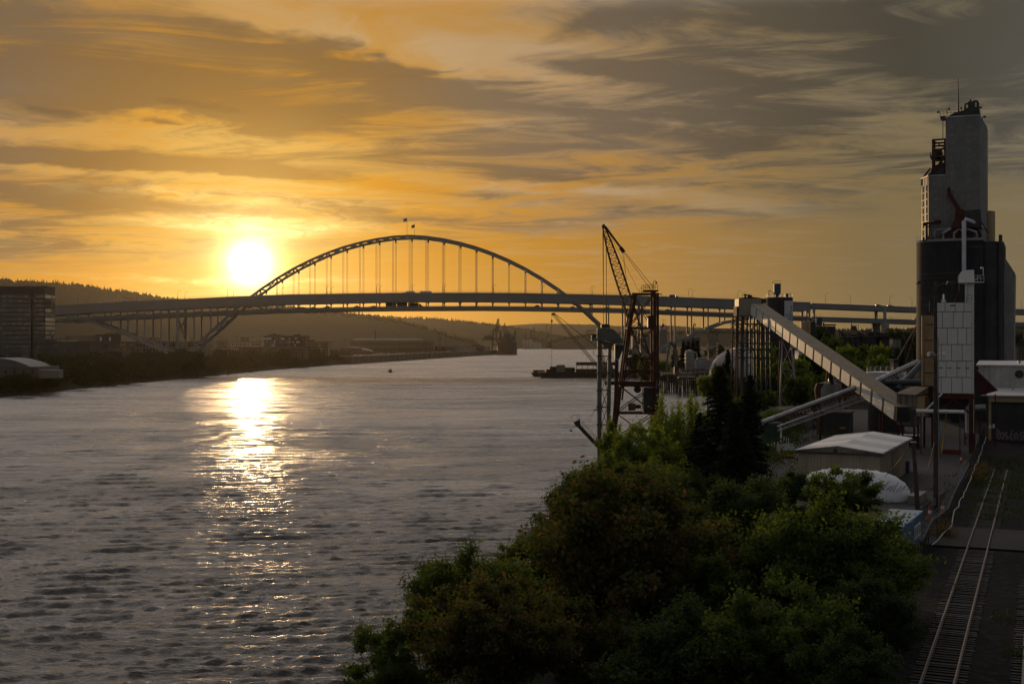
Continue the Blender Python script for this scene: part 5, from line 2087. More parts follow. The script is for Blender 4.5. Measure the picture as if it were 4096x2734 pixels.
# ----------------------------------------------------------------- white warehouse on the far right
WB = thing('white_warehouse', 'white ribbed warehouse with wall fan and dark loading bay at the right edge', 'warehouse', (P(3970, 1760, 206).x, 206, YARD), RZ)
WX, WZ = 25.3, FPX / 206


def wx(px): return (px - 3970) / WX
def wz(py): return CAMH + (CY - py) / WZ - YARD


b = MB()
b.span(-.2, 12.5, 0, 9, 0, wz(1606))
b.build('lower_wall', mat('dark_bay_wall', (.045, .042, .042), .9, 0, .2, .5), WB)
b = MB()
b.span(-.6, -.2, -.1, 9, 0, wz(1606))
b.build('corner_wall', M_TANBIN, WB)
b = MB()
b.span(-.6, 12.6, -.35, 9, wz(1606), wz(1583))
b.build('fascia', M_TANBIN, WB)
b = MB()
b.hexa([(-.9, -.7, wz(1583)), (12.8, -.7, wz(1583)), (12.8, 9, wz(1583)), (-.9, 9, wz(1583)), (-.9, -.7, wz(1578)), (12.8, -.7, wz(1578)), (12.8, 9, wz(1556)), (-.9, 9, wz(1556))])
b.build('porch_roof', M_ROOF_GREY, WB)
b = MB()
b.span(-2.6, 12.8, 9, 20, wz(1604) + .5, wz(1465))
b.build('upper_wall', corrugated('white_warehouse_ribs', (.40, .39, .37), .9, 'X', .03, .6, (.20, .09, .05), .5), WB)
b = MB()
b.hexa([(-3.0, 8.7, wz(1466)), (13, 8.7, wz(1466)), (13, 20.3, wz(1466)), (-3.0, 20.3, wz(1466)), (-3.0, 8.7, wz(1462)), (13, 8.7, wz(1462)), (13, 20.3, wz(1448)), (-3.0, 20.3, wz(1448))])
b.build('upper_roof', M_ROOF_GREY, WB)
fz_, fx_ = wz(1494) - .25, wx(4052) + .8
b = MB()
b.tube([(fx_, 8.9, fz_), (fx_, 9.05, fz_)], .72, 16)
b.build('wall_fan', M_STEEL_D, WB)
b = MB()
for a in range(4):
    b.beam((fx_, 8.86, fz_), (fx_ + .62 * math.cos(a * 1.57 + .5), 8.86, fz_ + .62 * math.sin(a * 1.57 + .5)), .16, .03, (0, 1, 0))
b.build('fan_blade', M_RUST2, WB)
for px_ in (4048, 4060):
    pass
for px_, py_ in ((4048, 1553), (4056, 1452)):
    b = MB()
    x_ = wx(px_) + (0 if py_ > 1500 else .6)
    b.lathe((x_, 4.5 if py_ > 1500 else 12), [(.12, wz(py_) - .4), (.12, wz(py_)), (.3, wz(py_)), (.28, wz(py_) + .25), (.05, wz(py_) + .35)], 12)
    b.build('roof_ventilator', M_STEEL_G, WB)
b = MB()
b.span(.02, .55, -.04, 0, wz(1711), wz(1695))
b.build('notice_sign', M_WHITE, WB)
b = MB()
b.span(wx(3958) - .1, wx(3958) + .3, -.16, -.1, wz(1712), wz(1698))
b.build('post_sign', M_WHITE, WB)
# spray-painted lettering along the base of the bay wall
M_GRAF = mat('pale_spray_paint', (.16, .155, .17), .8, 0, .2, 2.0)
M_GRAFR = mat('red_spray_outline', (.16, .03, .04), .8, 0, .2, 2.0)
gr = link('graffiti', None, WB)
shapes = {'R': [(0, 0), (0, 1), (.55, 1.05), (.7, .75), (.4, .52), (.75, -.05)], 'E': [(.7, .05), (.1, 0), (0, .5), (.1, 1), (.7, 1.05), (.1, .98), (.05, .52), (.55, .55)],
          'O': [(.35, 0), (0, .3), (.05, .8), (.4, 1.02), (.7, .75), (.68, .25), (.35, 0)], 'S': [(.05, .1), (.5, 0), (.65, .3), (.1, .62), (.15, .95), (.6, 1.0)]}
for layer, th, m_, yy in ((0, .40, M_GRAFR, -.012), (1, .27, M_GRAF, -.024)):
    xx = wx(3983)
    for ch in 'ROSEOSR':
        b = MB()
        pts = [(xx + a * .72 + .12 * c * math.sin(xx * 5), yy, wz(1757) + .12 + c * (1.25 + .2 * math.sin(xx * 3))) for a, c in shapes[ch]]
        for i in range(len(pts) - 1):
            b.beam(pts[i], pts[i + 1], .012, th, (0, 0, 1) if abs(pts[i][2] - pts[i + 1][2]) < abs(pts[i][0] - pts[i + 1][0]) else (1, 0, 0))
        b.build('letter', m_, gr)
        xx += .74
# inclined chute and stair beside it
ch = thing('truck_chute', 'dark red steel hopper chute and stair between bin and white warehouse', 'chute', (P(3930, 1760, 196).x, 196, YARD), RZ)
hz_ = lambda py: CAMH + (CY - py) / (FPX / 196) - YARD
b = MB()
b.hexa([(-.6, -1, hz_(1580)), (.4, -1, hz_(1575)), (.4, 1, hz_(1575)), (-.6, 1, hz_(1580)), (-.9, -1, hz_(1478)), (2.3, -1, hz_(1560)), (2.3, 1, hz_(1560)), (-.9, 1, hz_(1478))])
b.build('chute_body', M_RUST, ch)
b = MB()
lattice(b, (-1.9, 0, 0), (-1.9, 0, hz_(1470)), 1.5, 1.5, 10, .12)
b.build('stair_tower', M_RUST, ch)
for x_ in (-.4, 1.9):
    b = MB()
    b.beam((x_, 0, 0), (x_, 0, hz_(1575)), .2, .2)
    b.build('support', M_RUST, ch)
b = MB()
b.tube([(-1.6, -.6, hz_(1632)), (.5, -.6, hz_(1628))], .55, 10)
b.build('blower', M_STEEL_G, ch)

# ----------------------------------------------------------------- enclosed conveyor gallery
ga, gb = P(3030, 1236, 270), P(3622, 1654, 186)        # centre line, head and foot
gd = (gb - ga)
gl = gd.length
gd.normalize()
GR = gd.cross(Vector((0, 0, 1))).normalized()          # to the right of the run
if GR.x > 0:
    GR = -GR                                           # towards the river
GU = gd.cross(GR).normalized()
if GU.z < 0:
    GU = -GU
GAL = thing('conveyor_gallery', 'long sloping enclosed conveyor gallery with white ribbed side and tan roof', 'conveyor gallery', (gb.x, gb.y, YARD))
hw, hh_ = 1.35, 1.05


def gpt(s, u, v): return ga + gd * s + GR * u + GU * v


def gbox(b, s0, s1, u0, u1, v0, v1):
    b.hexa([gpt(s0, u0, v0), gpt(s0, u1, v0), gpt(s1, u1, v0), gpt(s1, u0, v0), gpt(s0, u0, v1), gpt(s0, u1, v1), gpt(s1, u1, v1), gpt(s1, u0, v1)])


b = MB()
gbox(b, 0, gl, -hw, hw - .05, -hh_ - .1, hh_)
b.build('gallery_frame', M_STEEL_D, GAL, world=True)
b = MB()
b.hexa([gpt(-.3, hw + .25, hh_), gpt(-.3, -hw - .25, hh_), gpt(gl, -hw - .25, hh_), gpt(gl, hw + .25, hh_), gpt(-.3, hw + .25, hh_ + .1), gpt(-.3, -hw - .25, hh_ + .1), gpt(gl, -hw - .25, hh_ + .1), gpt(gl, hw + .25, hh_ + .1)])
b.build('roof', M_ROOF_TAN, GAL, world=True)
NP = 17
M_STRIP = mat('rust_stained_strip', (.15, .085, .032), .8, 0, .3, 1.0)
for k in range(NP):
    s0, s1 = gl * k / NP, gl * (k + 1) / NP
    st_ = .85
    # each cladding bay: narrow ribs standing proud, then a stained strip
    b = MB()
    gbox(b, s0, s1 - st_, hw - .05, hw, -hh_ - .12, hh_ - .01)
    n_ = 9
    for j in range(n_):
        a = s0 + (s1 - st_ - s0) * (j + .5) / n_
        gbox(b, a - .13, a + .13, hw - .01, hw + .15, -hh_ - .12, hh_ - .03)
    b.build('cladding_bay', M_WHITE, GAL, world=True)
    b = MB()
    gbox(b, s1 - st_, s1, hw - .05, hw + .03, -hh_ - .12, hh_ - .01)
    b.build('stained_strip', M_STRIP, GAL, world=True)
# supporting bents
for px_t, py_t, px_a, px_b, py_b, Yb in ((3140, 1360, 3112, 3192, 1500, 250), (3330, 1480, 3290, 3378, 1660, 225), (3528, 1615, 3524, 3532, 1690, 203)):
    for dy_ in (-.9, .9):
        b = MB()
        if px_b - px_a > 20:
            a0, a1 = Pl(px_t - 14, py_t, Yb, dy_), Pl(px_t + 22, py_t + 22, Yb, dy_)
            c0, c1 = Pl(px_a, py_b, Yb, dy_), Pl(px_b, py_b, Yb, dy_)
            c0.z = c1.z = YARD
            b.beam(a0, c0, .32, .32)
            b.beam(a1, c1, .32, .32)
            for f0, f1 in ((0, .33), (.33, .66), (.66, 1.0)):
                b.beam(a0.lerp(c0, f0), a1.lerp(c1, f1), .14, .14)
                b.beam(a1.lerp(c1, f0), a0.lerp(c0, f1), .14, .14)
                b.beam(a0.lerp(c0, f1), a1.lerp(c1, f1), .14, .14)
        else:
            a0 = Pl(px_t, py_t, Yb, dy_)
            b.beam(a0, (a0.x, a0.y, YARD), .4, .4)
        b.build('bent', M_STEEL_G if dy_ < 0 and px_t < 3400 else M_RUST, GAL, world=True)
# head house over the river dock
HH = thing('head_house', 'corrugated head house with round roof vents at the top of the conveyor gallery', 'head house', (P(3000, 1230, 272).x, 272, YARD))
s_ = FPX / 272
hx = lambda px: (px - 3000) / s_
hz2 = lambda py: CAMH + (CY - py) / s_ - YARD
b = MB()
pl_ = [(hx(2955), 0), (hx(3045), 0), (hx(3047), 5.5), (hx(2957), 5.5)]
vs = [(x, y, hz2(1262)) for x, y in pl_] + [(pl_[0][0], 0, hz2(1192)), (pl_[1][0], 0, hz2(1192)), (pl_[2][0], 5.5, hz2(1192)), (pl_[3][0], 5.5, hz2(1192))]
b.hexa(vs)
b.build('wall', M_CORR_TAN, HH)
b = MB()
b.add([(hx(2953), -.2, hz2(1192)), (hx(3049), -.2, hz2(1192)), (hx(3049), 5.7, hz2(1192)), (hx(2953), 5.7, hz2(1192)), (hx(3000), -.2, hz2(1186)), (hx(3000), 5.7, hz2(1186))], [(0, 1, 4), (1, 2, 5, 4), (2, 3, 5), (3, 0, 4, 5), (0, 3, 2, 1)])
b.build('roof', M_RUST2, HH)
for px_, py_ in ((2988, 1178), (3002, 1180), (3009, 1182)):
    b = MB()
    b.lathe((hx(px_), 2), [(.2, hz2(1190)), (.2, hz2(py_ + 3)), (.42, hz2(py_ + 2)), (.42, hz2(py_ - 2)), (.1, hz2(py_ - 5))], 12)
    b.build('roof_vent', M_STEEL_D, HH)
b = MB()
b.span(hx(2947), hx(2955), 0, 4, hz2(1262), hz2(1225))
b.build('side_platform', M_RUST, HH)
TR = thing('conveyor_trestle', 'tangle of dark steel trestle legs under the head house', 'trestle', (P(3010, 1500, 272).x, 272, 3))
for i, px_ in enumerate((2948, 2969, 2990, 3018, 3046, 3082)):
    for dy_ in (0.3, 5.0):
        a, c = Pl(px_, 1264 + (max(0, px_ - 3030)) * .6, 272, dy_), Pl(px_ - 10 + i * 3, 1480, 272, dy_)
        c.z = 4.0
        b = MB()
        b.beam(a, c, .34, .34)
        b.build('leg', M_RUST if i == 0 else M_STEEL_D, TR, world=True)
for py_ in (1295, 1330, 1372, 1400, 1430):
    for dy_ in (.3, 5.0):
        b = MB()
        b.beam(Pl(2950, py_, 272, dy_), Pl(3085, py_, 272, dy_), .2, .25)
        b.build('crossbeam', M_STEEL_D, TR, world=True)
rr = random.Random(21)
for k in range(44):
    xa = 2945 + rr.uniform(0, 120)
    y0_ = rr.choice([1265, 1280, 1295, 1330, 1350, 1372, 1400, 1430])
    b = MB()
    dy_ = rr.choice([.3, 5.0])
    b.beam(Pl(xa, y0_, 272, dy_), Pl(xa + rr.choice([-26, 26]), y0_ + 36, 272, dy_), .15, .15)
    b.build('brace', M_RUST2 if k % 4 == 0 else M_STEEL_D, TR, world=True)
b = MB()
b.span(-3.6, 4.2, 0, 5.5, P(3000, 1392, 272).z - 3 - .2, P(3000, 1392, 272).z - 3)
b.build('deck', M_STEEL_D, TR)
# transfer house at the gallery's foot
TH = thing('transfer_house', 'white ribbed transfer house with tan roof at the foot of the gallery', 'transfer house', (P(3663, 1705, 186).x, 186, YARD), RZ - .12)
s_ = FPX / 186
tx = lambda px: (px - 3663) / (s_ * 1.06)
tz2 = lambda py: CAMH + (CY - py) / s_ - YARD
b = MB()
b.span(tx(3584), 0, 0, 3.4, tz2(1700), tz2(1578))
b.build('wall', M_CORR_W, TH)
for px_ in (3596, 3623, 3648):
    b = MB()
    b.span(tx(px_), tx(px_ + 6), -.05, 0, tz2(1698), tz2(1580))
    b.build('stained_strip', M_STRIP, TH)
b = MB()
b.span(0, tx(3697), .4, 3.2, tz2(1665), tz2(1585))
b.build('porch', M_TANBIN, TH)
b = MB()
b.hexa([(tx(3580), -.3, tz2(1578)), (tx(3668), -.3, tz2(1580)), (tx(3694), 3.6, tz2(1575)), (tx(3590), 3.6, tz2(1572)), (tx(3580), -.3, tz2(1574)), (tx(3668), -.3, tz2(1576)), (tx(3694), 3.6, tz2(1549)), (tx(3622), 3.6, tz2(1549))])
b.build('roof', M_ROOF_TAN, TH)
for x_ in (tx(3590), tx(3655)):
    for y_ in (.3, 3.0):
        b = MB()
        b.beam((x_, y_, 0), (x_, y_, tz2(1700)), .25, .25)
        b.build('leg', M_RUST, TH)
b = MB()
b.span(tx(3586), tx(3660), -.1, 3.2, tz2(1706), tz2(1700))
b.build('floor_frame', M_RUST, TH)

# ----------------------------------------------------------------- open truss conveyors
def truss_conveyor(label, pa, pb, hgt, tube_r, mat_t, seed, foot=None, bays=26, name='truss_conveyor'):
    t = thing(name, label, 'conveyor', (pa.x, pa.y, YARD))
    d = (pb - pa).normalized()
    rgt = d.cross(Vector((0, 0, 1))).normalized()
    u_ = rgt.cross(d).normalized()
    for s in (-1, 1):
        b = MB()
        o = rgt * (s * tube_r * .9)
        b.beam(pa + o, pb + o, .10, .12)
        b.beam(pa + o - u_ * hgt, pb + o - u_ * hgt, .10, .12)
        for k in range(bays):
            f0, f1, fm = k / bays, (k + 1) / bays, (k + .5) / bays
            b.beam(pa.lerp(pb, f0) + o, pa.lerp(pb, fm) + o - u_ * hgt, .05, .05)
            b.beam(pa.lerp(pb, fm) + o - u_ * hgt, pa.lerp(pb, f1) + o, .05, .05)
        b.build('side_truss', mat_t, t, world=True)
    if tube_r > .2:
        b = MB()
        b.tube([pa + u_ * tube_r * .3, pb + u_ * tube_r * .3], tube_r, 12)
        b.build('belt_cover', M_STEEL_G, t, world=True)
        b = MB()
        n_ = int((pb - pa).length / 3)
        for k in range(n_ + 1):
            c = pa.lerp(pb, k / n_) + u_ * tube_r * .3
            b.tube([c - d * .06, c + d * .06], tube_r * 1.06, 12)
        stuff(b.build('cover_bands', M_STEEL_G, t, world=True))
    for f_ in (foot or ()):
        c = pa.lerp(pb, f_) - u_ * hgt
        b = MB()
        b.beam(c, (c.x, c.y, YARD), .35, .35)
        b.build('support', M_RUST, t, world=True)
    return t


truss_conveyor('upper open truss conveyor with rounded pale cover crossing under the gallery', P(3048, 1692, 190), P(3452, 1542, 205), .75, .40, M_RUST, 1, (.55,), 30)
truss_conveyor('continuation of the truss conveyor beyond the gallery to the dark silos', P(3500, 1528, 212), P(3672, 1448, 235), 1.0, .45, M_RUST, 2, (.5,), 16)
truss_conveyor('lower pale open truss under the covered conveyor', P(3110, 1704, 188), P(3452, 1582, 204), .7, .12, M_STEEL_G, 3, (), 22)
# walkway rail along the upper conveyor
t = thing('conveyor_walkway_rail', 'thin rail of the walkway along the covered truss conveyor', 'railing', tuple(P(3048, 1680, 191)))
b = MB()
pa, pb = P(3048, 1676, 192), P(3452, 1520, 207)
for k in range(26):
    c = pa.lerp(pb, k / 25)
    b.beam(c, c - Vector((0, 0, .9)), .05, .05)
b.beam(pa, pb, .05, .05)
b.beam(pa - Vector((0, 0, .45)), pb - Vector((0, 0, .45)), .04, .04)
b.build('rail', M_RUST, t, world=True)
# fat pipes by the dark silos
for pts, r_, lab, m_ in (([P(3530, 1530, 215), P(3690, 1528, 212)], .55, 'fat horizontal blue grey pipe behind the transfer house', M_GREYBLUE), ([P(3588, 1556, 213), P(3680, 1460, 218), P(3692, 1448, 218)], .48, 'fat sloping blue grey pipe rising towards the tan bin', M_GREYBLUE)):
    b = MB()
    b.tube(pts, r_, 14)
    tag(b.build('process_pipe', m_, None, True), lab, 'pipe')
# round white tank and grey cyclone behind the gallery
c = P(3545, 1512, 228)
t = thing('white_tank', 'wide white tank with a railed top behind the gallery', 'tank', (c.x, c.y, YARD))
s_ = FPX / 228
b = MB()
zt_ = CAMH + (CY - 1486) / s_ - YARD
b.cyl((0, 0), 3.6, zt_ - 2.0, zt_, 28)
b.build('shell', M_WHITE, t, True)
b = MB()
b.cyl((0, 0), 3.3, 0, zt_ - 2.0, 28)
b.build('shaded_base', M_STEEL_D, t, True)  # added dark base stands for the darkness over the tank's foot
b = MB()
zz = CAMH + (CY - 1486) / s_ - YARD
for k in range(20):
    a = 2 * math.pi * k / 20
    a2 = 2 * math.pi * (k + 1) / 20
    b.beam((3.5 * math.cos(a), 3.5 * math.sin(a), zz), (3.5 * math.cos(a), 3.5 * math.sin(a), zz + .9), .05, .05)
    for q_ in (.45, .9):
        b.beam((3.5 * math.cos(a), 3.5 * math.sin(a), zz + q_), (3.5 * math.cos(a2), 3.5 * math.sin(a2), zz + q_), .05, .05)
b.build('railing', M_STEEL_G, t)
c = P(3315, 1560, 222)
t = thing('grey_surge_tank', 'grey cylindrical tank beside a red duct below the gallery', 'tank', (c.x, c.y, YARD))
s_ = FPX / 222
b = MB()
b.lathe((0, 0), [(1.75, 0), (1.75, CAMH + (CY - 1532) / s_ - YARD), (.3, CAMH + (CY - 1524) / s_ - YARD)], 22)
b.build('shell', M_CONC, t, True)
b = MB()
b.tube([(.2, 0, CAMH + (CY - 1526) / s_ - YARD), (3.2, 0, CAMH + (CY - 1528) / s_ - YARD)], .28, 10)
b.build('outlet_pipe', M_PALE, t)
t = thing('red_duct', 'rust red hooked duct standing before the grey tank', 'duct', (P(3275, 1600, 218).x, 218, YARD))
s_ = FPX / 218
dz_ = lambda py: CAMH + (CY - py) / s_ - YARD
b = MB()
b.hexa([(-.45, -.4, dz_(1606)), (.35, -.4, dz_(1606)), (.35, .4, dz_(1606)), (-.45, .4, dz_(1606)), (-.75, -.5, dz_(1556)), (.25, -.5, dz_(1556)), (.25, .5, dz_(1556)), (-.75, .5, dz_(1556))])
b.hexa([(-.75, -.5, dz_(1556)), (.25, -.5, dz_(1556)), (.25, .5, dz_(1556)), (-.75, .5, dz_(1556)), (-.4, -.5, dz_(1533)), (.9, -.5, dz_(1531)), (.9, .5, dz_(1531)), (-.4, .5, dz_(1533))])
b.span(-.3, .2, -.3, .3, 0, dz_(1606))
b.build('duct_body', M_RUST2, t)
b = MB()
b.tube([(2.6, .6, dz_(1536)), (2.2, .6, dz_(1512)), (2.2, .6, dz_(1490))], .34, 10)
tag(b.build('red_stack', M_RUST2, None, True, loc=t.location), 'short rust red stack on the grey tank roof', 'stack')

# ----------------------------------------------------------------- yard sheds and small things
def ground_box(name, label, cat, px0, px1, py_base, h, depth, wall, roof=None, rz=RZ, roof_h=.3, over=.25, gable=0.0):
    a, c = G(px0, py_base, YARD), G(px1, py_base, YARD)
    wd = (c - a).length / abs(math.cos(rz)) * .96
    t = thing(name, label, cat, (a.x, a.y, YARD), rz)
    b = MB()
    b.span(0, wd, 0, depth, 0, h)
    b.build('wall', wall, t)
    b = MB()
    if gable:
        b.add([(-over, -over, h), (wd + over, -over, h), (wd + over, depth + over, h), (-over, depth + over, h), (-over, depth / 2, h + gable), (wd + over, depth / 2, h + gable)], [(0, 1, 5, 4), (1, 2, 5), (2, 3, 4, 5), (3, 0, 4), (0, 3, 2, 1)])
    else:
        b.span(-over, wd + over, -over, depth + over, h, h + roof_h)
    b.build('roof', roof or M_ROOF_TAN, t)
    return t, wd


t, wd = ground_box('long_low_shed', 'low tan shed with pale sloping roof behind the truss conveyor', 'shed', 3010, 3260, 1712, 2.9, 7, M_PALE, M_ROOF_TAN, 0, gable=1.2)
t, wd = ground_box('concrete_shed', 'dark concrete shed with flat roof under the truss conveyor', 'shed', 3268, 3388, 1738, 4.0, 5, M_CONC_D, M_ROOF_TAN)
for x_ in (1.4, 3.3):
    b = MB()
    b.span(x_, x_ + 1.3, -.06, 0, 0, 3.0)
    b.build('door', M_STEEL_D, t)
b = MB()
b.span(wd - 1.6, wd - .6, -.5, 0, 1.2, 1.5)
b.build('yellow_shelf', M_YELLOW, t)
# metal-roofed shed in front
MS = thing('metal_roof_shed', 'tan ribbed shed with pale patched metal roof in the yard', 'shed', (32.7, 139.6, YARD), -math.radians(25.5))
WD, LN, EV, RG = 9.0, 23.5, 4.25, .6
b = MB()
b.add([(0, 0, 0), (WD, 0, 0), (WD, LN, 0), (0, LN, 0), (0, 0, EV), (WD, 0, EV), (WD, LN, EV), (0, LN, EV), (WD / 2, 0, EV + RG), (WD / 2, LN, EV + RG)], [(0, 1, 5, 8, 4), (2, 3, 7, 9, 6), (3, 0, 4, 7), (0, 3, 2, 1)])
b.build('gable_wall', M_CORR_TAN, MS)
b = MB()
b.add([(WD, 0, 0), (WD, LN, 0), (WD, LN, EV), (WD, 0, EV), (WD - .1, 0, 0), (WD - .1, LN, 0), (WD - .1, LN, EV), (WD - .1, 0, EV)], [(0, 1, 2, 3), (7, 6, 5, 4), (3, 2, 6, 7)])
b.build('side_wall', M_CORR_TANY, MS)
NR = 5
for s in (0, 1):
    for k in range(NR):
        y0, y1 = -.35 + (LN + .7) * k / NR, -.35 + (LN + .7) * (k + 1) / NR - .02
        xe, xr = (-.35, WD / 2) if s == 0 else (WD + .35, WD / 2)
        ze = EV - .02
        b = MB()
        b.hexa([(xe, y0, ze), (xr, y0, EV + RG + .02), (xr, y1, EV + RG + .02), (xe, y1, ze), (xe, y0, ze + .1), (xr, y0, EV + RG + .12), (xr, y1, EV + RG + .12), (xe, y1, ze + .1)] if s == 0 else
               [(xr, y0, EV + RG + .02), (xe, y0, ze), (xe, y1, ze), (xr, y1, EV + RG + .02), (xr, y0, EV + RG + .12), (xe, y0, ze + .1), (xe, y1, ze + .1), (xr, y1, EV + RG + .12)])
        b.build('roof_sheet', M_ROOF_GREY if (k + s) % 2 else M_ROOF_GREY2, MS)
b = MB()
b.span(-.36, WD + .36, -.42, -.36, EV - .30, EV - .04)
b.build('gutter_front', M_STEEL_D, MS)
b = MB()
b.span(WD + .36, WD + .5, -.4, LN + .35, EV - .16, EV - .02)
b.build('side_gutter', M_STEEL_D, MS)
b = MB()
b.span(WD / 2 - .55, WD / 2 - .15, -.1, -.02, EV - .15, EV + .3)
b.build('gable_vent', M_STEEL_D, MS)
b = MB()
b.span(WD + .01, WD + .06, 9, 14, 0, 3.6)
b.build('side_door', mat('rust_stained_door', (.15, .10, .07), .8, 0, .4, .8, 0, .6, (.16, .04, .02)), MS)
# fabric shelter
c = G(3400, 1990, YARD)
FS = thing('fabric_shelter', 'white inflated fabric shelter bulging behind the trees', 'shelter', (c.x + .4, c.y + .5, YARD), -math.radians(28))
n1, n2 = 26, 12
vs, fs = [], []
for i in range(n1 + 1):
    u = -1 + 2 * i / n1
    k = (1 - abs(u) ** 3.2) ** .55
    for j in range(n2 + 1):
        a = math.pi * j / n2
        rib_ = 1 + .02 * math.cos(i * math.pi) + .012 * math.sin(i * 1.7 + j * 2.3)
        vs.append((6.2 * u, -3.4 * k * math.cos(a) * rib_, max(0.0, 3.0 * k * math.sin(a) ** .75 * rib_)))
for i in range(n1):
    for j in range(n2):
        a = i * (n2 + 1) + j
        fs.append((a, a + 1, a + n2 + 2, a + n2 + 1))
b = MB()
b.add(vs, fs)
b.build('fabric_skin', mat('white_fabric', (.62, .63, .66), .7, 0, .08, .5, .02, bump_scale=2), FS, True)
b = MB()
for k in range(9):
    u = 3.4 + .32 * k
    b.tube([(u, -2.9 + .12 * k, 1.2 + .1 * math.sin(k)), (u + .5, -2.6 + .1 * k, 1.9 + .25 * math.sin(k * 2))], .03, 5)
b.build('scrawl', M_DARKPRINT, FS)
b = MB()
b.span(6.3, 7.4, -3.2, 1.6, 0, .9)
b.build('entry_lobby', M_PALE, FS)
# blue container
BCn = thing('blue_container', 'blue shipping container with white tagging beside the railway', 'container', (29.6, 92.6, YARD), -math.radians(26.8))
b = MB()
b.span(-2.5, 0, 0, 9.7, .15, 2.55)
b.build('box', corrugated('blue_container_sides', (.045, .12, .24), .3, 'Y', .03, .6, (.03, .05, .09), .4), BCn)
b = MB()
b.span(-2.55, .05, -.05, 9.75, 2.55, 2.65)
b.build('roof', mat('faded_blue_roof', (.20, .30, .40), .7, 0, .25, .8, 0, .2), BCn)
for k in range(3):
    b = MB()
    y_ = 5.2 + k * 1.1
    b.tube([(.05, y_, .8), (.05, y_ + .1, 1.9), (.05, y_ + .7, 1.9), (.05, y_ + .75, 1.0), (.05, y_ + .3, .9)], .06, 5)
    b.build('tag_mark', M_WHITE, BCn)
b = MB()
b.span(-2.4, -.1, -.03, .0, .2, 2.5)
b.build('end_doors', M_BLUE, BCn)
# skip by the shed
t, wd = ground_box('steel_skip', 'grey open steel skip behind the metal roof shed', 'skip', 3600, 3668, 1786, 1.7, 2.4, M_STEEL_D, M_STEEL_G, RZ, .14, .08)
t, wd = ground_box('purple_bin', 'purple lidded waste bin beside the metal roof shed', 'waste bin', 3602, 3632, 1893, 1.5, 1.6, mat('purple_bin_paint', (.045, .025, .09), .6), mat('purple_lid', (.07, .05, .13), .5), RZ, .1, .06)
# tipper bed with green sheet
c = G(3118, 1832, YARD)
t = thing('yellow_drop_box', 'yellow drop box under a green tarpaulin near the bollards', 'drop box', (c.x, c.y, YARD), -.05)
b = MB()
b.hexa([(.15, .1, .3), (2.2, .1, .3), (2.2, 2.6, .3), (.15, 2.6, .3), (0, 0, 1.0), (2.4, 0, 1.0), (2.4, 2.8, 1.0), (0, 2.8, 1.0)])
b.build('box', M_YELLOW, t)
b = MB()
b.hexa([(-.05, -.05, 1.0), (2.45, -.05, 1.0), (2.45, 2.85, 1.0), (-.05, 2.85, 1.0), (.05, .1, 1.15), (2.35, .1, 1.15), (2.35, 2.7, 1.9), (.05, 2.7, 1.9)])
b.build('tarpaulin', mat('green_tarpaulin', (.025, .075, .055), .7, 0, .15, 2), t)
# bollards, cones
bm_ = MB()
bm_.tube([(0, 0, 0), (0, 0, 1.15)], .11, 10)
bm_.lathe((0, 0), [(.11, 1.15), (.02, 1.22)], 10)
me_b = bm_.mesh('bollard', M_WHITE)
for i, (px, py) in enumerate(((3072, 1806), (3085, 1804), (3098, 1800), (3112, 1798), (3136, 1773), (3144, 1778), (3153, 1782))):
    p = G(px, py, YARD)
    tag(link('bollard', me_b, None, (p.x, p.y, YARD)), 'white guard bollard in the row before the round tank', 'bollard', 'white bollards by the tank')
for px, py0, py1, lab, m_ in ((3102, 1788, 1715, 'plain white standpipe beside the round tank', M_WHITE), (3124, 1798, 1712, 'standpipe banded red and white beside the round tank', M_WHITE)):
    p = G(px, py0, YARD)
    t = thing('standpipe', lab, 'standpipe', (p.x, p.y, YARD))
    hgt = P(px, py1, p.y).z - YARD
    b = MB()
    b.tube([(0, 0, 0), (0, 0, hgt), (-.25, 0, hgt + .12)], .13, 10)
    b.build('pipe', M_WHITE, t)
    if 'banded' in lab:
        for k in range(3):
            b = MB()
            b.cyl((0, 0), .15, .3 + k * .6, .6 + k * .6, 10)
            b.build('red_band', mat('red_band_paint', (.35, .03, .03), .6), t)
p = G(3094, 1795, YARD)
t = thing('flare_tinted_tank', 'round tank coloured with lens flare green at the end of the truss conveyor', 'tank', (p.x, p.y + 2.4, YARD))
b = MB()
b.cyl((0, 0), 1.8, 0, 3.9, 24)
b.build('shell', mat('flare_green_tint', (.025, .055, .035), .7, 0, .2), t, True)  # green of a lens flare put into the tank's colour
b = MB()
b.lathe((0, 0), [(1.9, 3.9), (1.9, 4.0), (.3, 4.25)], 24)
b.build('lid', M_PALE, t)
M_ORANGE = mat('orange_cone', (.34, .055, .015), .6, 0, .1)
for px, py, s_, lab in ((3076, 1842, .75, 'small orange traffic cone left of the yellow drop box'), (3844, 1852, 1.15, 'orange and white traffic cone under the panelled bin'), (3551, 1938, 1.0, 'tall orange cone on a yellow stand beside the shed wall'), (3554, 1930, .7, 'small pale cone just left of the shed corner'), (3719, 2078, 1.4, 'orange marker beside the timber pole, left of it'), (3771, 2058, 1.4, 'orange marker beside the timber pole, right of it')):
    p = G(px, py, YARD)
    t = thing('traffic_cone', lab, 'traffic cone', (p.x, p.y, YARD + .07))
    t.scale = (s_,) * 3
    b = MB()
    b.box((0, 0, .025), (.4, .4, .05))
    b.lathe((0, 0), [(.17, .05), (.04, .95)], 12)
    b.build('cone', M_ORANGE, t)
    b = MB()
    b.lathe((0, 0), [(.125, .38), (.095, .6)], 12)
    b.build('white_band', M_WHITE, t)
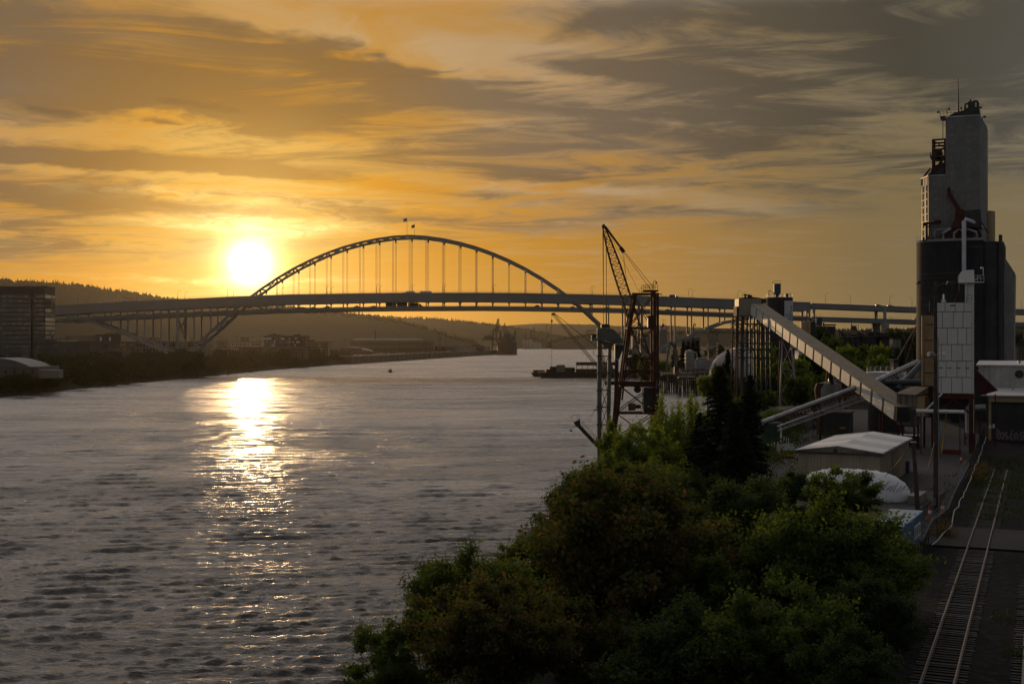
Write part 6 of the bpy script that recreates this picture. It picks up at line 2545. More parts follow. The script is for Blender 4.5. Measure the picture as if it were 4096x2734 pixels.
# red kerb block and yellow strut under the bin
p = G(3808, 1815, YARD)
b = MB()
b.box((0, 0, .3), (2.6, .7, .6), RZ)
tag(b.build('red_barrier_block', mat('red_block_paint', (.13, .02, .015), .8), loc=(p.x, p.y, YARD + .06)), 'low red barrier block on the ground under the panelled bin', 'barrier')
pa, pb = G(3766, 1815, YARD), P(3785, 1655, 188)
b = MB()
b.beam(pa, pb, .16, .16)
tag(b.build('yellow_strut', M_YELLOW), 'leaning yellow strut under the panelled bin', 'strut')

# ----------------------------------------------------------------- fence along the railway
FE = thing('chain_link_fence', 'dark chain link fence with coiled wire along the railway', 'fence', (37.2, 105, YARD))
line = [(33.2, 97.5), (37.2, 105), (41.3, 115), (52.8, 142), (69.2, 181), (81.6, 211)]
line = [(29.5, 88.5)] + line
M_LINK = bpy.data.materials.new('chain_link_mesh')
M_LINK.use_nodes = True
_nt = M_LINK.node_tree
E.nt = _nt
_nt.nodes.clear()
_tr = _nt.nodes.new('ShaderNodeBsdfTransparent')
_df = _nt.nodes.new('ShaderNodeBsdfDiffuse')
_df.inputs[0].default_value = (.05, .05, .05, 1)
_mx = _nt.nodes.new('ShaderNodeMixShader')
_mx.inputs[0].default_value = .28                       # woven wire far finer than a pixel: this much of it is wire
_nt.links.new(_tr.outputs[0], _mx.inputs[1])
_nt.links.new(_df.outputs[0], _mx.inputs[2])
_o = _nt.nodes.new('ShaderNodeOutputMaterial')
_nt.links.new(_mx.outputs[0], _o.inputs[0])
b = MB()
coil = MB()
pipe = MB()
for (xa, ya), (xb, yb) in zip(line[:-1], line[1:]):
    a, c = Vector((xa, ya, YARD)), Vector((xb, yb, YARD))
    b.add([a + Vector((0, 0, .05)), c + Vector((0, 0, .05)), c + Vector((0, 0, 2.2)), a + Vector((0, 0, 2.2))], [(0, 1, 2, 3)])
    n_ = max(1, int((c - a).length / 3.0))
    for k in range(n_):
        q_ = a.lerp(c, k / n_)
        pb = MB()
        pb.tube([q_, q_ + Vector((0, 0, 2.35))], .045, 6)
        pb.build('fence_post', M_STEEL_D, FE, world=True)
    nn = int((c - a).length / .09)
    d_ = (c - a).normalized()
    rt_ = Vector((d_.y, -d_.x, 0))
    if ya < 140:
        coil.tube([a.lerp(c, k / nn) + rt_ * (.3 * math.cos(k * .8)) + Vector((0, 0, 2.5 + .3 * math.sin(k * .8))) for k in range(nn + 1)], .012, 3, False)
b.build('wire_mesh', M_LINK, FE, world=True)
stuff(coil.build('razor_coil', M_STEEL_G, FE, world=True))
b = MB()
rr = random.Random(4)
pts = []
for (xa, ya), (xb, yb) in zip(line[1:-1], line[2:]):
    n_ = int(math.hypot(xb - xa, yb - ya) / 2.5)
    for k in range(n_):
        f_ = k / n_
        pts.append((xa + (xb - xa) * f_ + .35 + rr.uniform(-.12, .12), ya + (yb - ya) * f_, YARD + .55 + rr.uniform(-.15, .25)))
b.tube(pts, .05, 6)
tag(b.build('white_hose', mat('grimy_white_hose', (.34, .34, .34), .6, 0, .3, 1.5)), 'long white hose slung along the chain link fence', 'hose')

# ----------------------------------------------------------------- railway
M_RAIL = mat('worn_rail_steel', (.12, .085, .06), .55, .25, .15, 2)
M_SLEEPER = mat('weathered_sleeper', (.030, .027, .024), .9, 0, .45, 2.5)
RD = Vector((math.sin(math.radians(23.3)), math.cos(math.radians(23.3)), 0))
RP = Vector((RD.y, -RD.x, 0))
T0 = Vector((20.3, 58.5, 0))
slm = MB()
slm.box((0, 0, 0), (2.6, .24, .16))
SLEEP = [slm.mesh('sleeper', M_SLEEPER)]
for v in range(3):
    mm = SLEEP[0].copy()
    mm.materials[0] = mat('weathered_sleeper_%d' % v, ((.018, .017, .016), (.058, .055, .052), (.028, .025, .022))[v], .9, 0, .4, 2.5)
    SLEEP.append(mm)


def track(label, off, s0, s1, gap, group=None):
    o = T0 + RP * off
    t = thing('railway_track', label, 'railway track', (o.x, o.y, YARD))
    for s in (-1, 1):
        b = MB()
        b.beam(o + RD * s0 + RP * (s * .7525) + Vector((0, 0, YARD + .17)), o + RD * s1 + RP * (s * .7525) + Vector((0, 0, YARD + .17)), .075, .16)
        b.beam(o + RD * s0 + RP * (s * .7525) + Vector((0, 0, YARD + .10)), o + RD * s1 + RP * (s * .7525) + Vector((0, 0, YARD + .10)), .15, .03)
        b.build('rail', M_RAIL, t, world=True)
    rr = random.Random(int(off * 10) + 3)
    s = s0
    while s < s1:
        if not (gap and gap[0] < s < gap[1]):
            c = RD * (s + rr.uniform(-.05, .05)) + RP * rr.uniform(-.06, .06)
            q_ = link('sleeper', SLEEP[rr.choice([0, 0, 1, 1, 2, 3])], t, (c.x, c.y, .012 + rr.uniform(-.02, .02)), -math.radians(23.3) + rr.uniform(-.02, .02))
        s += .56
    return t


track('weedy single railway track running away beside the fence', 0.0, -26, 108, (42, 54))
track('second railway track at the bottom right corner of the picture', 4.55, -26, 30, None)
# asphalt crossing over the first track
b = MB()
c0 = T0 + RD * 43
b.hexa([c0 + RP * -4 + Vector((0, 0, YARD + .04)), c0 + RP * 14 + Vector((0, 0, YARD + .04)), c0 + RD * 11 + RP * 14 + Vector((0, 0, YARD + .04)), c0 + RD * 11 + RP * -4 + Vector((0, 0, YARD + .04)),
        c0 + RP * -4 + Vector((0, 0, YARD + .15)), c0 + RP * 14 + Vector((0, 0, YARD + .15)), c0 + RD * 11 + RP * 14 + Vector((0, 0, YARD + .15)), c0 + RD * 11 + RP * -4 + Vector((0, 0, YARD + .15))])
struct(b.build('level_crossing', mat('dark_crossing_asphalt', (.014, .0135, .0135), .95, 0, .3, .4, .01)))
# ================================================================= red luffing crane on the dock
YC = 260.0
CRN = thing('red_luffing_crane', 'rust red lattice dock crane with raised jib and hanging ropes', 'crane', (P(2560, 1500, YC).x, YC, 0))


def cb(name, m_, segs, w, dys=(0.0,), h=None):
    """bars given by pixel pairs on the crane's plane, once for every depth offset"""
    for dy_ in dys:
        b = MB()
        for (xa, ya, xb, yb) in segs:
            b.beam(Pl(xa, ya, YC, dy_), Pl(xb, yb, YC, dy_), w, h or w)
        b.build(name, m_, CRN, world=True)


D2 = (-2.2, 2.2)
cb('leg', M_RUST, [(2536, 1176, 2510, 1305), (2510, 1305, 2472, 1615), (2472, 1615, 2455, 1745), (2455, 1745, 2443, 1870)], .46, D2)
cb('mast_post', M_RUST, [(2612, 1165, 2612, 1870)], .55, D2)
cb('mast_post', M_RUST, [(2628, 1172, 2630, 1870)], .42, (-1.2, 3.0))
cb('inner_leg', M_RUST, [(2545, 1180, 2522, 1305), (2522, 1305, 2488, 1600)], .35, (0.0,))
for ya, xa in ((1176, 2527), (1312, 2509), (1433, 2494), (1483, 2488), (1541, 2481), (1650, 2468)):
    cb('cross_beam', M_RUST, [(xa, ya, 2630, ya)], .30 if ya != 1650 else .5, D2, .36)
cb('runway_beam', M_RUST, [(2418, 1530, 2612, 1530)], .5, (-2.4,), .75)
for (x0, y0, x1, y1) in ((2532, 1182, 2610, 1308), (2512, 1316, 2610, 1430), (2496, 1438, 2610, 1538), (2484, 1546, 2610, 1645), (2470, 1655, 2610, 1760)):
    cb('cross_brace', M_RUST, [(x0, y0, x1, y1), (x1, y0, x0 - 16, y1)], .19, D2)
for ya, xa in ((1176, 2530), (1312, 2509), (1541, 2481), (1650, 2468)):
    for xx in (xa, 2612):
        b = MB()
        b.beam(Pl(xx, ya, YC, -2.2), Pl(xx, ya, YC, 2.2), .35, .4)
        b.build('tie_beam', M_RUST, CRN, world=True)
# jib
foot, tip = P(2604, 1500, YC), P(2412, 900, YC)
jd = (tip - foot).normalized()
jn = Vector((jd.z, 0, -jd.x))
sects = [(0, .35), (.12, 1.0), (.35, 1.0), (.72, .95), (.90, .6), (1.0, .16)]
jb = MB()
n_ = 27
prev = None
for k in range(n_ + 1):
    f_ = k / n_
    w_ = float(np.interp(f_, [a for a, _ in sects], [c_ for _, c_ in sects]))
    o = foot.lerp(tip, f_)
    ring = [o + jn * (w_ * a) + Vector((0, w_ * .9 * c_, 0)) for a, c_ in ((-1, -1), (1, -1), (1, 1), (-1, 1))]
    if prev:
        for q_ in range(4):
            jb.beam(prev[q_], ring[q_], .22, .22)
            a_, b_ = (q_, (q_ + 1) % 4) if k % 2 else ((q_ + 1) % 4, q_)
            jb.beam(prev[a_], ring[b_], .10, .10)
            jb.beam(ring[q_], ring[(q_ + 1) % 4], .08, .08)
    prev = ring
jb.build('jib', M_RUST, CRN, world=True)
b = MB()
c = P(2414, 901, YC)
b.hexa([Pl(2409, 914, YC, -.5), Pl(2423, 914, YC, -.5), Pl(2423, 914, YC, .5), Pl(2409, 914, YC, .5), Pl(2410, 898, YC, -.5), Pl(2418, 897, YC, -.5), Pl(2418, 897, YC, .5), Pl(2410, 898, YC, .5)])
b.build('jib_head', M_RUST, CRN, world=True)
cb('luffing_strut', M_RUST, [(2420, 905, 2484, 992)], .3, (-.6, .6))
b = MB()
b.beam(P(2481, 990, YC), P(2496, 1009, YC), 1.2, .7)
b.build('pulley_block', M_RUST, CRN, world=True)
M_ROPE = mat('dark_wire_rope', (.03, .028, .026), .7, .2, .1)
for (xa, ya, xb, yb, r_, dy_) in ((2496, 1002, 2612, 1145, .05, .5), (2494, 1010, 2604, 1160, .05, -.5), (2435, 930, 2557, 1168, .03, 0), (2491, 1012, 2509, 1140, .03, .3), (2494, 1012, 2508, 1155, .03, -.3),
                                (2411, 906, 2415, 1295, .06, .2), (2413, 908, 2414, 1295, .06, -.2), (2424, 940, 2427, 1290, .06, .2), (2425, 945, 2425.5, 1290, .06, -.2)):
    b = MB()
    b.tube([Pl(xa, ya, YC, dy_), Pl(xb, yb, YC, dy_)], r_, 5)
    b.build('wire_rope', M_ROPE, CRN, world=True)
# top platform with lamp
b = MB()
b.hexa([Pl(2568, 1167, YC, -2.4), Pl(2628, 1167, YC, -2.4), Pl(2628, 1167, YC, 2.4), Pl(2568, 1167, YC, 2.4), Pl(2568, 1161, YC, -2.4), Pl(2628, 1161, YC, -2.4), Pl(2628, 1161, YC, 2.4), Pl(2568, 1161, YC, 2.4)])
b.build('top_platform', M_RUST, CRN, world=True)
b = MB()
for px in (2570, 2587, 2604, 2626):
    b.beam(Pl(px, 1161, YC, -2.3), Pl(px, 1140, YC, -2.3), .07, .07)
    b.beam(Pl(px, 1161, YC, 2.3), Pl(px, 1140, YC, 2.3), .07, .07)
for py in (1140, 1150):
    for dy_ in (-2.3, 2.3):
        b.beam(Pl(2570, py, YC, dy_), Pl(2626, py, YC, dy_), .07, .07)
b.build('platform_railing', M_RUST, CRN, world=True)
b = MB()
b.tube([Pl(2613, 1160, YC), Pl(2613, 1128, YC), Pl(2617, 1121, YC), Pl(2622, 1121, YC), Pl(2625, 1127, YC)], .07, 6)
b.lathe((P(2625, 1130, YC).x, YC), [(.12, P(0, 1127, YC).z), (.24, P(0, 1130, YC).z), (.18, P(0, 1134, YC).z)], 8)
b.build('hook_lamp', M_STEEL_D, CRN, world=True)
b = MB()
b.beam(Pl(2626, 1176, YC), Pl(2648, 1177, YC), .2, .2)
b.build('outrigger', M_RUST, CRN, world=True)
# machinery, cab, counterweight
b = MB()
b.hexa([Pl(2572, 1650, YC, -1.8), Pl(2628, 1650, YC, -1.8), Pl(2628, 1650, YC, 1.8), Pl(2572, 1650, YC, 1.8), Pl(2572, 1548, YC, -1.8), Pl(2626, 1548, YC, -1.8), Pl(2626, 1548, YC, 1.8), Pl(2572, 1548, YC, 1.8)])
b.build('machinery_house', M_STEEL_D, CRN, world=True)
b = MB()
b.hexa([Pl(2513, 1640, YC, -1), Pl(2540, 1640, YC, -1), Pl(2540, 1640, YC, .5), Pl(2513, 1640, YC, .5), Pl(2513, 1612, YC, -1), Pl(2540, 1612, YC, -1), Pl(2540, 1612, YC, .5), Pl(2513, 1612, YC, .5)])
b.build('engine_box', mat('ochre_engine_paint', (.14, .07, .02), .7, 0, .3, 1), CRN, world=True)
b = MB()
b.tube([Pl(2541, 1625, YC, -.4), Pl(2562, 1625, YC, -.4)], .42, 10)
b.build('winch_drum', M_RUST2, CRN, world=True)
b = MB()
b.tube([Pl(2548, 1556, YC, -1.2), Pl(2548, 1556, YC, .6)], .75, 14)
b.build('sheave', M_STEEL_D, CRN, world=True)
b = MB()
b.hexa([Pl(2590, 1310, YC, -1), Pl(2606, 1310, YC, -1), Pl(2606, 1310, YC, 1), Pl(2590, 1310, YC, 1), Pl(2590, 1261, YC, -1), Pl(2604, 1261, YC, -1), Pl(2604, 1261, YC, 1), Pl(2590, 1261, YC, 1)])
b.build('operator_cab', M_STEEL_D, CRN, world=True)
b = MB()
for k in range(40):
    b.beam(Pl(2634, 1540 + k * 3, YC, -.5), Pl(2646, 1540 + k * 3, YC, -.5), .04, .04)
b.beam(Pl(2634, 1530, YC, -.5), Pl(2634, 1660, YC, -.5), .06, .06)
b.beam(Pl(2646, 1530, YC, -.5), Pl(2646, 1660, YC, -.5), .06, .06)
b.build('ladder', M_RUST, CRN, world=True)
b = MB()
b.beam(Pl(2572, 1650, YC, -2.6), Pl(2470, 1650, YC, -2.6), .1, .1)
for px in range(2475, 2572, 12):
    b.beam(Pl(px, 1648, YC, -2.6), Pl(px, 1628, YC, -2.6), .05, .05)
b.beam(Pl(2540, 1628, YC, -2.6), Pl(2572, 1628, YC, -2.6), .05, .05)
b.build('walkway', M_RUST, CRN, world=True)
b = MB()
b.hexa([Pl(2425, 1875, YC, -6), Pl(2680, 1875, YC, -6), Pl(2680, 1875, YC, 9), Pl(2425, 1875, YC, 9), Pl(2425, 1800, YC, -6), Pl(2680, 1800, YC, -6), Pl(2680, 1800, YC, 9), Pl(2425, 1800, YC, 9)])
tag(b.build('crane_dock', M_CONC_D), 'dark dock platform carrying the red crane at the water', 'dock')

# ----------------------------------------------------------------- grey bucket elevator with hopper
YE = 253.0
GE = thing('grey_bucket_elevator', 'weathered grey bucket elevator tower left of the red crane', 'elevator tower', (P(2420, 1500, YE).x, YE, 0))


def gbx(name, m_, x0, y0, x1, y1, d0, d1, inset=0):
    b = MB()
    b.hexa([Pl(x0 + inset, y1, YE, d0), Pl(x1 - inset, y1, YE, d0), Pl(x1 - inset, y1, YE, d1), Pl(x0 + inset, y1, YE, d1), Pl(x0, y0, YE, d0), Pl(x1, y0, YE, d0), Pl(x1, y0, YE, d1), Pl(x0, y0, YE, d1)])
    b.build(name, m_, GE, world=True)


gbx('leg_casing', M_CRANEGREY, 2390, 1360, 2406, 1870, -.6, .6)
b = MB()
b.hexa([Pl(2424, 1870, YE, -.6), Pl(2438, 1870, YE, -.6), Pl(2438, 1870, YE, .6), Pl(2424, 1870, YE, .6), Pl(2432, 1370, YE, -.6), Pl(2446, 1370, YE, -.6), Pl(2446, 1370, YE, .6), Pl(2432, 1370, YE, .6)])
b.build('leg_casing', M_CRANEGREY, GE, world=True)
b = MB()
hd = [(2390, 1362), (2390, 1312), (2440, 1312), (2456, 1318), (2468, 1330), (2482, 1348), (2496, 1364), (2494, 1370), (2474, 1375), (2455, 1372), (2430, 1362)]
b.extrude([P(x, y, YE - 1.0) for x, y in reversed(hd)], (0, 2.0, 0))
b.build('head_casing', M_CRANEGREY, GE, world=True)
gbx('head_motor', M_STEEL_D, 2404, 1296, 2438, 1310, -.8, .8)
gbx('floor_beam', M_CRANEGREY, 2365, 1354, 2470, 1361, -1.3, 1.3)
b = MB()
b.hexa([Pl(2416, 1390, YE, -.7), Pl(2442, 1390, YE, -.7), Pl(2442, 1390, YE, .7), Pl(2416, 1390, YE, .7), Pl(2402, 1362, YE, -.9), Pl(2455, 1372, YE, -.9), Pl(2455, 1372, YE, .9), Pl(2402, 1362, YE, .9)])
b.build('transition_chute', M_CRANEGREY, GE, world=True)
b = MB()
for px in (2344, 2352, 2359, 2388):
    b.beam(Pl(px, 1353, YE, -1.2), Pl(px, 1322, YE, -1.2), .09, .09)
for py in (1322, 1338, 1353):
    b.beam(Pl(2344, py, YE, -1.2), Pl(2388, py, YE, -1.2), .09, .09)
    b.beam(Pl(2344, py, YE, 1.2), Pl(2388, py, YE, 1.2), .09, .09)
b.build('side_platform', M_CRANEGREY, GE, world=True)
gbx('drive_motor', M_STEEL_D, 2366, 1338, 2386, 1351, -.5, .5)
b = MB()
for px in (2387, 2399):
    b.beam(Pl(px, 1314, YE, -1), Pl(px, 1294, YE, -1), .06, .06)
b.beam(Pl(2387, 1298, YE, -1), Pl(2399, 1298, YE, -1), .05, .05)
b.beam(Pl(2387, 1306, YE, -1), Pl(2399, 1306, YE, -1), .05, .05)
b.build('top_rail', M_CRANEGREY, GE, world=True)
for k, py in enumerate((1391, 1424, 1492, 1560, 1628, 1697, 1765)):
    gbx('cross_tie', M_RUST2, 2386, py - 2, 2448 - k * 3, py + 2, -.7, .7)
for k in range(6):
    y0, y1 = 1426 + 68 * k, 1426 + 68 * (k + 1)
    b = MB()
    for dy_ in (-.5, .5):
        b.beam(Pl(2406, y0, YE, dy_), Pl(2432 - k * 1.2, y1, YE, dy_), .07, .07)
        b.beam(Pl(2433 - k * 1.2, y0, YE, dy_), Pl(2406, y1, YE, dy_), .07, .07)
    b.build('lacing', M_CRANEGREY, GE, world=True)
b = MB()
for px in (2373, 2380):
    b.beam(Pl(px, 1362, YE, -.8), Pl(px, 1392, YE, -.8), .05, .05)
b.beam(Pl(2373, 1392, YE, -.8), Pl(2373, 1418, YE, -.8), .08, .08)
b.beam(Pl(2373, 1418, YE, -.8), Pl(2390, 1418, YE, -.8), .06, .06)
for k in range(13):
    b.beam(Pl(2388, 1420 + k * 34, YE, -.85), Pl(2388, 1420 + (k + 1) * 34, YE, -.85), .06, .06)
b.build('service_ladder', M_CRANEGREY, GE, world=True)
# blue grey hopper and its pipe
HP = thing('blue_grey_hopper', 'blue grey loading hopper on a brown downpipe beside the bucket elevator', 'hopper', (P(2465, 1500, 256).x, 256, 0))
b = MB()
b.hexa([Pl(2459, 1437, 256, -.6), Pl(2475, 1437, 256, -.6), Pl(2475, 1437, 256, .6), Pl(2459, 1437, 256, .6), Pl(2458, 1377, 256, -1.1), Pl(2497, 1380, 256, -1.1), Pl(2497, 1380, 256, 1.1), Pl(2458, 1377, 256, 1.1)])
b.build('hopper_body', M_GREYBLUE, HP, world=True)
b = MB()
b.tube([P(2467, 1438, 256), P(2464, 1600, 256), P(2452, 1750, 256), P(2444, 1870, 256)], [.40, .42, .5, .5], 12)
b.build('downpipe', M_RUST2, HP, world=True)
# small loading conveyor reaching over the water
LC = thing('loading_conveyor', 'dark inclined loading conveyor with railed walkway reaching over the water', 'conveyor', (P(2440, 1840, 250).x, 250, 0))
a, c = P(2446, 1842, 250), P(2302, 1688, 250)
b = MB()
b.beam(a, c, 1.0, .75)
b.build('belt_frame', M_STEEL_D, LC, world=True)
b = MB()
b.hexa([Pl(2306, 1706, 250, -.6), Pl(2323, 1702, 250, -.6), Pl(2323, 1702, 250, .6), Pl(2306, 1706, 250, .6), Pl(2293, 1688, 250, -.6), Pl(2318, 1675, 250, -.6), Pl(2318, 1675, 250, .6), Pl(2293, 1688, 250, .6)])
b.build('head_pulley_box', M_STEEL_D, LC, world=True)
b = MB()
u_ = Vector((0, 0, 1.05))
for k in range(14):
    q_ = a.lerp(c, k / 13) + Vector((.35, .45, .3))
    b.beam(q_, q_ + u_, .05, .05)
for z_ in (.5, 1.05):
    b.beam(a + Vector((.35, .45, .3 + z_)), c + Vector((.35, .45, .3 + z_)), .05, .05)
b.tube([P(2290, 1680, 250), P(2285, 1668, 250), P(2294, 1660, 250), P(2314, 1655, 250), P(2322, 1668, 250)], .05, 6)
b.build('walkway_railing', M_STEEL_D, LC, world=True)
b = MB()
b.beam(P(2306, 1697, 250), P(2284, 1722, 250), .06, .06)
b.beam(P(2301, 1694, 250), P(2279, 1718, 250), .06, .06)
b.hexa([Pl(2278, 1722, 250, -.2), Pl(2287, 1727, 250, -.2), Pl(2287, 1727, 250, .2), Pl(2278, 1722, 250, .2), Pl(2280, 1717, 250, -.2), Pl(2289, 1722, 250, -.2), Pl(2289, 1722, 250, .2), Pl(2280, 1717, 250, .2)])
b.build('hanging_scraper', M_STEEL_D, LC, world=True)
b = MB()
b.tube([P(2388, 1618, 252), P(2348, 1703, 250)], .025, 5)
b.tube([P(2388, 1640, 252), P(2330, 1690, 250)], .025, 5)
b.build('suspension_rope', M_ROPE, LC, world=True)
b = MB()
b.hexa([Pl(2371, 1641, 252, -.3), Pl(2389, 1638, 252, -.3), Pl(2389, 1638, 252, .3), Pl(2371, 1641, 252, .3), Pl(2371, 1638, 252, -.3), Pl(2389, 1634, 252, -.3), Pl(2389, 1634, 252, .3), Pl(2371, 1638, 252, .3)])
b.build('rope_bracket', M_STEEL_D, LC, world=True)

# ================================================================= barges and derrick
M_BARGE = mat('rusty_dark_barge', (.045, .028, .020), .8, .1, .35, .3, 0, .5)
Yb = 920.0


def barge(name, label, x0, x1, ytop, ybot, Y, dep, m_=None):
    pa, pb = P(x0, ytop, Y), P(x1, ytop, Y)
    t = thing(name, label, 'barge', ((pa.x + pb.x) / 2, Y + dep / 2, 0))
    w = (pb.x - pa.x) / 2
    b = MB()
    b.hexa([(-w + 3.0, -dep / 2, -.8), (w, -dep / 2, -.8), (w, dep / 2, -.8), (-w + 3.0, dep / 2, -.8), (-w, -dep / 2, pa.z), (w, -dep / 2, pa.z), (w, dep / 2, pa.z), (-w, dep / 2, pa.z)])
    b.build('hull', m_ or M_BARGE, t)
    return t, w, pa.z


t, w, z = barge('crane_barge', 'long dark crane barge with deck gear moored right of midstream', 2153, 2600, 1488, 1511, Yb, 16)
for x0, x1, y0, m_, nm in ((2200, 2226, 1466, M_BARGE, 'deck_house'), (2226, 2261, 1459, M_PALE, 'white_deck_house'), (2262, 2300, 1470, M_BARGE, 'deck_gear'), (2278, 2297, 1474, M_PALE, 'deck_box'), (2305, 2385, 1476, M_RUST2, 'rusty_tank'), (2185, 2215, 1477, M_BARGE, 'winch_house')):
    pa, pb = P(x0, y0, Yb), P(x1, y0, Yb)
    b = MB()
    b.span(pa.x - t.location.x, pb.x - t.location.x, -5, 3, z, pa.z)
    b.build(nm, m_, t)
b = MB()
for k in range(24):
    x_ = -w + 3 + k * 3.3
    b.beam((x_, -7.8, z), (x_, -7.8, z + 1.1), .12, .12)
b.beam((-w + 3, -7.8, z + 1.1), (w, -7.8, z + 1.1), .1, .1)
b.build('railing', M_STEEL_D, t)
t2, w2, z2 = barge('deck_barge', 'small flat barge at the left end of the crane barge', 2123, 2200, 1490, 1504, 955, 12)
b = MB()
b.span(-w2 + 2, w2 - 4, -4, 4, z2, z2 + 2.0)
b.build('timber_stack', M_WOOD, t2)
t3, w3, z3 = barge('shed_barge', 'barge carrying a long rusty shed roof behind the crane barge', 2300, 2470, 1475, 1500, 985, 16)
b = MB()
pa, pb = P(2306, 1448, 985), P(2470, 1445, 985)
b.span(-w3 + 1, w3, -7, 7, P(0, 1461, 985).z, pa.z)
b.build('shed_roof', M_RUST2, t3)
for k in range(8):
    b = MB()
    x_ = -w3 + 1.4 + k * (2 * w3 - 3) / 7
    b.beam((x_, -6.5, z3), (x_, -6.5, P(0, 1461, 985).z), .4, .4)
    b.build('shed_post', M_RUST2, t3)
DK = thing('derrick_boom', 'long slender lattice derrick boom leaning left over the barges', 'derrick', (P(2400, 1475, Yb).x, Yb + 6, z))
foot, tip = P(2398, 1474, Yb), P(2213, 1256, Yb)
b = MB()
lattice(b, foot, tip, 2.0, 1.6, 34, .28)
b.build('boom', M_STEEL_D, DK, world=True)
b = MB()
b.hexa([Pl(2205, 1260, Yb, -.8), Pl(2220, 1260, Yb, -.8), Pl(2220, 1260, Yb, .8), Pl(2205, 1260, Yb, .8), Pl(2206, 1252, Yb, -.8), Pl(2219, 1250, Yb, -.8), Pl(2219, 1250, Yb, .8), Pl(2206, 1252, Yb, .8)])
b.build('boom_head', M_STEEL_D, DK, world=True)
b = MB()
b.lathe((P(2207, 1285, Yb).x, Yb), [(.15, P(0, 1278, Yb).z), (.75, P(0, 1281, Yb).z), (.7, P(0, 1287, Yb).z), (.1, P(0, 1290, Yb).z)], 10)
b.build('hook_block', M_STEEL_D, DK, world=True)
for (xa, ya, xb, yb) in ((2207, 1258, 2207, 1280), (2206, 1288, 2206, 1490), (2219, 1254, 2400, 1400), (2218, 1252, 2390, 1390), (2400, 1400, 2440, 1470)):
    b = MB()
    b.tube([P(xa, ya, Yb), P(xb, yb, Yb)], .12, 5)
    b.build('rigging', M_ROPE, DK, world=True)
b = MB()
lattice(b, P(2420, 1476, Yb), P(2404, 1398, Yb), 2.0, 1.4, 8, .3)
b.build('gantry', M_STEEL_D, DK, world=True)
b = MB()
b.hexa([Pl(2390, 1488, Yb, -3), Pl(2450, 1488, Yb, -3), Pl(2450, 1488, Yb, 3), Pl(2390, 1488, Yb, 3), Pl(2390, 1462, Yb, -3), Pl(2450, 1462, Yb, -3), Pl(2450, 1462, Yb, 3), Pl(2390, 1462, Yb, 3)])
b.build('winch_house', M_STEEL_D, DK, world=True)

# ================================================================= cement dock and silos further on
Yk = 640.0
DO = thing('timber_dolphin_dock', 'timber piled dock with sunlit edge right of the red crane', 'dock', (P(2700, 1560, Yk).x, Yk, 0))
for (x0, x1, yt, d0, d1) in ((2648, 2712, 1497, 0, 5), (2716, 2784, 1507, -30, -22), (2636, 2860, 1492, 26, 34)):
    pa, pb = P(x0, yt, Yk + d0), P(x1, yt, Yk + d0)
    b = MB()
    b.span(pa.x, pb.x, Yk + d0, Yk + d1, pa.z - .9, pa.z)
    b.build('deck', M_WOOD, DO, world=True)
    n_ = int((pb.x - pa.x) / 1.0)
    rr = random.Random(x0)
    for k in range(0, n_ + 1, 1 if d0 < 10 else 3):
        for yy in (Yk + d0 + .3, Yk + d1 - .3):
            x_ = pa.x + (pb.x - pa.x) * k / n_
            b = MB()
            b.tube([(x_ + rr.uniform(-.6, .6), yy, -2), (x_, yy, pa.z - .5)], .26, 6)
            b.build('pile', M_WOOD, DO, world=True)
    b = MB()
    for k in range(int((pb.x - pa.x) / 1.5) + 1):
        x_ = pa.x + k * 1.5
        b.beam((x_, Yk + d0, pa.z), (x_, Yk + d0, pa.z + 1.1), .09, .09)
    b.beam((pa.x, Yk + d0, pa.z + 1.1), (pb.x, Yk + d0, pa.z + 1.1), .09, .09)
    b.build('handrail', M_STEEL_G, DO, world=True)
for k in range(6):
    b = MB()
    a = P(2765 + k * 4, 1520, Yk - 26)
    c = P(2782 + k * 5, 1572, Yk - 26)
    c.z = -1.5
    b.tube([a, c], .24, 6)
    b.build('raking_pile', M_WOOD, DO, world=True)
for px in (2670, 2746):
    b = MB()
    b.hexa([Pl(px - 5, 1525, Yk - 31 if px > 2700 else Yk - 1), Pl(px + 5, 1525, Yk - 31 if px > 2700 else Yk - 1), Pl(px + 5, 1525, Yk - 30.6 if px > 2700 else Yk - .6), Pl(px - 5, 1525, Yk - 30.6 if px > 2700 else Yk - .6),
            Pl(px - 2, 1502, Yk - 31 if px > 2700 else Yk - 1), Pl(px + 2, 1502, Yk - 31 if px > 2700 else Yk - 1), Pl(px + 2, 1502, Yk - 30.6 if px > 2700 else Yk - .6), Pl(px - 2, 1502, Yk - 30.6 if px > 2700 else Yk - .6)])
    b.build('fender_board', M_STUCCO, DO, world=True)
UA = thing('unloading_arm', 'arched grey cement unloading arm standing on the timber dock', 'unloading arm', (P(2690, 1480, 650).x, 650, 5))
for pts, r_, nm in (([P(2668, 1490, 650), P(2668, 1445, 650), P(2674, 1400, 650), P(2682, 1368, 650), P(2686, 1366, 650)], .55, 'rear_leg'), ([P(2682, 1366, 650), P(2694, 1380, 650), P(2703, 1405, 650), P(2704, 1435, 650), P(2702, 1465, 650)], .8, 'arched_boom')):
    b = MB()
    b.tube(pts, r_, 8)
    b.build(nm, M_CRANEGREY, UA, world=True)
b = MB()
b.hexa([Pl(2696, 1500, 650, -1), Pl(2714, 1500, 650, -1), Pl(2714, 1500, 650, 1), Pl(2696, 1500, 650, 1), Pl(2697, 1465, 650, -1), Pl(2713, 1465, 650, -1), Pl(2713, 1465, 650, 1), Pl(2697, 1465, 650, 1)])
b.build('pedestal', M_STEEL_D, UA, world=True)
b = MB()
b.tube([P(2674, 1400, 650), P(2694, 1382, 650)], .2, 6)
b.build('tie_rod', M_CRANEGREY, UA, world=True)

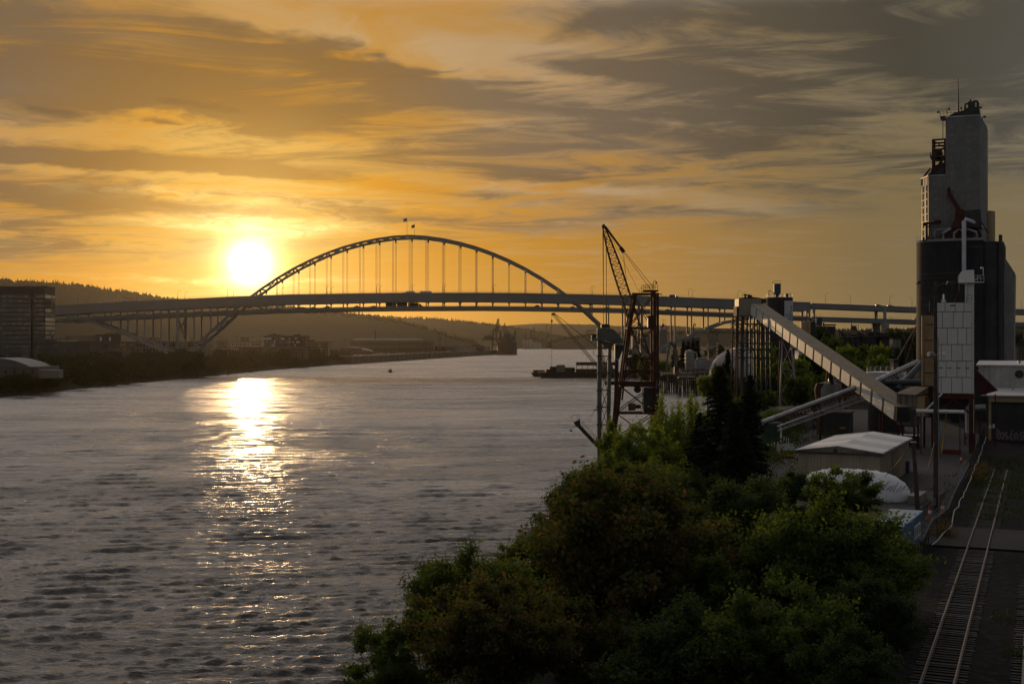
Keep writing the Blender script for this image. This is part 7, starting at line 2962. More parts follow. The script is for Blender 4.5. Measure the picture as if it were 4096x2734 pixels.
BFt = thing('bag_filter_tower', 'grey bag filter tower with round cap and side duct behind the dock', 'filter tower', (P(2758, 1490, 690).x, 690, YARD - 2))
s_ = FPX / 690
fz = lambda py: CAMH + (CY - py) / s_ - (YARD - 2)
b = MB()
b.span(-2.3, 2.3, -2.3, 2.3, fz(1478), fz(1406))
b.build('casing', M_CONC, BFt)
b = MB()
b.lathe((0, 0), [(2.2, fz(1406)), (1.9, fz(1401)), (.3, fz(1398))], 16)
b.build('cap', M_METALROOF, BFt, True)
for py in (1419, 1432, 1448):
    b = MB()
    b.span(-2.6, 2.6, -2.6, 2.6, fz(py), fz(py) + .22)
    b.build('stiffener', M_STEEL_G, BFt)
b = MB()
b.tube([(2.2, 0, fz(1409)), (3.6, 0, fz(1409)), (4.0, 0, fz(1413)), (4.0, 0, fz(1440))], .5, 8)
b.build('side_duct', M_CONC, BFt)
for sx in (-2, 2):
    for sy in (-2, 2):
        b = MB()
        b.beam((sx, sy, 0), (sx, sy, fz(1478)), .4, .4)
        b.build('leg', M_STEEL_D, BFt)
CH = thing('grey_control_house', 'plain grey house with dark doorway beside the filter tower', 'control house', (P(2820, 1490, 680).x, 680, YARD - 2))
s_ = FPX / 680
b = MB()
b.span(-5.4, 5.2, -3, 3, CAMH + (CY - 1474) / s_ - YARD + 2, CAMH + (CY - 1437) / s_ - YARD + 2)
b.build('wall', M_CONC, CH)
b = MB()
b.span(4.0, 5.0, -3.06, -2.9, CAMH + (CY - 1473) / s_ - YARD + 2, CAMH + (CY - 1454) / s_ - YARD + 2)
b.build('door', M_STEEL_D, CH)
b = MB()
b.hexa([(-5, -2, CAMH + (CY - 1437) / s_ - YARD + 2), (1, -2, CAMH + (CY - 1437) / s_ - YARD + 2), (1, 2, CAMH + (CY - 1437) / s_ - YARD + 2), (-5, 2, CAMH + (CY - 1437) / s_ - YARD + 2), (-4, -2, CAMH + (CY - 1431) / s_ - YARD + 2), (0, -2, CAMH + (CY - 1431) / s_ - YARD + 2), (0, 2, CAMH + (CY - 1431) / s_ - YARD + 2), (-4, 2, CAMH + (CY - 1431) / s_ - YARD + 2)])
b.build('roof_monitor', M_METALROOF, CH)
for sx in (-5, 0, 4.8):
    b = MB()
    b.beam((sx, -2.8, 0), (sx, -2.8, CAMH + (CY - 1474) / s_ - YARD + 2), .35, .35)
    b.build('stilt', M_STEEL_D, CH)
b = MB()
Yd_ = 600
c = P(2962, 1440, Yd_)
DM = thing('storage_dome', 'smooth grey storage dome behind the trestle', 'dome', (c.x, Yd_, YARD))
b.lathe((0, 0), [(15.3 * math.cos(a), 13.9 * math.sin(a)) for a in np.linspace(0, math.pi / 2 - .03, 14)], 40)
b.build('dome_shell', mat('grey_dome_skin', (.26, .25, .25), .7, 0, .1, .05), DM, True)
b = MB()
b.cyl((0, 0), 15.6, -.2, .6, 40)
b.build('ring_footing', M_CONC, DM)
TT = thing('truss_bridge_tower', 'pale lattice tower carrying a truss conveyor bridge left of the dome', 'lattice tower', (P(2851, 1430, 620).x, 620, YARD))
b = MB()
lattice(b, P(2851, 1440, 620), P(2851, 1316, 620), 4.6, 4.6, 10, .4)
b.build('tower', M_CRANEGREY, TT, world=True)
b = MB()
lattice(b, P(2836, 1322, 620), P(2945, 1322, 620), 2.0, 2.0, 14, .3)
b.build('truss_bridge', M_CRANEGREY, TT, world=True)
# elevator with striped flag painted on its side, far behind
Yf = 1750
c = P(2654, 1380, Yf)
s_ = FPX / Yf
FE2 = thing('flag_painted_elevator', 'distant concrete elevator with a striped flag painted near its top', 'grain elevator', (c.x, Yf, YARD))
ff = lambda py: CAMH + (CY - py) / s_ - YARD
b = MB()
for k in range(4):
    b.cyl((-3.6 + k * 2.4 - .6, 0), 1.7, 0, ff(1320), 12)
b.build('silo_row', M_PALE, FE2, True)
b = MB()
b.span(-5.0, 5.0, -1.9, 4, ff(1320), ff(1303))
b.build('headhouse', M_PALE, FE2)
b = MB()
for x_ in (-1.5, 0.2, 2.2):
    b.beam((x_, 0, ff(1303)), (x_, 0, ff(1276)), .35, .35)
b.beam((-1.5, 0, ff(1279)), (2.2, 0, ff(1279)), .3, .3)
b.span(-2.5, 1, -1, 1, ff(1303), ff(1295))
b.build('roof_gear', M_STEEL_D, FE2)
fl = link('painted_flag', None, FE2)
for k in range(7):
    b = MB()
    z0, z1 = ff(1319) + (ff(1304) - ff(1319)) * k / 7, ff(1319) + (ff(1304) - ff(1319)) * (k + 1) / 7
    b.span(-3.4, 3.6, -2.05, -1.95, z0, z1)
    b.build('stripe', M_FRED if k % 2 == 0 else M_FWHITE, fl)
b = MB()
b.span(-3.4, -.6, -2.10, -2.06, ff(1311), ff(1304))
b.build('canton', M_FBLUE, fl)
block('hazy_mill', 'hazy pale industrial mill behind the conifers right of the crane', 2740, 2800, 1352, 1500, 20, M_PALE, 3, 8, base=YARD, seed=61, cat='mill')
block('hazy_warehouse', 'hazy grey warehouse glimpsed behind the red crane', 2530, 2600, 1345, 1600, 20, M_PALE, 0, 0, base=YARD, cat='warehouse')
t = thing('mill_stack_pipe', 'bent vent pipe above the hazy mill', 'vent pipe', (P(2776, 1350, 1500).x, 1500, YARD))
b = MB()
b.tube([P(2774, 1355, 1500), P(2774, 1300, 1500), P(2777, 1294, 1500), P(2781, 1296, 1500), P(2781, 1304, 1500)], .7, 8)
b.build('pipe', M_STEEL_D, t, world=True)

# cement silos with the printed panel
Yg = 480.0
s_ = FPX / Yg
gz = lambda py: CAMH + (CY - py) / s_ - YARD
c = P(3130, 1400, Yg)
CS = thing('cement_silo', 'dark round cement silo with white logo panel and blue dust collector on top', 'silo', (c.x, Yg + 5.1, YARD))
RS = 5.1
b = MB()
b.cyl((0, 0), RS, 0, gz(1190), 44)
b.build('shell', M_SILO, CS, True)
b = MB()
b.cyl((0, 0), RS + .12, gz(1190), gz(1187), 44)
b.build('roof_rim', M_CONC, CS)


def on_cyl(o, u, v, r_):
    """u metres along the wall from the side that faces us, v up; the wall's right hand is +u"""
    a = -math.pi / 2 + u / RS
    return (r_ * math.cos(a), r_ * math.sin(a), v)


u0 = RS * math.asin((3138 - 3130) / 52)
b = MB()
n_ = 16
zz0, zz1 = gz(1305), gz(1202)
vs, fs = [], []
for k in range(n_ + 1):
    u = u0 + 8.2 * k / n_
    for r_ in (RS - .05, RS + .06):
        vs += [on_cyl(0, u, zz0, r_), on_cyl(0, u, zz1, r_)]
for k in range(n_):
    a = k * 4
    fs += [(a + 2, a + 6, a + 7, a + 3), (a + 3, a + 7, a + 5, a + 1), (a, a + 4, a + 6, a + 2)]
fs += [(0, 2, 3, 1), (n_ * 4, n_ * 4 + 1, n_ * 4 + 3, n_ * 4 + 2)]
b.add(vs, fs)
b.build('logo_panel', mat('white_logo_panel', (.50, .51, .52), .7, 0, .08, .3), CS, True)


def wall_text(body, u_start, z, size, m_, width=None):
    cu = bpy.data.curves.new('lettering', 'FONT')
    cu.body = body
    cu.size = size
    cu.space_character = 1.08
    cu.offset = .025 * size
    ob = bpy.data.objects.new('lettering_tmp', cu)
    COL.objects.link(ob)
    bpy.context.view_layer.update()
    me = bpy.data.meshes.new_from_object(ob.evaluated_get(bpy.context.evaluated_depsgraph_get()))
    bpy.data.objects.remove(ob)
    w_ = max(v.co.x for v in me.vertices)
    k = (width / w_) if width else 1.0
    for v in me.vertices:
        v.co = on_cyl(0, u_start + v.co.x * k, z + v.co.y, RS + .09)
    me.materials.clear()
    me.materials.append(m_)
    return link('lettering', me, CS)


wall_text('GLACIER', u0 + .35, gz(1266), 1.45, M_BLUEPAN, 7.4)
wall_text('NORTHWEST', u0 + 1.4, gz(1278), .95, M_DARKPRINT, 6.0)
b = MB()
sp = []
cu_, cz_ = u0 + 3.6, gz(1229)
for k in range(10):
    a = math.pi / 2 + k * math.pi / 5
    r_ = 1.05 if k % 2 == 0 else .42
    if k in (4, 6):
        r_ = 1.0
    sp.append(on_cyl(0, cu_ + r_ * math.cos(a) * .9, cz_ + r_ * math.sin(a) * 1.2, RS + .09))
b.add(sp + [on_cyl(0, cu_, cz_, RS + .09)], [(k, (k + 1) % 10, 10) for k in range(10)])
tl = [on_cyl(0, cu_ - .5, cz_ - .5, RS + .10), on_cyl(0, cu_ - .1, cz_ - .6, RS + .10), on_cyl(0, cu_ - .55, cz_ - 2.9, RS + .10), on_cyl(0, cu_ - 1.0, cz_ - 3.1, RS + .10)]
b.add(tl, [(0, 3, 2, 1)])
b.build('star_emblem', M_BLUEPAN, CS)
b = MB()
for k in range(24):
    a = 2 * math.pi * k / 24
    a2 = 2 * math.pi * (k + 1) / 24
    b.beam((RS * math.cos(a), RS * math.sin(a), gz(1187)), (RS * math.cos(a), RS * math.sin(a), gz(1187) + 1.1), .09, .09)
    b.beam((RS * math.cos(a), RS * math.sin(a), gz(1187) + 1.1), (RS * math.cos(a2), RS * math.sin(a2), gz(1187) + 1.1), .08, .08)
b.build('roof_railing', M_STEEL_G, CS)
b = MB()
dx_ = (3117 - 3130) / s_
b.span(dx_ - 1.3, dx_ + 1.3, -2.0, 1, gz(1170), gz(1132))
b.hexa([(dx_ - .5, -1.0, gz(1186)), (dx_ + .5, -1.0, gz(1186)), (dx_ + .5, 0, gz(1186)), (dx_ - .5, 0, gz(1186)), (dx_ - 1.25, -1.95, gz(1170)), (dx_ + 1.25, -1.95, gz(1170)), (dx_ + 1.25, .95, gz(1170)), (dx_ - 1.25, .95, gz(1170))])
b.build('dust_collector', M_BLUE, CS)
b = MB()
for x_ in (dx_ - 1.8, dx_ + 1.3):
    b.beam((x_, -2, gz(1132)), (x_, -2, gz(1122)), .08, .08)
b.beam((dx_ - 1.8, -2, gz(1122)), (dx_ + 1.3, -2, gz(1122)), .08, .08)
for x_ in (dx_ - 1.9, dx_ - 1.5):
    b.beam((x_, -2, gz(1172)), (x_, -2, gz(1122)), .08, .08)
for k in range(10):
    b.beam((dx_ - 1.9, -2, gz(1170) + k * .45), (dx_ - 1.5, -2, gz(1170) + k * .45), .06, .06)
b.build('ladder_cage', M_STEEL_D, CS)
b = MB()
b.tube([(-4.6, -1.5, gz(1187)), (-4.6, -1.5, gz(1160)), (-3.8, -1.5, gz(1160))], .12, 6)
b.tube([(-4.5, -1.5, gz(1160)), (-1.0, -1.2, gz(1178))], .1, 6)
b.span(1.8, 3.0, -2, 0, gz(1187), gz(1172))
b.tube([(3.9, -1.5, gz(1187)), (3.9, -1.5, gz(1168))], .07, 6)
b.build('roof_piping', M_STEEL_D, CS)
b = MB()
b.tube([(RS * -.05, -RS - .15, 2), (RS * -.05, -RS - .15, gz(1187))], .16, 6)
b.build('downpipe', M_STEEL_D, CS)
c2 = P(3068, 1400, Yg + 12)
S2 = thing('rear_cement_silo', 'second dark cement silo half hidden behind the logo silo', 'silo', (c2.x, Yg + 16, YARD))
b = MB()
b.cyl((0, 0), 2.6, 0, gz(1194), 28)
b.build('shell', M_SILO, S2, True)
b = MB()
b.span(-1.2, 2.0, -2.75, -2.4, gz(1222), gz(1207))
b.build('pale_panel', M_WHITE, S2)
b = MB()
b.tube([(-2, 0, gz(1194) + .2), (2.5, 0, gz(1188))], .3, 8)
b.build('air_slide', M_STEEL_D, S2)

# low dark tank, sunlit bins and the row of silos to its right
Yt = 540.0
s_ = FPX / Yt
tz_ = lambda py: CAMH + (CY - py) / s_ - YARD
c = P(3295, 1400, Yt)
DT = thing('wide_dark_tank', 'wide low dark tank with blue dust collector on its roof', 'tank', (c.x, Yt + 7, YARD))
b = MB()
b.cyl((0, 0), 62 / s_, 0, tz_(1304), 40)
b.build('shell', M_SILO, DT, True)
b = MB()
x_ = (3282 - 3295) / s_
b.span(x_ - 1.25, x_ + 1.25, -5, -2.6, tz_(1303), tz_(1270))
b.build('dust_collector', M_BLUE, DT)
b = MB()
b.tube([((3300 - 3295) / s_, -5.5, tz_(1299)), ((3352 - 3295) / s_, -3, tz_(1298))], .35, 8)
b.tube([((3298 - 3295) / s_, -5.5, tz_(1303)), ((3298 - 3295) / s_, -5.5, tz_(1290))], .4, 8)
b.beam((5.9, -2, tz_(1304)), (5.9, -2, tz_(1296)), .15, .15)
b.build('roof_piping', M_STEEL_D, DT)
for i, (px, w_, yt, m_, lab) in enumerate(((3213, 10, 1287, M_TANBIN, 'leftmost of three small bins catching the sun'), (3228, 9, 1286, M_TANBIN, 'middle of three small bins catching the sun'), (3246, 10, 1288, M_SILO2, 'rightmost darker of three small bins beside the wide tank'))):
    p = P(px, 1400, Yt)
    t = thing('small_bin', lab, 'bin', (p.x, Yt - 3, YARD))
    b = MB()
    b.lathe((0, 0), [(w_ / s_, 0), (w_ / s_, tz_(yt)), (.2, tz_(yt - 4))], 16)
    b.build('shell', m_, t, True)
    b = MB()
    b.span(-.4, .4, -.4, .4, tz_(yt - 4), tz_(yt - 8))
    b.build('vent', M_STEEL_D, t)
Yr = 500.0
s_ = FPX / Yr
rz_ = lambda py: CAMH + (CY - py) / s_ - YARD
SR = thing('silo_row', 'row of dark concrete silos with pipework along their tops', 'silos', (P(3465, 1420, Yr).x, Yr + 4, YARD))
for k, px in enumerate((3376, 3396, 3418, 3440)):
    b = MB()
    b.cyl(((px - 3465) / s_, 0), 13 / s_, 0, rz_(1348), 18)
    b.build('silo', M_SILO2, SR, True)
for px, r_ in ((3485, 38), (3545, 28)):
    b = MB()
    b.cyl(((px - 3465) / s_, 1.5), r_ / s_, 0, rz_(1346), 28)
    b.build('silo', M_SILO, SR, True)
b = MB()
b.span((3362 - 3465) / s_, (3572 - 3465) / s_, -2, 5, rz_(1346), rz_(1343))
b.build('top_slab', M_CONC_D, SR)
rr = random.Random(13)
for k in range(16):
    px = 3368 + k * 12 + rr.uniform(-3, 3)
    hgt = rr.uniform(6, 22)
    b = MB()
    x_ = (px - 3465) / s_
    if k % 3 == 0:
        b.tube([(x_, -1, rz_(1343)), (x_, -1, rz_(1343 - hgt)), (x_ + 1.2, -1, rz_(1343 - hgt))], .28, 8)
    elif k % 3 == 1:
        b.lathe((x_, 0), [(.8, rz_(1343)), (.8, rz_(1343 - hgt * .7)), (.2, rz_(1343 - hgt * .9))], 10)
    else:
        b.span(x_ - .7, x_ + .7, -1, 1, rz_(1343), rz_(1343 - hgt * .8))
    b.build('roof_gear', M_STEEL_D, SR)
b = MB()
x_ = (3427 - 3465) / s_
b.span(x_ - .9, x_ + .9, -.5, 1.5, rz_(1320), rz_(1302))
for dx_ in (-1.5, 1.5):
    b.beam((x_ + dx_, -1, rz_(1343)), (x_ + dx_, -1, rz_(1296)), .15, .15)
b.beam((x_ - 1.5, -1, rz_(1298)), (x_ + 1.5, -1, rz_(1298)), .12, .12)
b.beam((x_ - 1.5, -1, rz_(1320)), (x_ + 1.5, -1, rz_(1320)), .15, .15)
b.tube([(x_ - 1.0, 0, rz_(1302)), (x_ - 1.0, 0, rz_(1285))], .12, 6)
b.build('elevator_head', M_STEEL_D, SR)
b = MB()
b.beam(((3365 - 3465) / s_, -1.8, rz_(1330)), ((3515 - 3465) / s_, -1.8, rz_(1327)), .3, .3)
b.beam(((3365 - 3465) / s_, -1.8, rz_(1336)), ((3560 - 3465) / s_, -1.8, rz_(1336)), .15, .15)
b.build('pipe_rack', M_STEEL_D, SR)
# clutter behind the right silos: pale houses, tall wires
block('pale_house', 'pale gabled house behind the silo row', 3572, 3604, 1358, 560, 8, M_PALE, 1, 3, base=YARD, seed=71, cat='house')
block('pale_stack_hut', 'stacked tan crates beside the white tank', 3575, 3594, 1446, 300, 3, M_STUCCO, 3, 2, base=YARD, seed=72, cat='crates')
block('cream_office', 'cream office wall at the right edge beyond the elevator', 4066, 4110, 1382, 330, 6, M_STUCCO, 0, 0, base=YARD, cat='building')
block('small_white_store', 'small white store seen under the conveyor gallery', 3195, 3232, 1400, 420, 6, M_WHITE, 0, 0, base=YARD, cat='store')
for i, (xa, ya, xb, yb, Y) in enumerate(((3672, 1292, 3585, 1444, 300), (3668, 1302, 3622, 1450, 320))):
    b = MB()
    b.beam(P(xa, ya, Y), P(xb, yb, Y), .30 if i == 0 else .12, .30 if i == 0 else .12)
    tag(b.build('guy_line', M_STUCCO), ('thick sunlit slanting spout left of the dark elevator' if i == 0 else 'thin slanting wire left of the dark elevator'), 'spout' if i == 0 else 'wire')
for i, (px, yt, yb, Y) in enumerate(((3620, 1345, 1440, 300), (3646, 1352, 1440, 290), (3665, 1330, 1445, 280), (3653, 1390, 1450, 300), (4080, 1350, 1450, 330), (4092, 1340, 1450, 330))):
    p = P(px, yt, Y)
    t = thing('yard_pole', 'slim %s pole in the clutter %s' % (('leftmost dark', 'second dark', 'tall dark', 'short dark', 'crossarmed near', 'crossarmed far')[i], 'left of the elevator' if px < 3700 else 'at the right edge'), 'pole', (p.x, Y, YARD))
    b = MB()
    b.tube([(0, 0, 0), (0, 0, p.z - YARD)], .12, 6)
    b.build('post', M_WOOD, t)
    if px > 4000:
        b = MB()
        b.span(-1.0, 1.0, -.06, .06, p.z - YARD - .9, p.z - YARD - .75)
        b.span(-1.0, 1.0, -.06, .06, p.z - YARD - 2.1, p.z - YARD - 1.95)
        b.build('crossarm', M_WOOD, t)
# ================================================================= trees
def leaf_mat(name, col, trans, var=(.6, 1.5), tint=None):
    m = bpy.data.materials.new(name)
    m.use_nodes = True
    nt = m.node_tree
    E.nt = nt
    nt.nodes.clear()
    ge = nt.nodes.new('ShaderNodeNewGeometry')
    oi = nt.nodes.new('ShaderNodeObjectInfo')
    n = nz(E(ge.outputs['Position']), .9, 3, .6, dim='3D')
    rnd = E(ge.outputs['Random Per Island'])
    k = smooth(n, .3, .7) * .6 + rnd * .4
    c = mixc(k, tuple(x * var[0] for x in col), tuple(x * var[1] for x in col))
    c2 = mixc(k, tuple(x * var[0] for x in trans), tuple(x * var[1] for x in trans))
    if tint:
        c = mixc(smooth(rnd * .5 + n, .78, .95), c, tint)
        c2 = mixc(smooth(rnd * .5 + n, .78, .95), c2, tuple(x * 1.3 for x in tint))
    hs = nt.nodes.new('ShaderNodeHueSaturation')
    hs.inputs['Fac'].default_value = 1
    nt.links.new((E(oi.outputs['Random']) * .7 + .65).s, hs.inputs['Value'])
    nt.links.new(c.s, hs.inputs['Color'])
    d = nt.nodes.new('ShaderNodeBsdfDiffuse')
    nt.links.new(hs.outputs[0], d.inputs['Color'])
    t = nt.nodes.new('ShaderNodeBsdfTranslucent')
    nt.links.new(c2.s, t.inputs['Color'])
    gl_ = nt.nodes.new('ShaderNodeBsdfGlossy')
    gl_.inputs['Roughness'].default_value = .45
    gl_.inputs['Color'].default_value = (.35, .38, .33, 1)
    mx = nt.nodes.new('ShaderNodeMixShader')
    mx.inputs[0].default_value = .42
    nt.links.new(d.outputs[0], mx.inputs[1])
    nt.links.new(t.outputs[0], mx.inputs[2])
    mx2 = nt.nodes.new('ShaderNodeMixShader')
    mx2.inputs[0].default_value = .05
    nt.links.new(mx.outputs[0], mx2.inputs[1])
    nt.links.new(gl_.outputs[0], mx2.inputs[2])
    o = nt.nodes.new('ShaderNodeOutputMaterial')
    nt.links.new(mx2.outputs[0], o.inputs[0])
    return m


L_GREEN = leaf_mat('maple_leaves', (.030, .048, .011), (.15, .21, .017))
L_BRIGHT = leaf_mat('fresh_willow_leaves', (.065, .095, .016), (.26, .34, .02))
L_DARK = leaf_mat('dark_alder_leaves', (.016, .028, .009), (.06, .09, .010))
L_BROWN = leaf_mat('maple_leaves_with_seed_clusters', (.028, .040, .010), (.13, .16, .015), (.6, 1.4), (.13, .070, .018))
L_NEEDLE = leaf_mat('conifer_needles', (.011, .018, .008), (.010, .016, .005))
L_SCRUB = leaf_mat('riverbank_scrub_leaves', (.024, .028, .009), (.040, .048, .010))
M_BARK = mat('dark_bark', (.035, .028, .022), .95, 0, .4, 2.0)


def quads_mesh(name, c, ax, ay, m_):
    """leaf faces: centre c, half axes ax, ay (arrays n x 3); each leaf a four-sided blade"""
    n = len(c)
    v = np.stack([c - ax, c - ay * .9, c + ax, c + ay * .9], 1).reshape(-1, 3).astype(np.float32)
    me = bpy.data.meshes.new(name)
    me.vertices.add(4 * n)
    me.vertices.foreach_set('co', v.ravel())
    me.loops.add(4 * n)
    me.loops.foreach_set('vertex_index', np.arange(4 * n, dtype=np.int32))
    me.polygons.add(n)
    me.polygons.foreach_set('loop_start', np.arange(0, 4 * n, 4, dtype=np.int32))
    if m_:
        me.materials.append(m_)
    me.update()
    me.validate()
    return me


def unit(a):
    return a / np.maximum(np.linalg.norm(a, axis=-1, keepdims=True), 1e-6)


def leaf_axes(rg, n, size, up=.35):
    nrm = unit(rg.normal(size=(n, 3)) + np.array([0, 0, up]))
    t = unit(np.cross(nrm, rg.normal(size=(n, 3))))
    b_ = np.cross(nrm, t)
    s = size * rg.uniform(.55, 1.25, size=(n, 1))
    return t * s, b_ * s * .62


def deciduous(seed, leaves, size, rx=5.0, rz=4.6, hc=7.6, n_limb=9, clumps=150, spread=.62, shoots=False):
    """trunk and crown meshes; crown centre hc above the foot, radius rx"""
    rg = np.random.default_rng(seed)
    tb = MB()
    fork = hc - rz * .85
    wob_ = rg.normal(0, .18, 2)
    tb.tube([(0, 0, -1.5), (wob_[0] * .5, wob_[1] * .5, fork * .5), (wob_[0], wob_[1], fork)], [.42, .34, .27], 8)
    cl = []
    for i in range(n_limb):
        a = 2 * math.pi * (i + rg.uniform(-.3, .3)) / n_limb
        el_ = rg.uniform(.25, 1.35)
        ln = rg.uniform(.65, 1.0)
        e_ = np.array([math.cos(a) * math.cos(el_) * rx * ln, math.sin(a) * math.cos(el_) * rx * ln, hc - fork + (math.sin(el_) - .35) * rz * ln])
        s_ = np.array([wob_[0], wob_[1], fork - rg.uniform(0, .8)])
        m1 = s_ + e_ * .38 + np.array([0, 0, .5]) + rg.normal(0, .25, 3)
        m2 = s_ + e_ * .72 + rg.normal(0, .3, 3)
        e2 = s_ + e_
        tb.tube([s_, m1, m2, e2], [.17, .12, .075, .03], 6)
        for j in range(4):
            f_ = rg.uniform(.35, .95)
            p_ = s_ + e_ * f_
            q_ = p_ + unit(rg.normal(size=3) + np.array([0, 0, .5])) * rg.uniform(1.0, 2.2)
            tb.tube([p_, (p_ + q_) / 2 + rg.normal(0, .12, 3), q_], [.06, .04, .015], 5)
            cl.append(q_)
        cl += [m2, e2]
    cl = np.array(cl)
    # leaf clumps: round the branch ends and over an uneven shell
    lobes = unit(rg.normal(size=(9, 3)) * np.array([1, 1, .8])) * rg.uniform(.45, .75, (9, 1))
    lr = rg.uniform(.36, .56, 9)
    pts = []
    while len(pts) < clumps:
        p_ = rg.normal(size=3)
        p_ = p_ / np.linalg.norm(p_) * rg.uniform(.3, 1.0) ** .6
        d_ = np.min(np.linalg.norm(p_ - lobes, axis=1) - lr)
        if d_ < .05 + rg.uniform(0, .08):
            pts.append(p_ * np.array([rx, rx, rz]) + np.array([0, 0, hc]))
    cl = np.concatenate([cl, np.array(pts)])
    w = rg.uniform(.5, 1.5, len(cl))
    idx = rg.choice(len(cl), leaves, p=w / w.sum())
    off = np.clip(rg.normal(size=(leaves, 3)), -1.9, 1.9) * np.array([.62, .62, .42]) * spread * rx / 5
    if shoots:
        off = rg.normal(size=(leaves, 3)) * np.array([.22, .22, .9]) * rx / 5 + np.array([0, 0, .6])
    c = cl[idx] + off
    if not shoots:
        out = unit(cl - np.array([0, 0, hc - 1.5]))[idx]
        c = c + out * np.minimum(rg.exponential(.40, (leaves, 1)), .95) * (rg.random((leaves, 1)) < .35) * rx / 5 + np.array([0, 0, .12]) * rg.normal(size=(leaves, 1))
    ax, ay = leaf_axes(rg, leaves, size)
    return tb.mesh('trunk', M_BARK, True), quads_mesh('crown', c, ax, ay, None)


def conifer(seed, h=15.0, r0=4.2, sprays=9000, size=.34):
    rg = np.random.default_rng(seed)
    tb = MB()
    tb.tube([(0, 0, -1), (0, 0, h * .5), (0, 0, h)], [.34, .2, .03], 7)
    C, AX, AY = [], [], []
    z = h * .10
    while z < h * .985:
        k = 1 - z / h
        R = r0 * (k ** .85) * rg.uniform(.82, 1.12) + .15
        nb = int(5 + 6 * k)
        a0 = rg.uniform(0, 6.28)
        for j in range(nb):
            a = a0 + 2 * math.pi * j / nb + rg.uniform(-.25, .25)
            L = R * rg.uniform(.65, 1.15)
            dr = rg.uniform(.10, .32)
            d = np.array([math.cos(a), math.sin(a), 0])
            tipp = d * L + np.array([0, 0, z - dr * L + .12 * L])
            tb.tube([(0, 0, z), tuple(d * L * .5 + np.array([0, 0, z + .03 * L])), tuple(tipp)], [.05, .035, .012], 4, False)
            n_ = max(6, int(sprays * L / (r0 * 55)))
            f_ = rg.uniform(.12, 1.03, n_)[:, None]
            side = np.array([-d[1], d[0], 0])
            p_ = d * L * f_ + np.array([0, 0, z]) + np.array([0, 0, 1.0]) * (.06 * L * f_ - (dr) * L * f_ * f_)
            wv = (1.05 - f_) * L * .34 + .08
            p_ = p_ + side * rg.uniform(-1, 1, (n_, 1)) * wv + np.array([0, 0, -1]) * np.abs(rg.normal(0, .16, (n_, 1)))
            C.append(p_)
            dd_ = unit(d + side * rg.normal(0, .6, (n_, 1)) + np.array([0, 0, -.35]) + rg.normal(0, .2, (n_, 3)))
            s = size * rg.uniform(.6, 1.3, (n_, 1))
            AX.append(dd_ * s)
            AY.append(unit(np.cross(dd_, rg.normal(size=(n_, 3)) + np.array([0, 0, 1.5]))) * s * .30)
        z += h * .030 * (.6 + k) + .12
    return tb.mesh('trunk', M_BARK), quads_mesh('crown', np.concatenate(C), np.concatenate(AX), np.concatenate(AY), None)


PROTO = {
    'a': deciduous(1, 44000, .145, clumps=130), 'b': deciduous(2, 44000, .145, rx=5.2, rz=4.0, clumps=120), 'c': deciduous(3, 38000, .145, rx=4.6, rz=5.2, clumps=100, spread=.52),
    'd': deciduous(4, 40000, .145, clumps=90, n_limb=12, spread=.5), 's': deciduous(6, 14000, .15, rx=4.0, rz=5.5, clumps=46, shoots=True),
    'far': deciduous(7, 4200, .46, clumps=110), 'far2': deciduous(8, 4200, .46, rx=5.4, rz=3.8, clumps=100), 'tiny': deciduous(9, 1500, .85, rx=5.4, rz=3.6, clumps=60, hc=4.6), 'tiny2': deciduous(10, 1500, .85, rx=5.0, rz=4.4, clumps=60, hc=5.2),
}
CON = {'a': conifer(21), 'b': conifer(22, 15, 3.4, 8000), 'far': conifer(23, 15, 3.6, 2600, .62)}


def ground_z(x, y):
    o = x - interp(RSHORE, y)
    return float(np.interp(o, [-8, 0, 4, 9, 15, 21, 26], [-2.5, 0, 2.4, 6.0, 9.4, YARD, YARD]))


def plant(kind, leafm, loc, scale, rz, label, name='broadleaf_tree', cat='tree', group=None, table=None):
    tm, cm = (table or PROTO)[kind]
    if not cm.materials:
        cm.materials.append(leafm)
    t = thing(name, label, cat, loc, rz, group)
    t.scale = scale
    link('trunk', tm, t)
    c = link('crown', cm, t)
    c.material_slots[0].link = 'OBJECT'
    c.material_slots[0].material = leafm
    return t


def tree_at(kind, leafm, px, py, Y, rpx, label, rz=None, hc=7.6, rx=5.0, group=None, tall=1.0):
    c = P(px, py, Y)
    s = rpx * Y / FPX / rx
    gz_ = ground_z(c.x, Y) - .3
    sz = (c.z - gz_) / hc
    zr = gz_
    if sz < s * .75:
        sz = s * .9 * tall
        zr = c.z - hc * sz
    elif sz > s * 1.9:
        sz = s * 1.9
        zr = c.z - hc * sz
    plant(kind, leafm, (c.x, Y, zr), (s, s, sz), random.uniform(0, 6.28) if rz is None else rz, label, group=group)


# foreground trees on the near bank
tree_at('a', L_BROWN, 2560, 2230, 76, 430, 'large maple with russet seed clusters in the middle foreground', .4)
tree_at('d', L_BROWN, 1960, 2560, 64, 330, 'russet tinged maple at the bottom left of the tree belt', 1.3)
tree_at('c', L_GREEN, 1600, 2680, 76, 240, 'green tree at the lowest left corner of the tree belt', 2.2)
tree_at('b', L_GREEN, 1880, 2390, 86, 250, 'green tree with airy top behind the lower russet maple', .9)
tree_at('c', L_GREEN, 2130, 2270, 96, 190, 'slender green tree on the water side left of the large maple', 3.0)
tree_at('d', L_GREEN, 2080, 2440, 84, 200, 'rounded green tree between the two russet maples', 4.4)
tree_at('a', L_DARK, 2320, 2065, 122, 165, 'dark dense tree leaning over the water', 5.1)
tree_at('b', L_GREEN, 2450, 1950, 138, 160, 'mid green tree at the waterside above the dark dense tree', 2.7)
tree_at('d', L_BRIGHT, 2570, 1845, 152, 155, 'bright sunlit tree left of the tall conifers', .2)
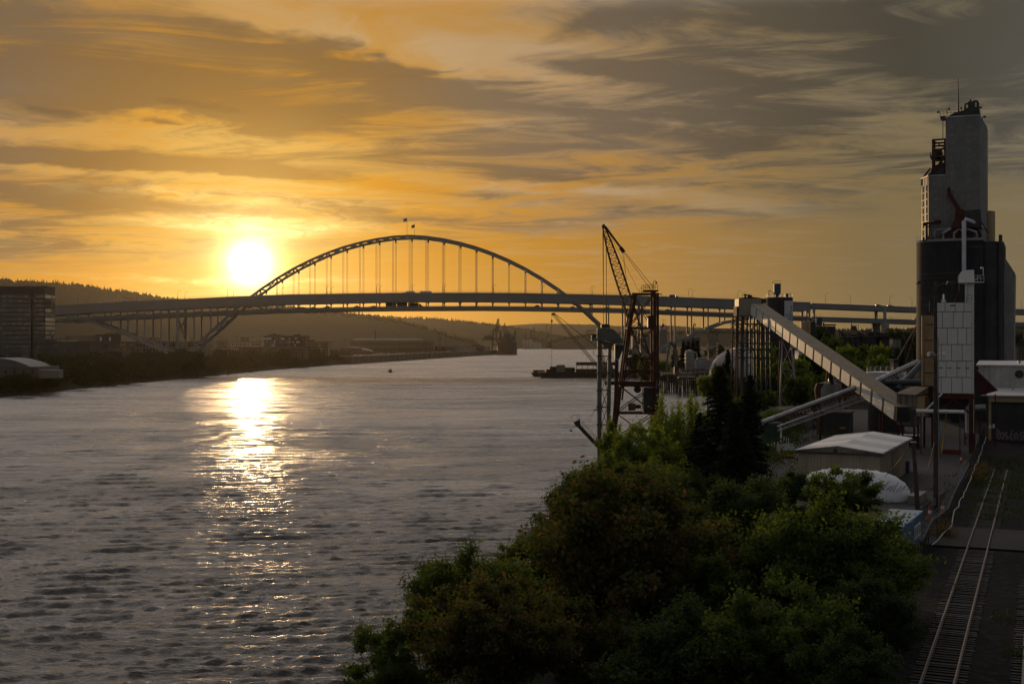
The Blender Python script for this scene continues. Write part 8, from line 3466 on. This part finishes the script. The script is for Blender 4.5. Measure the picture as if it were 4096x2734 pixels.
tree_at('c', L_BRIGHT, 2460, 1850, 158, 85, 'small bright tree at the foot of the red crane legs', 5.0)
tree_at('b', L_BRIGHT, 2640, 1960, 136, 170, 'bright rounded tree in front of the conifers', 1.9)
tree_at('s', L_BRIGHT, 2690, 1790, 172, 150, 'upright shooting willow at the foot of the red crane', 2.0, rx=4.0)
tree_at('s', L_BRIGHT, 2760, 1740, 176, 120, 'second upright willow just left of the conifers', 4.0, rx=4.0)
tree_at('a', L_DARK, 2930, 2140, 82, 260, 'dark shaded tree right of the large maple', 3.3)
tree_at('b', L_GREEN, 3320, 2230, 70, 330, 'broad green maple in the right foreground', .7)
tree_at('c', L_DARK, 3130, 2060, 92, 190, 'dark tree between conifers and fabric shelter', 2.4)
tree_at('d', L_GREEN, 3370, 1985, 101, 165, 'spreading green tree in front of the fabric shelter', 5.5)
tree_at('a', L_DARK, 3490, 2470, 60, 190, 'dark tree beside the railway', 1.1)
tree_at('d', L_GREEN, 3140, 2600, 56, 330, 'wide green tree at the bottom right of the belt', 2.9)
tree_at('b', L_DARK, 2720, 2640, 60, 330, 'dark tree at the bottom below the large maple', 4.9)
tree_at('c', L_BROWN, 2380, 2640, 66, 260, 'russet tinged tree at the bottom centre of the belt', 5.8)
tree_at('c', L_DARK, 3420, 2720, 50, 200, 'dark shrubby tree at the bottom edge beside the track', 3.9)
tree_at('c', L_GREEN, 2880, 2420, 70, 220, 'green tree in the heart of the right foreground', .3)
tree_at('a', L_DARK, 2240, 2330, 92, 170, 'dark understorey tree left of the large maple', 1.7)
tree_at('d', L_DARK, 2640, 2060, 112, 170, 'dark tree just behind the large maple crown', 1.2)
tree_at('b', L_DARK, 2780, 1990, 124, 150, 'dark tree at the foot of the tall conifers', 3.6)
tree_at('a', L_GREEN, 3560, 2270, 74, 150, 'green tree next to the blue container', 4.2)
# conifers
for px, yt, Y, hgt, rk, kd, lab in ((2880, 1448, 152, 15.0, 1.10, 'a', 'tallest dark conifer in the group behind the bright trees'), (3000, 1485, 148, 14.6, 1.05, 'b', 'second dark conifer right of the tallest'), (2800, 1640, 158, 10.5, 1.2, 'a', 'lower dark conifer left of the tallest'), (2940, 1600, 142, 12.0, 1.25, 'a', 'broad dark conifer in front of the tall pair')):
    c = P(px, yt, Y)
    gz_ = ground_z(c.x, Y)
    hh2 = c.z - gz_
    plant(kd, L_NEEDLE, (c.x, Y, gz_), (rk * hh2 / 15, rk * hh2 / 15, hh2 / 15), random.uniform(0, 6), lab, 'conifer_tree', 'conifer', None, CON)
for i, (px, yt, Y) in enumerate(((2735, 1352, 760), (2753, 1362, 740), (2772, 1350, 760), (2788, 1355, 735), (2912, 1392, 420), (2862, 1452, 430), (2880, 1460, 420), (2892, 1448, 440), (2700, 1372, 800))):
    c = P(px, yt, Y)
    hh2 = c.z - YARD + 1
    plant('far', L_NEEDLE, (c.x, Y, YARD - 1), (hh2 / 15 * .95, hh2 / 15 * .95, hh2 / 15), random.uniform(0, 6), '%s small conifer behind the cement dock, counting from the left' % ('second', 'third', 'fourth', 'fifth', 'rightmost', 'sixth', 'seventh', 'eighth', 'leftmost')[i], 'conifer_tree', 'conifer', 'small conifers behind the cement dock', CON)
# middle distance green between trestle, gallery and silos
mids = [(3090, 1520, 300, 75, 0), (3140, 1600, 262, 95, 1), (3040, 1620, 240, 85, 0), (3220, 1560, 250, 90, 1), (3185, 1500, 320, 70, 0), (3250, 1450, 380, 60, 1), (3280, 1570, 240, 60, 0), (3110, 1680, 215, 80, 0), (3010, 1560, 300, 60, 1),
        (3330, 1420, 430, 70, 0), (3400, 1440, 400, 60, 1), (3300, 1390, 470, 60, 0), (3470, 1450, 380, 60, 0), (3530, 1440, 370, 55, 1), (3590, 1450, 360, 45, 0), (3430, 1490, 340, 60, 1), (3510, 1490, 320, 50, 0), (3380, 1490, 340, 55, 0),
        (2580, 1470, 760, 45, 0), (2640, 1475, 740, 40, 1), (2540, 1450, 900, 50, 0), (2880, 1525, 420, 45, 0), (2830, 1545, 430, 40, 1), (2920, 1560, 380, 50, 0), (2960, 1640, 230, 70, 1), (3060, 1440, 420, 50, 0)]
for i, (px, py, Y, r_, k) in enumerate(mids):
    c = P(px, py, Y)
    s = r_ * Y / FPX / 5
    gz_ = min(YARD, ground_z(c.x, Y))
    sz = max(s * .6, min(s * 1.7, (c.z - gz_) / 7.6))
    plant('far' if k == 0 else 'far2', (L_GREEN, L_BRIGHT, L_DARK)[i % 3], (c.x, Y, c.z - 7.6 * sz), (s, s, sz), random.uniform(0, 6), 'leafy tree in the scrub between the gallery and the silos' if px > 2980 else 'leafy tree on the bank behind the dock', group='scrub trees on the industrial bank' if px > 2980 else 'trees behind the dock')
# trees far along the right bank
r = random.Random(77)
for i in range(26):
    Y = r.uniform(800, 1500)
    x = interp(RSHORE, Y) + r.uniform(30, 420)
    s = r.uniform(.9, 1.6)
    plant(r.choice(['tiny', 'tiny2']), L_SCRUB, (x, Y, YARD), (s, s, s * r.uniform(.9, 1.3)), r.uniform(0, 6), 'small tree among the yards under the right approach', group='trees under the right approach')
for i in range(14):
    px = 3560 + i * 40
    Y = r.uniform(900, 960)
    c = P(px, 1330, Y)
    s = r.uniform(1.6, 2.4)
    plant(r.choice(['tiny', 'tiny2']), L_SCRUB, (c.x, Y, YARD), (s, s, s * 1.25), r.uniform(0, 6), 'dark leafy tree on the rise beside the right approach', group='trees beside the right approach')
# scrub and trees along the left bank
for i in range(190):
    f_ = i / 189
    Y = 540 + 900 * f_ ** 1.15 + r.uniform(-6, 6)
    off = r.choice([4, 8, 12, 16, 20, 24])
    x = interp(LSHORE, Y) - off
    s = r.uniform(.7, 1.25) * (1.2 if off > 12 else .85)
    if 600 < Y < 655 and off > 11:
        s *= .55
    z0 = float(np.interp(off, [0, 5, 12, 20], [0, 2.2, 5.5, 8])) - .8
    plant(r.choice(['tiny', 'tiny2']), L_SCRUB, (x, Y, z0), (s, s, s * r.uniform(.8, 1.2)), r.uniform(0, 6), 'scrubby bush on the left river bank', 'bank_bush', 'bush', 'bushes along the left bank')
for px, py, Y, r_, lab in ((318, 1475, 700, 52, 'rounded tree on the left bank below the podium'), (600, 1440, 930, 48, 'dark tree under the left side arch, left one'), (660, 1450, 900, 40, 'dark tree under the left side arch, middle one'), (735, 1440, 950, 70, 'dark tree mass at the foot of the pier tower'), (790, 1452, 930, 60, 'dark tree right of the pier tower foot'),
                           (450, 1460, 760, 50, 'dark riverside tree left of the side arch'), (520, 1470, 790, 50, 'dark riverside tree below the side arch'), (90, 1525, 600, 45, 'dark bush before the barrel roof warehouse'), (1340, 1420, 1480, 30, 'tree right of the office wing'), (1690, 1390, 2150, 22, 'left dark tree before the port annex'), (1710, 1395, 2140, 20, 'right dark tree before the port annex'),
                           (1925, 1392, 2400, 14, 'left of two round trees near the ship'), (1913, 1392, 2420, 13, 'right of two round trees near the ship'), (1770, 1395, 2300, 14, 'round tree below the slender stacks'), (1300, 1412, 1500, 26, 'tree hiding the foot of the office wing'), (1385, 1422, 1560, 22, 'bush at the left end of the quay')):
    c = P(px, py, Y)
    s = r_ * Y / FPX / 5.2
    plant('tiny' if r_ < 50 else 'tiny2', L_SCRUB, (c.x, Y, c.z - 4.8 * s), (s, s, s), r.uniform(0, 6), lab)
# undergrowth, dry tufts and weeds: too many blades to count
rg = np.random.default_rng(31)


def tufts(name, label, cat, centres, per, rad, hgt, m_, size):
    C = np.repeat(np.array(centres), per, 0)
    off = rg.normal(size=(len(C), 3)) * np.array([rad, rad, 0])
    hh3 = np.abs(rg.normal(0, .55, len(C))) * hgt
    C = C + off
    C[:, 2] += hh3
    ax, ay = leaf_axes(rg, len(C), size, .1)
    ax[:, 2] = np.abs(ax[:, 2]) + size * .8
    return stuff(link(name, quads_mesh(name, C, ax, ay, m_)), label, cat)


ug = []
for i in range(420):
    Y = rg.uniform(66, 300)
    x0 = interp(RSHORE, Y)
    o = rg.uniform(1, 24)
    ug.append((x0 + o, Y, ground_z(x0 + o, Y)))
for i in range(160):
    Y = rg.uniform(200, 420)
    x0 = interp(RSHORE, Y) + rg.uniform(8, 40)
    if x0 < P(3420, 0, Y).x - 2:
        ug.append((x0, Y, ground_z(x0, Y)))
tufts('undergrowth', 'tangled dark undergrowth covering the near river bank', 'undergrowth', ug, 110, 1.3, 1.6, L_DARK, .17)
L_DRY = leaf_mat('dry_grass', (.16, .11, .045), (.16, .10, .03))
dg = []
for px, py in ((3925, 1893), (3915, 1920), (3900, 1918), (3935, 1880), (3786, 2150), (3770, 2145), (3760, 2140)):
    p = G(px, py, YARD)
    dg.append((p.x, p.y, YARD))
tufts('dry_grass_tufts', 'pale dry grass tufts beside the fence and track', 'grass', dg, 260, .45, 1.0, L_DRY, .10)
wd_ = []
for i in range(150):
    s = rg.uniform(60, 125)
    c = T0 + RD * s + RP * rg.normal(0, 2.6)
    wd_.append((c.x, c.y, YARD))
for px, py in ((4020, 2475), (4040, 2490), (4075, 2630), (4085, 2610), (4065, 2620), (3830, 2360), (3700, 2500)):
    p = G(px, py, YARD)
    wd_.append((p.x, p.y, YARD))
tufts('track_weeds', 'green weeds growing over the far end of the track', 'weeds', wd_, 40, .6, .40, L_DARK, .10)

number_labels('street lamps on the bridge', 'curved street lamp on the bridge deck, %s from the left')
number_labels('floodlight masts over the port', 'tall floodlight mast over the port, %s from the left')
number_labels('utility poles behind the left bank', 'thin utility pole among the low left buildings, %s from the left')
number_labels('old pile stumps off the left bank', 'old timber pile stump off the left bank, %s from the left')
number_labels('white bollards by the tank', 'white guard bollard before the round tank, %s from the left')
number_labels('scrub trees on the industrial bank', 'leafy tree between the gallery and the silos, %s from the left')
number_labels('trees behind the dock', 'leafy tree on the bank behind the dock, %s from the left')
number_labels('trees beside the right approach', 'dark tree beside the right bridge approach, %s from the left')
number_labels('trees under the right approach', 'small tree among yards under the right approach, %s from the left')
number_labels('small conifers behind the cement dock', 'small conifer behind the cement dock, %s from the left')
# ================================================================= the air
hz = MB()
hz.span(-9000, 9000, -900, 13500, -4, 420)
M_HAZE = bpy.data.materials.new('evening_haze')
M_HAZE.use_nodes = True
_nt = M_HAZE.node_tree
_nt.nodes.clear()
_pv = _nt.nodes.new('ShaderNodeVolumePrincipled')
_pv.inputs['Color'].default_value = (.93, .86, .76, 1)
_pv.inputs['Density'].default_value = 0.0000075
_pv.inputs['Anisotropy'].default_value = .82
_mo = _nt.nodes.new('ShaderNodeOutputMaterial')
_nt.links.new(_pv.outputs[0], _mo.inputs['Volume'])
hzo = hz.build('haze', M_HAZE)
stuff(hzo, 'warm evening haze over the river and hills', 'haze')
